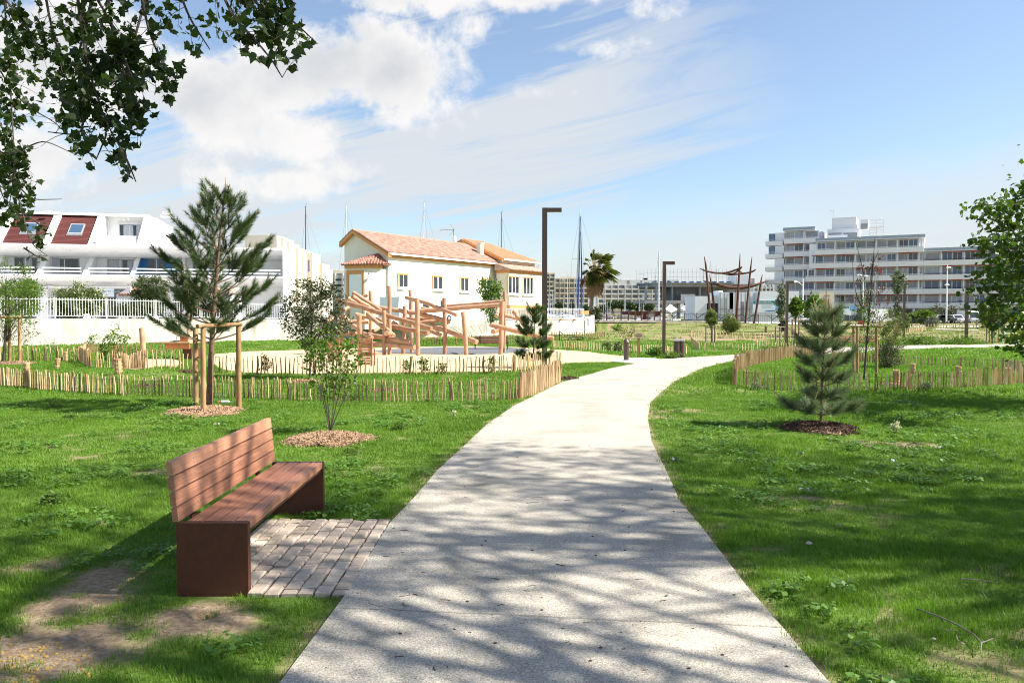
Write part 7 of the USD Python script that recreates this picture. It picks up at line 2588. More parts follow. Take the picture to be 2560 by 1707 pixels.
for pts, y, dens in BR:
    P = np.array([W(u, v, y + g.normal(0, 0.12)) for u, v in pts])
    tt = np.linspace(0, 1, 14)
    src = np.linspace(0, 1, len(P))
    Q = np.stack([np.interp(tt, src, P[:, i]) for i in range(3)], 1)
    for _ in range(2):
        Q[1:-1] = (Q[:-2] + 2 * Q[1:-1] + Q[2:]) / 4
    b = MB()
    b.tube(Q, np.linspace(0.010, 0.0028, 14) * (1.3 if y < 7 else 1.0), 5)
    put('branch', b, M['branch'], hp)
    L = np.linalg.norm(np.diff(Q, axis=0), axis=1).sum()
    for k in range(int(L / 0.052 * (0.25 + dens))):
        s = g.uniform(0.12, 1.0)
        p = np.array([np.interp(s, tt, Q[:, i]) for i in range(3)])
        d = g.normal(0, 1, 3)
        d[2] -= 0.5
        d /= np.linalg.norm(d)
        ln = g.uniform(0.08, 0.34) * (0.4 + 0.6 * dens)
        e = p + d * ln + [0, 0, -0.25 * ln]
        if not edge_.contains(Point(*proj(e))):
            continue
        main.tube(bez(p, p + d * ln * 0.6, e, 4), [0.0028, 0.0024, 0.002, 0.0015], 3, caps=False)
        nl = int(g.integers(4, 9) * (0.4 + 0.6 * dens)) + 1
        for _ in range(nl):
            f = g.uniform(0.3, 1.05)
            nodes_.append(p + (e - p) * f + g.normal(0, 0.022, 3))
put('twigs', main, M['branch'], hp, kind='stuff')
nodes_ = np.array(nodes_)
q = proj(nodes_)                                                       # wind thinned outline of the crown's edge
nodes_ = nodes_[shapely.contains_xy(edge_, q[:, 0], q[:, 1])]
sz = 0.074 * g.uniform(0.55, 1.2, len(nodes_))
v, f = cards(nodes_, sz, g, 0.15, LEAF_LOBED)
q = proj(nodes_)
vis = (q[:, 0] > 5) & (q[:, 0] < 2555) & (q[:, 1] > 5)
score = np.where(vis, sz / nodes_[:, 1], 0)
order = np.argsort(-score)
own = set(order[:280].tolist())
V = v.reshape(len(nodes_), -1, 3)
tf = LEAF_LOBED[1]
for k in sorted(own):
    put('leaf', (V[k], tf), M['poplar_leaf'], hp)
rest = np.array([k for k in range(len(nodes_)) if k not in own])
mb = MB()
mb.add(V[rest].reshape(-1, 3), ((np.arange(len(rest)) * V.shape[1])[:, None, None] + tf[None]).reshape(-1, 3))
put('leaves', mb, M['poplar_leaf'], hp, kind='stuff')

# large leafy tree at the right edge
g = np.random.default_rng(51)
rt_ = thing('leafy_tree', 'leafy green tree whose wind blown branches enter at the right edge', 'tree', (12.6, 14.5, 0))
b = MB()
b.tube(bez(np.array([12.6, 14.5, -0.1]), np.array([12.4, 14.5, 2]), np.array([12.0, 14.6, 4.6]), 8), np.linspace(0.2, 0.07, 8), 10)
put('trunk', b, M['bark'], rt_, smooth=50)
CLU = [(2440, 520, 34, 26), (2428, 512, 12, 14), (2500, 510, 40, 34), (2545, 470, 28, 34), (2548, 452, 14, 16), (2470, 560, 36, 36), (2530, 560, 46, 40), (2440, 620, 34, 30), (2425, 600, 18, 14), (2500, 620, 46, 40), (2560, 620, 46, 50), (2455, 680, 34, 26), (2520, 680, 46, 40), (2420, 720, 18, 20), (2412, 725, 10, 10),
       (2480, 735, 40, 30), (2540, 740, 46, 40), (2440, 760, 24, 22), (2500, 790, 34, 26), (2560, 800, 46, 50), (2470, 820, 30, 16), (2510, 840, 36, 22), (2530, 870, 22, 20), (2515, 878, 14, 12), (2560, 870, 40, 30), (2620, 560, 60, 70), (2640, 680, 60, 80), (2630, 800, 60, 70), (2620, 470, 50, 40), (2492, 850, 12, 10), (2450, 700, 24, 20), (2490, 655, 30, 22), (2600, 430, 40, 30)]
pts = []
br = MB()
for u, v, ru, rv in CLU:
    u += 34
    y = 14.2 + g.normal(0, 0.7)
    c = W(u, v, y)
    sc = y / F
    s = np.array([12.4, 14.5, np.clip(c[2] - 0.3 + g.normal(0, 0.3), 1.2, 4.4)])
    br.tube(bez(s, (s + c) / 2 + g.normal(0, 0.3, 3), c, 9), np.linspace(0.035, 0.006, 9), 5, caps=False)
    n = int(ru * rv * 0.105)
    pts.append(c + g.normal(0, 1, (n, 3)) * [ru * sc * 0.44, 0.3, rv * sc * 0.46])
extra = g.normal(0, 1, (42, 3))
for e in np.array([12.3, 14.8, 3.6]) + extra / np.linalg.norm(extra, axis=1, keepdims=True) * [2.2, 2.8, 1.9] * g.uniform(0.4, 1, (42, 1)):
    if proj(e)[0] > 2620:
        pts.append(e + g.normal(0, 1, (70, 3)) * 0.42)
        s = np.array([12.4, 14.5, np.clip(e[2] - 0.5, 1.2, 4.4)])
        br.tube(bez(s, (s + e) / 2, e, 5), np.linspace(0.04, 0.008, 5), 5, caps=False)
put('branches', br, M['branch'], rt_)
pts = np.vstack(pts)
v, f = cards(pts, 0.105, g, 0.3, LEAF_LOBED)
put('crown', (v, f), M['maple_leaf'], rt_)


# ------------------------------------------------------------------ pines with real needles
def needles_on(mb_list, P0, P1, n, ln, w, g, ang=0.75, start=0.15):
    """Needles around a shoot from P0 to P1."""
    d = P1 - P0
    L = np.linalg.norm(d)
    d = d / (L + 1e-9)
    a = np.cross(d, [0.3, 0.9, 0.2])
    a /= np.linalg.norm(a)
    b = np.cross(d, a)
    t = g.uniform(start, 1.0, n)
    ph = g.uniform(0, 2 * PI, n)
    th = np.clip(g.normal(ang, 0.2, n) * (1.15 - 0.55 * t), 0.12, 1.5)
    rad = a[None] * np.cos(ph)[:, None] + b[None] * np.sin(ph)[:, None]
    nd = d[None] * np.cos(th)[:, None] + rad * np.sin(th)[:, None]
    p = P0 + d * (t * L)[:, None]
    l = ln * g.uniform(0.75, 1.15, n)
    side = np.cross(nd, g.normal(0, 1, (n, 3)))
    side /= np.linalg.norm(side, axis=1, keepdims=True) + 1e-9
    e = p + nd * l[:, None]
    e[:, 2] -= 0.12 * l * np.abs(np.sin(th))
    v = np.stack([p - side * w / 2, p + side * w / 2, e], 1).reshape(-1, 3)
    mb_list.append(v)


def pine(name, label, base, height, whorls, leader_lean, rad_prof, shoots, needle, m, seed, tr=0.05, nper=90, nw=0.006, up=0.7, bark='pine_bark', bud=True, group=None, trunk_bare=0.25, budlen=0.10, keep=None, side_step=0.085):
    g = np.random.default_rng(seed)
    t = thing(name, label, 'tree', base, group)
    base = np.asarray(base, float)
    tops = base + [leader_lean[0], leader_lean[1], height]
    axis = bez(base, (base + tops) / 2 + [leader_lean[0] * -0.3, 0, 0], tops, 24)
    b = MB()
    b.tube(np.vstack([base - [0, 0, 0.08], axis]), np.concatenate([[tr * 1.2], tr * np.linspace(1.05, 0.14, 24)]), 8)
    put('trunk', b, M[bark], t, smooth=50)
    br, nd, buds = MB(), [], MB()
    at = lambda f: np.array([np.interp(f, np.linspace(0, 1, 24), axis[:, i]) for i in range(3)])
    for wi, f in enumerate(np.linspace(trunk_bare, 0.90, whorls)):
        R = np.interp(f, rad_prof[0], rad_prof[1]) * height
        nb = int(np.interp(f, (0, 1), shoots))
        a0 = g.uniform(0, 2 * PI)
        for k in range(nb):
            a = a0 + 2 * PI * k / nb + g.uniform(-0.3, 0.3)
            r_ = R * g.uniform(0.7, 1.12)
            s = at(f + g.uniform(-0.012, 0.012))
            out = np.array([math.cos(a), math.sin(a), 0])
            rise = r_ * (up * (0.35 + 0.9 * f)) * g.uniform(0.7, 1.2)
            e = s + out * r_ + [0, 0, rise]
            c = bez(s, s + out * r_ * 0.62 + [0, 0, rise * 0.25], e, 7)
            if keep is not None and not keep(c[-1]):
                continue
            br.tube(c, np.linspace(max(0.006, tr * 0.34 * (1.1 - f)), 0.004, 7), 5, caps=False)
            # tip shoot and side shoots
            ends = [(c[4], c[6] + (c[6] - c[5]) * 0.4)]
            ns = max(3, int(r_ / side_step))
            for q in range(ns):
                u = g.uniform(0.38, 0.97)
                p = np.array([np.interp(u, np.linspace(0, 1, 7), c[:, i]) for i in range(3)])
                tang = (c[min(6, int(u * 6) + 1)] - c[int(u * 6)])
                tang /= np.linalg.norm(tang) + 1e-9
                sd = np.cross(tang, [0, 0, 1]) * g.choice((-1, 1)) * g.uniform(0.35, 0.95)
                dv = tang * g.uniform(0.5, 0.9) + sd + [0, 0, g.uniform(0.15, 0.55)]
                dv /= np.linalg.norm(dv)
                L = g.uniform(0.16, 0.34) * (0.6 + 0.5 * height / 4)
                ends.append((p, p + dv * L))
                br.tube([p, p + dv * L], [0.0055, 0.003], 4, caps=False)
            for p, q_ in ends:
                needles_on(nd, p, q_, int(nper * (0.6 + np.linalg.norm(q_ - p) * 2.2)), needle, nw, g)
                if bud and g.random() < 0.3:
                    dd = (q_ - p) / np.linalg.norm(q_ - p)
                    buds.tube([q_ - dd * 0.01, q_ + dd * budlen * g.uniform(0.5, 1.0) + [0, 0, 0.02]], [0.0075, 0.0045], 4)
    # the leader and its ring of shoots
    needles_on(nd, at(0.80), at(0.985), nper * 4, needle * 0.9, nw, g, ang=0.6)
    for k in range(5):
        a = 2 * PI * k / 5 + 0.4
        s = at(0.90)
        e = s + np.array([math.cos(a) * 0.09, math.sin(a) * 0.09, 0.2]) * height * 0.35
        br.tube([s, e], [0.008, 0.004], 5)
        needles_on(nd, s, e, nper * 2, needle * 0.9, nw, g, ang=0.6)
        if bud:
            buds.tube([e, e + [0, 0, budlen]], [0.009, 0.004], 5)
    if bud:
        buds.tube([tops - [0, 0, 0.03], tops + [0, 0, budlen * 1.4]], [0.011, 0.005], 5)
        put('buds', buds, M['bud'], t)
    put('branches', br, M[bark], t)
    v = np.vstack(nd)
    put('needles', (v, np.arange(len(v)).reshape(-1, 3)), M[m], t)
    return t


gP = G(523, 1018)
pine('pine_tree', 'tall dark green pine between three round wooden stakes on the left lawn', gP, (1018 - 462) * gP[1] / F, 10, (0.32, 0.1), ((0.2, 0.32, 0.42, 0.55, 0.7, 0.85, 1), (0.18, 0.245, 0.26, 0.24, 0.175, 0.09, 0.02)), (7, 5), 0.12, 'needle', 61, tr=0.062, side_step=0.075, nper=95, nw=0.0062, up=0.72, trunk_bare=0.30)
gR = G(2052, 1066)
pine('pine_tree', 'grey green young pine with long needles and upright brown shoots on the right lawn', gR, 1.72, 7, (0.05, 0.0), ((0.08, 0.15, 0.25, 0.34, 0.5, 0.7, 0.85, 1), (0.29, 0.25, 0.07, 0.17, 0.19, 0.14, 0.08, 0.03)), (7, 6), 0.16, 'blue_needle', 62, tr=0.024, side_step=0.055, nper=120, nw=0.0046, up=0.55, trunk_bare=0.10, budlen=0.26)
gS = G(1330, 921)
pine('pine_tree', 'small bushy pine beside the near lamp post at the playground corner', gS + [0.05, 0.3, 0], 1.75, 5, (0.06, 0), ((0.1, 0.35, 0.6, 0.8, 1), (0.36, 0.27, 0.19, 0.19, 0.05)), (6, 5), 0.17, 'needle', 63, tr=0.03, side_step=0.06, nper=110, nw=0.009, trunk_bare=0.12, budlen=0.16)


def tree_stakes(label, posts, bars, m='stake', wpx=8.5, group=None):
    """Round stakes tied by cross bars. posts: (u, v_base, v_top); bars: pairs of post numbers with the bar's row."""
    g0 = G(posts[0][0], posts[0][1])
    t = thing('tree_stakes', label, 'tree stakes', g0, group)
    gs = [G(u, v) for u, v, _ in posts]
    tops = []
    for (u, v, vt), g_ in zip(posts, gs):
        e = W(u, vt, g_[1])
        e[0] = g_[0] + (e[0] - g_[0]) * 0.9
        r_ = wpx * g_[1] / F / 2
        b = MB()
        b.tube([g_ - [0, 0, 0.1], (g_ + e) / 2, e - [0, 0, 0.01], e], [r_ * 1.05, r_, r_ * 0.97, r_ * 0.8], 10)
        put('stake', b, M[m], t, smooth=40)
        tops.append(e)
    for i, j, dz in bars:
        a, c = tops[i] - [0, 0, dz], tops[j] - [0, 0, dz]
        d = (c - a) / np.linalg.norm(c - a)
        r_ = wpx * 0.82 * gs[i][1] / F / 2
        off = np.array([0, -r_ * 1.9, 0])
        b = MB()
        b.tube([a - d * 0.10 + off, c + d * 0.10 + off], r_, 10)
        put('cross_bar', b, M[m], t, smooth=40)
        for q in (a, c):
            k = MB()
            ang = np.linspace(0, 2 * PI, 9)
            k.tube([q + np.array([r_ * 1.35 * math.cos(s), -r_ * 0.9 + r_ * 2.2 * math.sin(s) * 1.0, r_ * 0.5 * math.sin(2 * s)]) for s in ang], r_ * 0.22, 4, caps=False)
            put('tie', k, M['rope'], t)
    return t


tree_stakes('three round brown stakes with a cross bar around the tall left pine', [(489, 1014, 819), (508, 1036, 812), (597, 1020, 808)], [(1, 2, 0.02)], wpx=13)
tree_stakes('two stakes joined by a top bar at the left edge of the picture', [(24, 907, 790), (49, 909, 791), (-60, 912, 792)], [(1, 2, 0.02)], wpx=8)
tree_stakes('three pale stakes with a thick top bar around the flowering tree', [(2134, 932, 815), (2143, 934, 815), (2191, 933, 815)], [(0, 2, 0.01)], wpx=7.5)
GS = 'staked young trees on the far lawns'
tree_stakes('grey stakes with a thin bar around the small tufted pine below the sculpture', [(1765, 856, 818), (1781, 858, 818), (1787, 857, 818)], [(0, 2, 0.01)], 'grey_stake', 3.6, GS)
tree_stakes('grey stakes with a thin bar just left of the third lamp post', [(P5(242, 0)[0], 866, 817), (P5(310, 0)[0], 866, 817), (P5(385, 0)[0], 865, 817)], [(0, 2, 0.01)], 'grey_stake', 3.2, GS)
tree_stakes('brown stakes with a white bar right of the third lamp post', [(P5(500, 0)[0], 838, 800), (P5(602, 0)[0], 836, 800)], [(0, 1, 0.01)], 'stake', 4.0, GS)
tree_stakes('pale stakes with a white bar behind the young pine', [(P5(1105, 0)[0], 850, 815), (P5(1228, 0)[0], 848, 815)], [(0, 1, 0.01)], 'grey_stake', 2.6, GS)
tree_stakes('stakes around the olive coloured pine at the far right', [(P6(1772, 0)[0], 857, 812), (P6(1822, 0)[0], 857, 815), (P6(1868, 0)[0], 857, 812), (P6(1962, 0)[0], 857, 820)], [(0, 2, 0.02)], 'grey_stake', 2.8, GS)
# pale loose stake in front of the dark small tree
gk = G(P1(700, 0)[0], P1(0, 1540)[1])
t = thing('pale_stake', 'pale stick leaning beside the dark leaved small tree', 'stake', gk)
b = MB()
b.tube([W(*P1(775, 1570), gk[1]), W(*P1(710, 1400), gk[1]), W(*P1(640, 1240), gk[1])], 0.022, 8)
put('stick', b, M['pale_wood'], t)
b = MB()
b.ball(W(*P1(640, 1240), gk[1]), 0.026, 1)
put('tip', b, M['pale_wood'], t)


# ------------------------------------------------------------------ mulch rings
def mulch_ring(u, v, wpx, label, n=2600, h=0.07, ry=1.0, size=0.03):
    g = np.random.default_rng(int(u))
    c = G(u, v)
    R = wpx * c[1] / F
    t = thing('mulch_ring', label, 'mulch', c)
    b = MB()
    prof = [(R, -0.02), (R * 0.86, h * 0.35), (R * 0.55, h * 0.8), (R * 0.2, h)]
    b.lathe((c[0], c[1], c[2]), prof, 40)
    v_, f_ = b.arrays()
    ang_ = np.arctan2(v_[:, 1] - c[1], v_[:, 0] - c[0])
    wob_ = 1 + 0.3 * (meshkit.noise(np.column_stack([np.cos(ang_) * 2.2, np.sin(ang_) * 2.2, ang_ * 0 + u])) - 0.5)
    v_[:, :2] = [c[0], c[1]] + (v_[:, :2] - [c[0], c[1]]) * wob_[:, None] * 0.93
    v_[:, 2] += (meshkit.noise(v_ * 6) - 0.5) * 0.03
    put('mound', (v_, f_), M['mulch'], t, smooth=True)
    a = g.uniform(0, 2 * PI, n)
    rr = R * (0.98 + 0.3 * (meshkit.noise(np.column_stack([np.cos(a) * 2.2, np.sin(a) * 2.2, a * 0 + u])) - 0.5)) * np.sqrt(g.uniform(0, 1, n)) * (1 + 0.12 * (g.uniform(0, 1, n) > 0.85))
    z = np.interp(rr / R, (0, 0.2, 0.55, 0.86, 1.0, 1.1), (h, h, h * 0.8, h * 0.35, -0.005, 0.0)) + g.uniform(0.0, 0.018, n)
    P = np.column_stack([c[0] + rr * np.cos(a), c[1] + rr * np.sin(a) * ry, c[2] + z])
    chip = (np.array([(-0.5, -0.14, 0), (0.5, -0.1, 0.02), (0.46, 0.12, 0), (-0.5, 0.12, -0.02), (-0.4, 0, 0.10), (0.4, 0, 0.12)]), np.array([[0, 1, 5], [0, 5, 4], [1, 2, 5], [2, 3, 4], [2, 4, 5], [3, 0, 4]]))
    vv, ff = cards(P, size * 1.9, g, 0.9, chip)
    put('wood_chips', (vv, ff), M['mulch'], t, kind='stuff')


mulch_ring(510, 1031, 100, 'ring of wood chips around the staked left pine', 2200)
mulch_ring(820, 1100, 106, 'ring of pale wood chips around the slender multi stemmed shrub', 2600)
mulch_ring(2050, 1072, 98, 'dark ring of wood chips under the young right pine', 2000)
mulch_ring(30, 911, 55, 'ring of wood chips at the left edge stakes', 700, size=0.05)
mulch_ring(470, 930, 30, 'small mulch ring between the left fences', 300, 0.03, size=0.05)
mulch_ring(374, 968, 36, 'low mulch ring with a tiny plant behind the long left fence', 300, 0.03, size=0.05)
mulch_ring(962, 978, 40, 'pale mulch ring behind the long fence to the left of the path', 300, 0.03, size=0.05)
mulch_ring(1420, 948, 26, 'patch of wood chips beside the path at the fence corner', 300, 0.02, size=0.06)
mulch_ring(760, 956, 40, 'mulch ring around the dark leaved small tree', 350, 0.04, size=0.05)
mulch_ring(2240, 962, 44, 'mulch ring around a woven guard behind the right fence', 300, 0.03, size=0.05)
b = MB()
u0 = [G(u, v) for u, v in ((600, 941), (900, 942), (1240, 939))]

# ------------------------------------------------------------------ trees and shrubs, near to far
gs = G(826, 1083)
sc = gs[1] / F
leafy('slender_shrub', 'slender light green shrub with several thin stems in the mulch ring by the bench', gs + [0, 0, 0.05], W(835, 900, gs[1]), 0.0085, W(838, 905, gs[1] + 0.02), (86 * sc, 0.36, 92 * sc), 90, 12, 0.05, 0.043, 'bright_leaf', LEAF_ROUND, 'branch', 71, stems=6, spread=0.42, cat='shrub', shell=0.2, squash=1.0)
gd = G(774, 946)
sc = gd[1] / F
leafy('small_tree', 'dark olive leaved small tree with brownish tips left of the log frame', gd, W(780, 760, gd[1]), 0.028, W(788, 782, gd[1]), (84 * sc, 0.75, 92 * sc), 150, 46, 0.08, 0.064, 'olive_leaf', LEAF_PLAIN, 'branch', 72, shell=0.25)
gl = G(8, 909)
sc = gl[1] / F
leafy('small_tree', 'light green young tree at the left edge behind the two stakes', gl, W(15, 700, gl[1]), 0.05, W(38, 742, gl[1]), (66 * sc, 0.9, 88 * sc), 70, 40, 0.11, 0.075, 'bright_leaf', LEAF_PLAIN, 'branch', 73, shell=0.3)
gf_ = G(2160, 950)
sc = gf_[1] / F
ft_ = leafy('flowering_tree', 'young flowering tree with thin upright branches, dark red leaves and pink blossom', gf_, W(2185, 640, gf_[1]), 0.028, W(2172, 735, gf_[1]), (46 * sc, 0.42, 105 * sc), 34, 16, 0.05, 0.055, 'red_leaf', LEAF_PLAIN, 'branch', 74, shell=0.3, flower=('petal', 34, 0.03, 0.6), bend=0.9)
leafy('small_tree', 'low green tuft of leaves at the fork of the flowering tree', W(2163, 800, gf_[1]), W(2163, 770, gf_[1]), 0.015, W(2165, 780, gf_[1]), (22 * sc, 0.2, 34 * sc), 18, 26, 0.05, 0.06, 'bright_leaf', LEAF_PLAIN, 'branch', 75, cat='foliage') if False else None
b = MB()
gg = np.random.default_rng(5)
for (u0_, v0_), (u1_, v1_), (u2_, v2_) in (((2160, 775), (2130, 740), (2132, 640)), ((2160, 775), (2148, 735), (2150, 645)), ((2162, 770), (2180, 700), (2188, 590)), ((2162, 760), (2205, 735), (2216, 712)), ((2162, 700), (2150, 640), (2138, 600)), ((2170, 680), (2190, 650), (2196, 625))):
    b.tube(bez(W(u0_, v0_, gf_[1]), W(u1_, v1_, gf_[1]), W(u2_, v2_, gf_[1] + gg.normal(0, 0.1)), 7), np.linspace(0.014, 0.004, 7), 5)
put('bare_branches', b, M['branch'], ft_)
P = W(2163, 785, gf_[1]) + gg.normal(0, 1, (320, 3)) * [14 * sc, 0.12, 30 * sc]
v, f = cards(P, 0.07, gg, 0.3, LEAF_PLAIN)
put('low_leaves', (v, f), M['bright_leaf'], ft_)
gb_ = G(2217, 918)
sc = gb_[1] / F
leafy('bush', 'upright yellowish green bush right of the flowering tree', gb_, W(2228, 800, gb_[1]), 0.014, W(2228, 838, gb_[1]), (34 * sc, 0.4, 72 * sc), 80, 40, 0.07, 0.05, 'shrub_leaf', LEAF_PLAIN, 'stake', 76, stems=9, spread=0.35, cat='shrub', shell=0.1)
leafy('bush', 'dark green low bush against the back fence of the right enclosure', G(2222, 922), G(2222, 915) + [0, 0, 0.3], 0.012, G(2222, 922) + [0, 0, 0.38], (0.32, 0.3, 0.36), 40, 60, 0.07, 0.045, 'olive_leaf', LEAF_PLAIN, 'branch', 77, stems=6, spread=0.2, cat='shrub', shell=0.1)
leafy('bush', 'yellow green weeds at the foot of the right hand stakes', G(2170, 905), G(2170, 905) + [0, 0, 0.4], 0.008, G(2170, 905) + [0, 0, 0.5], (0.7, 0.4, 0.45), 40, 26, 0.09, 0.06, 'bright_leaf', LEAF_PLAIN, 'branch', 78, stems=5, spread=0.4, cat='shrub', shell=0.1)
gh = W(1218, 805, 52)
leafy('small_tree', 'thin light green tree in front of the house behind the log frame', (gh[0], 60, 0.7), W(*P2(1400, 120), 60), 0.05, W(*P2(1390, 240), 60), (1.0, 0.8, 1.35), 36, 30, 0.20, 0.16, 'bright_leaf', LEAF_ROUND, 'branch', 79, shell=0.35)
leafy('bush', 'green bush behind the railing below the house corner', (W(*P2(1430, 500), 57)[0], 57, 0.7), W(*P2(1430, 460), 57), 0.03, W(*P2(1440, 480), 57), (0.8, 0.6, 0.8), 26, 40, 0.16, 0.14, 'bright_leaf', LEAF_PLAIN, 'branch', 80, stems=4, spread=0.3, cat='shrub')


def hedge(label, conv, X, Y, rx, ry, y, leaf, seed, flower=None, size=0.13, tm=LEAF_PLAIN, ncl=90, lpc=60):
    c = W(*conv(X, Y), y)
    sc = y / F * K6
    z = float(ground_h(c[0], y))
    return leafy('bush', label, (c[0], y, z), (c[0], y, (c[2] + z) / 2 + 0.2), 0.03, (c[0], y, c[2]), (rx * sc, min(1.6, rx * sc * 0.6), ry * sc), ncl, lpc, 0.22, size, leaf, tm, 'branch', seed, stems=6, spread=rx * sc * 0.5, cat='shrub', shell=0.2, flower=flower)


hedge('broad yellow green flowering shrub spilling over the white railing', A1, 720, 1005, 235, 160, 60.0, 'shrub_leaf', 81, ('cream_flower', 240, 0.10, 1.1), ncl=150)
hedge('yellow green flowering shrub at the left edge behind the railing', A1, 60, 1000, 170, 150, 59.0, 'shrub_leaf', 82, ('cream_flower', 90, 0.10, 1.1))
hedge('light green shrub with long leaves left of the flowering shrub', A1, 250, 960, 100, 160, 58.0, 'bright_leaf', 83, size=0.15)
hedge('tall oleander with narrow leaves right of the tiled shed', A1, 1360, 930, 185, 165, 61.0, 'oleander_leaf', 84, tm=LEAF_LONG, size=0.30)
hedge('dark shrubs filling the gap behind the railing below the oleander', A1, 1250, 1080, 240, 75, 59.5, 'olive_leaf', 85)
hedge('low dark shrubs behind the railing right of the big pine', A1, 2050, 1085, 260, 70, 62.0, 'olive_leaf', 86)
hedge('yellowish oleander shrub behind the big pine', A1, 1780, 960, 160, 130, 62.0, 'oleander_leaf', 87, tm=LEAF_LONG, size=0.30)
hedge('small dark shrub on the railing at the foot of the palm', A3, 770, 1120, 45, 60, 84.0, 'olive_leaf', 88, ncl=24, lpc=40, size=0.2)


def weed(label, u, v, wpx, hpx, leaf, seed, n=14, lpc=16, size=0.05, group=None, tm=LEAF_PLAIN, flower=None, cat='plant'):
    g_ = G(u, v)
    sc = g_[1] / F
    return leafy('low_plant', label, g_, g_ + [0, 0, hpx * sc * 0.6], 0.006, g_ + [0, 0, hpx * sc * 0.58], (wpx * sc / 2, wpx * sc / 2, hpx * sc * 0.45), n, lpc, wpx * sc * 0.10 + 0.01, size, leaf, tm, 'branch', seed, stems=4, spread=wpx * sc * 0.3, cat=cat, shell=0.1, group=group, flower=flower)


weed('leafy tall plant in front of the white wall behind the left stakes', 40, 884, 90, 80, 'olive_leaf', 101, 26, 18, 0.10)
weed('bushy plant in front of the garden wall left of the log post', 292, 905, 62, 92, 'bright_leaf', 102, 26, 20, 0.09)
weed('yellow green plant at the fence corner before the leaning log post', 262, 905, 40, 50, 'bright_leaf', 103, 16, 20, 0.09)
weed('thin grey green weeds before the wall', 125, 884, 50, 34, 'silver_leaf', 104, 16, 10, 0.08)
weed('small bush against the wall above the left fence', 232, 872, 36, 34, 'bright_leaf', 105, 18, 16, 0.10)
weed('pale yellow green plant by the sandy patch', 336, 921, 46, 50, 'shrub_leaf', 106, 18, 16, 0.07)
weed('grey green bush inside the second fence near the slender shrub', 662, 935, 34, 52, 'olive_leaf', 107, 18, 18, 0.06)
weed('leafy seedling by the second fence in front of the sand', 1058, 936, 26, 42, 'bright_leaf', 108, 14, 18, 0.07)
weed('yellow green seedling by the second fence further right', 1105, 936, 30, 26, 'shrub_leaf', 109, 14, 14, 0.06)
weed('tall thin seedling by the fence near the lamp post corner', 1226, 934, 30, 40, 'shrub_leaf', 110, 14, 12, 0.06)
weed('feathery seedling at the left of the second fence', 1016, 936, 20, 38, 'bright_leaf', 111, 12, 12, 0.06)
weed('green clump at the foot of the second lamp post', 1640, 893, 44, 24, 'bright_leaf', 112, 26, 26, 0.11)
weed('low green leaves right of the second lamp post', 1675, 897, 44, 14, 'bright_leaf', 113, 20, 18, 0.10)
weed('yellow green plant at the fence behind the fountain', 1518, 879, 26, 28, 'shrub_leaf', 114, 18, 18, 0.10)
weed('dark green plant beside it behind the fountain', 1545, 880, 22, 24, 'olive_leaf', 115, 16, 18, 0.10)
weed('thin reddish young tree on the lawn before the retaining wall', 1565, 862, 44, 62, 'red_leaf', 116, 22, 8, 0.11)
weed('green bush at the foot of the retaining wall', 1540, 830, 24, 18, 'bright_leaf', 117, 14, 18, 0.16)
weed('green groundcover by the path below the third lamp post', 1985, 873, 70, 14, 'bright_leaf', 118, 40, 20, 0.14)
weed('green groundcover by the path left of the third lamp post', 1935, 880, 60, 10, 'bright_leaf', 119, 30, 20, 0.13)
weed('bright green groundcover beyond the right path', 2300, 862, 80, 20, 'bright_leaf', 120, 50, 20, 0.15)
weed('bright green groundcover at the foot of the fourth lamp post', 2400, 861, 90, 14, 'bright_leaf', 121, 40, 20, 0.15)
weed('grey leaved weed at the foot of the right front fence', 1892, 975, 30, 22, 'silver_leaf', 122, 16, 14, 0.04)
weed('pale weed at the front fence of the right enclosure', 2315, 978, 28, 22, 'silver_leaf', 123, 16, 14, 0.04)
weed('small variegated yellow plant standing alone on the right lawn', 2238, 1082, 18, 26, 'cream_flower', 124, 12, 14, 0.035)
weed('clover like weed on the left lawn before the fence', 135, 1020, 40, 18, 'bright_leaf', 125, 14, 10, 0.045)
weed('broad leaved weed on the left lawn', 178, 1046, 34, 12, 'bright_leaf', 126, 10, 10, 0.05)
weed('leafy weed on the lawn between shrub and path', 1000, 1075, 36, 18, 'bright_leaf', 127, 14, 12, 0.04)
weed('pale flowering weed near the path before the fence', 1135, 1040, 20, 14, 'cream_flower', 128, 8, 6, 0.03)
weed('broad leaved weed left of the bench', 130, 1262, 60, 26, 'bright_leaf', 129, 16, 12, 0.04)
weed('clover patch in the grass before the mulch ring', 880, 1135, 50, 14, 'bright_leaf', 130, 16, 12, 0.035)
weed('pale weed behind the slender shrub', 885, 1000, 40, 14, 'bright_leaf', 131, 14, 12, 0.045)
# trees and bushes further off
def far_tree(label, conv, X, Yb, Yt, w, y, leaf, seed, tm=LEAF_PLAIN, ncl=30, lpc=34, size=0.22, cb=0.45, tr=0.05, wind=0.0, dy=0, name='small_tree', stems=1, bark='branch'):
    b_ = W(*conv(X, Yb), y)
    z = float(ground_h(b_[0], y))
    top = W(*conv(X + dy, Yt), y)
    H = top[2] - z
    sc = y / F * K3
    c = np.array([b_[0] + (top[0] - b_[0]) * 0.7, y, z + H * (1 + cb) / 2])
    return leafy(name, label, (b_[0], y, z), (top[0], y, top[2] - 0.1), tr, c, (w / 2 * sc, w / 2 * sc * 0.8, H * (1 - cb) / 2), ncl, lpc, w * sc * 0.14, size, leaf, tm, bark, seed, wind=wind, stems=stems, spread=w * sc * 0.2)


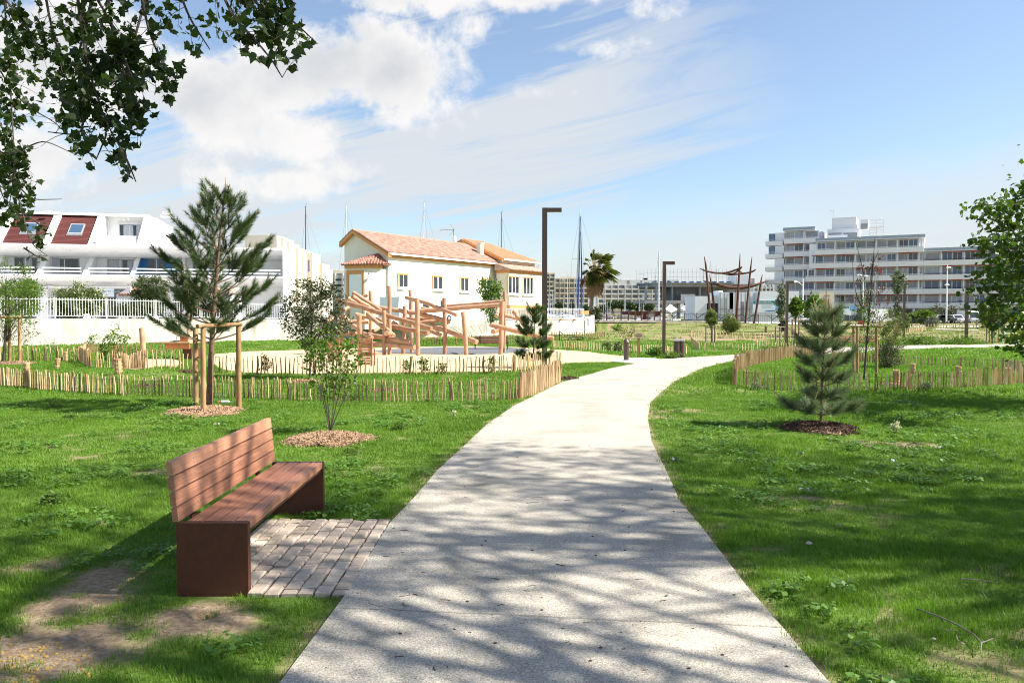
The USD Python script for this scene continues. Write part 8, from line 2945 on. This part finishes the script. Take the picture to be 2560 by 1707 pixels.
far_tree('silvery young tree just left of the third lamp post', P5, 335, 1300, 530, 130, 72, 'silver_leaf', 141, ncl=55, lpc=30, size=0.2, cb=0.2, tr=0.04)
far_tree('dark green shrub at the foot of the silvery young tree', P5, 360, 1225, 1090, 110, 74, 'olive_leaf', 142, ncl=20, size=0.25, cb=0.0, tr=0.03)
far_tree('large leaved young tree with drooping leaves between lamp post and street light', P5, 545, 1320, 780, 200, 68, 'bright_leaf', 143, ncl=36, lpc=30, size=0.36, cb=0.52, tr=0.05)
far_tree('large leaved young tree with drooping leaves above the young pine', P5, 850, 1320, 730, 230, 66, 'bright_leaf', 144, ncl=40, lpc=30, size=0.36, cb=0.45, tr=0.05, stems=3)
far_tree('thin silvery tree bent by the wind left of the flowering tree', P5, 1130, 1280, 930, 140, 80, 'silver_leaf', 145, ncl=34, lpc=26, size=0.26, cb=0.25, tr=0.05, dy=140)
far_tree('thin wind bent silvery tree right of the flowering tree', P6, 320, 1200, 300, 170, 82, 'silver_leaf', 146, ncl=34, lpc=26, size=0.26, cb=0.55, tr=0.06, dy=120)
far_tree('thin tree with sparse leaves beside the slim lamp post', P6, 400, 1180, 690, 100, 84, 'olive_leaf', 147, ncl=16, lpc=16, size=0.26, cb=0.35, tr=0.04)
far_tree('tufted yellow green young pine in grey stakes below the sculpture', P3, 1350, 1440, 965, 150, 56, 'light_needle', 148, LEAF_LONG, 34, 70, 0.24, 0.52, 0.03)
far_tree('young yellow green pine beside the sculpture platform', P3, 1650, 1370, 1060, 220, 70, 'light_needle', 149, LEAF_LONG, 40, 70, 0.28, 0.1, 0.03)
far_tree('olive coloured pine behind the right edge branches', P6, 1860, 1430, 790, 330, 55, 'light_needle', 150, LEAF_LONG, 60, 80, 0.26, 0.38, 0.05, name='small_tree')
far_tree('yellow brown pine bush before the slim lamp post', P6, 490, 1240, 1010, 160, 76, 'light_needle', 151, LEAF_LONG, 40, 70, 0.28, 0.05, 0.03)
far_tree('bright green round bush beside the white hatchback', P6, 640, 1150, 1000, 150, 125, 'bright_leaf', 152, ncl=30, size=0.4, cb=0.15, tr=0.1)
far_tree('bright green bush with drooping leaves left of the tall street light', P6, 830, 1160, 985, 220, 123, 'bright_leaf', 153, ncl=36, size=0.45, cb=0.15, tr=0.1)
far_tree('grey green broom like bush before the white cars', P6, 930, 1175, 1070, 150, 100, 'silver_leaf', 154, LEAF_LONG, 36, 50, 0.4, 0.0, 0.04)
far_tree('bare twisted tree behind the green bushes', P6, 990, 1090, 880, 240, 145, 'olive_leaf', 155, ncl=34, lpc=8, size=0.4, cb=0.2, tr=0.2)
far_tree('bare spreading tree left of the fourth lamp post', P6, 1230, 1100, 890, 300, 145, 'olive_leaf', 156, ncl=34, lpc=8, size=0.4, cb=0.3, tr=0.25)
far_tree('dark green tree behind the bushes near the tall street light', P6, 740, 1080, 975, 160, 148, 'olive_leaf', 157, ncl=26, lpc=40, size=0.5, cb=0.1, tr=0.15)

# ------------------------------------------------------------------ the palm
yp = 85.0
pb = W(*P4(850, 1490), yp)
pz = float(ground_h(pb[0], yp))
pm = thing('palm_tree', 'fan palm with windswept fronds and a skirt of dead leaves beside the railing end', 'palm', (pb[0], yp, pz))
g = np.random.default_rng(91)
pc = W(*P4(905, 790), yp)
b = MB()
b.tube([(pb[0], yp, pz - 0.2), W(*P4(853, 1300), yp), W(*P4(866, 1080), yp), pc], [0.29, 0.24, 0.21, 0.18], 12)
put('trunk', b, M['pale_bark'], pm, smooth=50)
sc = yp / F * K3


def fan(mb, c, d, L, blades, spread, g, droop, wind=0.0):
    side = np.cross(d, [0, 0, 1.0])
    side /= np.linalg.norm(side) + 1e-9
    for k in range(blades):
        a = (k / (blades - 1) - 0.5) * 2 * spread
        v = d * math.cos(a) + side * math.sin(a)
        l = L * (1 - 0.25 * abs(a) / spread) * g.uniform(0.85, 1.1)
        m = c + v * l * 0.55 + np.array([wind * 0.3, 0, -droop * 0.25]) * l
        e = c + v * l * 0.95 + np.array([wind, 0, -droop]) * l
        n = np.cross(v, side)
        s = np.cross(v, n / (np.linalg.norm(n) + 1e-9)) * 0.055 * L
        mb.add([c, m - s, e, m + s], [[0, 1, 2], [0, 2, 3]])


fr = MB()
st = MB()
for k in range(64):
    el = g.uniform(-0.55, 1.35)
    az = g.uniform(0, 2 * PI)
    d = np.array([math.cos(az) * math.cos(el), math.sin(az) * math.cos(el), math.sin(el)])
    d[0] += 0.25
    d /= np.linalg.norm(d)
    c = pc + np.array([0.15, 0, 0.55]) + d * g.uniform(1.0, 1.6) * np.array([0.95, 0.95, 1.05])
    st.tube([pc + [0.05, 0, 0.3], c], [0.03, 0.02], 4, caps=False)
    fan(fr, c, d, g.uniform(0.95, 1.25), 13, 1.15, g, 0.35 + 0.3 * (el < 0.3), wind=0.42)
put('frond_stalks', st, M['stake'], pm)
put('fronds', fr, M['palm_leaf'], pm)
dead = MB()
for k in range(190):
    az = g.uniform(0, 2 * PI)
    f = g.uniform(0, 1)
    c = pc + np.array([math.cos(az) * (1.0 - 0.45 * f), math.sin(az) * (0.95 - 0.4 * f), 0.25 - f * 2.1])
    d = np.array([math.cos(az) * 0.35, math.sin(az) * 0.35, -1.0])
    d /= np.linalg.norm(d)
    fan(dead, c, d, g.uniform(0.6, 0.95), 6, 0.5, g, 0.2, wind=0.0)
put('dead_fronds', dead, M['palm_dead'], pm)

# ------------------------------------------------------------------ litter on path and lawn
r = random.Random(77)
C5 = crop(850, 1134, 860 / 2352)
TW = [(405, 1000, 478, 988, 5), (497, 986, 533, 994, 6), (686, 1022, 756, 1028, 5), (1478, 775, 1538, 788, 6), (1282, 928, 1342, 926, 5), (1260, 958, 1302, 963, 4), (1032, 874, 1090, 882, 4), (1075, 1064, 1125, 1056, 4), (1656, 1180, 1714, 1176, 4), (2014, 884, 2078, 878, 4), (372, 1418, 436, 1416, 7),
      (2070, 1510, 2105, 1506, 6), (1540, 1318, 1570, 1314, 6), (1272, 354, 1360, 348, 3.5), (1308, 318, 1388, 312, 3), (1533, 336, 1580, 332, 4), (416, 541, 466, 543, 4), (294, 720, 336, 720, 4), (416, 694, 440, 695, 4), (556, 832, 578, 833, 4), (640, 1488, 652, 1512, 9), (432, 1046, 446, 1070, 7), (2188, 1032, 2230, 1026, 6),
      (818, 172, 848, 170, 3), (976, 156, 1010, 157, 2), (848, 310, 876, 314, 3), (1512, 1220, 1540, 1222, 5), (774, 1226, 796, 1230, 6), (198, 1048, 430, 1098, 2.5), (1928, 370, 1940, 368, 4), (1930, 1366, 1956, 1360, 6), (880, 1250, 900, 1252, 5), (440, 950, 460, 953, 4)]
for X0, Y0, X1, Y1, w in TW:
    a, c = G(*C5(X0, Y0)), G(*C5(X1, Y1))
    rr_ = w * 0.366 * a[1] / F / 2
    t = thing('twig', 'short brown twig lying on the pale path', 'twig', a, 'twigs scattered on the path')
    dz = 0.022 + rr_
    b = MB()
    m = (a + c) / 2 + np.array([r.gauss(0, 0.004), r.gauss(0, 0.006), 0])
    b.tube([a + [0, 0, dz], m + [0, 0, dz], c + [0, 0, dz]], [rr_, rr_ * 1.05, rr_ * 0.75], 5)
    put('bark', b, M['twig'], t)
b = MB()
for _ in range(120):                                                   # crumbs of bark
    u, v = r.uniform(760, 2000), r.uniform(1080, 1700)
    p = G(u, v)
    if path_poly.contains(Point(p[0], p[1])):
        b.ball(p + [0, 0, 0.025], r.choice((0.002, 0.003, 0.004, 0.007)), 0, (1.6, 1, 0.6))
put('bark_crumbs', b, M['twig'], kind='stuff', label='bark crumbs scattered over the pale path', cat='litter')
C6 = crop(1700, 1134, 860 / 2352)
b = MB()
t = thing('fallen_branch', 'long thin forked branch lying in the grass at the lower right', 'branch', G(*C6(1900, 1230)))
for pts, w in ((((1610, 1105), (1760, 1160), (1900, 1225), (2010, 1290), (2060, 1345), (2055, 1395)), 12), (((2060, 1345), (2100, 1335), (2140, 1310)), 9), (((1715, 1215), (1800, 1250), (1900, 1258)), 6), (((1925, 895), (2050, 905), (2180, 922)), 9), (((1890, 1290), (1900, 1330), (1930, 1345)), 8)):
    P = [G(*C6(*p)) + [0, 0, 0.035 + 0.01 * r.random()] for p in pts]
    b = MB()
    b.tube(P, np.linspace(1, 0.6, len(P)) * w * 0.366 * P[0][1] / F / 2, 6)
    put('stick', b, M['pale_bark'], t)
for u, v, w, lab in ((2023, 1367, 24, 'rounded pale stone lying in the shaded right lawn'), (2098, 1320, 16, 'small stone in the right lawn near the path'), (2334, 1610, 18, 'white pebble near the fallen branch'), (2406, 1622, 16, 'pale stone chip beside the fallen branch'), (360, 1083, 8, 'small pale pebble on the sunny left lawn'),
                     (256, 1122, 7, 'yellowish pebble on the left lawn before the bench')):
    p = G(u, v)
    t = thing('stone', lab, 'stone', p)
    m = trimesh.creation.icosphere(2, 1.0)
    vv = m.vertices * (w * p[1] / F / 3) * [1, 0.8, 0.5]
    vv = vv * (0.85 + 0.3 * meshkit.noise(m.vertices * 2 + u)[:, None])
    put('body', (vv + p + [0, 0, 0.03], m.faces), M['pebble'], t, smooth=True)
leafl = (LEAF_LOBED[0] * [1, 1, 4], LEAF_LOBED[1])
gg = np.random.default_rng(17)
for u, v, lab in ((1690, 1157, 'curled pale dead leaf at the right edge of the path'), (2012, 1232, 'pair of curled grey dead leaves on the right lawn'), (2225, 1160, 'pale dead leaf on a bare patch of the right lawn'), (2345, 1126, 'dark dead leaf on the sunny right lawn'), (2000, 1142, 'dead leaves right of the path edge'), (1885, 1142, 'grey dead leaf in the grass by the path'),
                  (540, 1066, 'crumpled pale litter on the lawn near the pine mulch')):
    p = G(u, v)
    t = thing('dead_leaf', lab, 'leaf', p)
    for k in range(3):
        vv, ff = cards(p[None] + [[0.035 * k - 0.03, gg.normal(0, 0.015), 0.04]], np.array([0.045]), gg, 0.8, leafl)
        put('leaf', (vv, ff), M['paper_white'] if k != 1 else M['grey_stake'], t)
p = G(556, 1018)
t = thing('plastic_bottle', 'clear bottle with an orange cap lying on the pine mulch', 'bottle', p + [0, 0, 0.08])
b = MB()
b.tube([p + [-0.02, 0, 0.1], p + [0.1, 0.02, 0.1], p + [0.13, 0.025, 0.1]], [0.026, 0.025, 0.011], 10)
put('body', b, M['paper_white'], t)
b = MB()
b.tube([p + [-0.06, -0.005, 0.095], p + [-0.03, 0, 0.1]], 0.022, 8)
put('cap', b, M['orange_plastic'], t)
# crumbs, pale chips and bare stalks of the worn ground
pts_ = []
for _ in range(420):
    u, v = (r.uniform(0, 700), r.uniform(1440, 1707)) if r.random() < 0.75 else (r.uniform(1900, 2560), r.uniform(1250, 1707))
    p = G(u, v)
    if not hard.contains(Point(p[0], p[1])) and float(soil(p[0], p[1])) > 0.35:
        pts_.append(p)
b = MB()
for p in pts_:
    b.ball(p + [0, 0, 0.002], r.uniform(0.003, 0.008), 0, (1.2, 1, 0.6))
put('gravel_crumbs', b, M['pebble'], kind='stuff', label='pale gravel crumbs on the bare soil', cat='gravel')
b = MB()
for _ in range(90):
    u, v = r.uniform(0, 230), r.uniform(1600, 1707)
    p = G(u, v)
    vv = trimesh.creation.icosphere(1, 1.0)
    b.add(p + vv.vertices * r.uniform(0.004, 0.012) * [1.2, 1, 0.8] * (0.8 + 0.4 * meshkit.noise(vv.vertices * 2 + u)[:, None]), vv.faces)
M['yellow_moss'] = mat('yellow_crumbs', (0.42, 0.28, 0.08), (0.30, 0.19, 0.06), rough=0.95, scale=20)
put('yellow_crumbs', b, M['yellow_moss'], kind='stuff', label='yellowish crumbs of soil at the lower left corner', cat='soil')
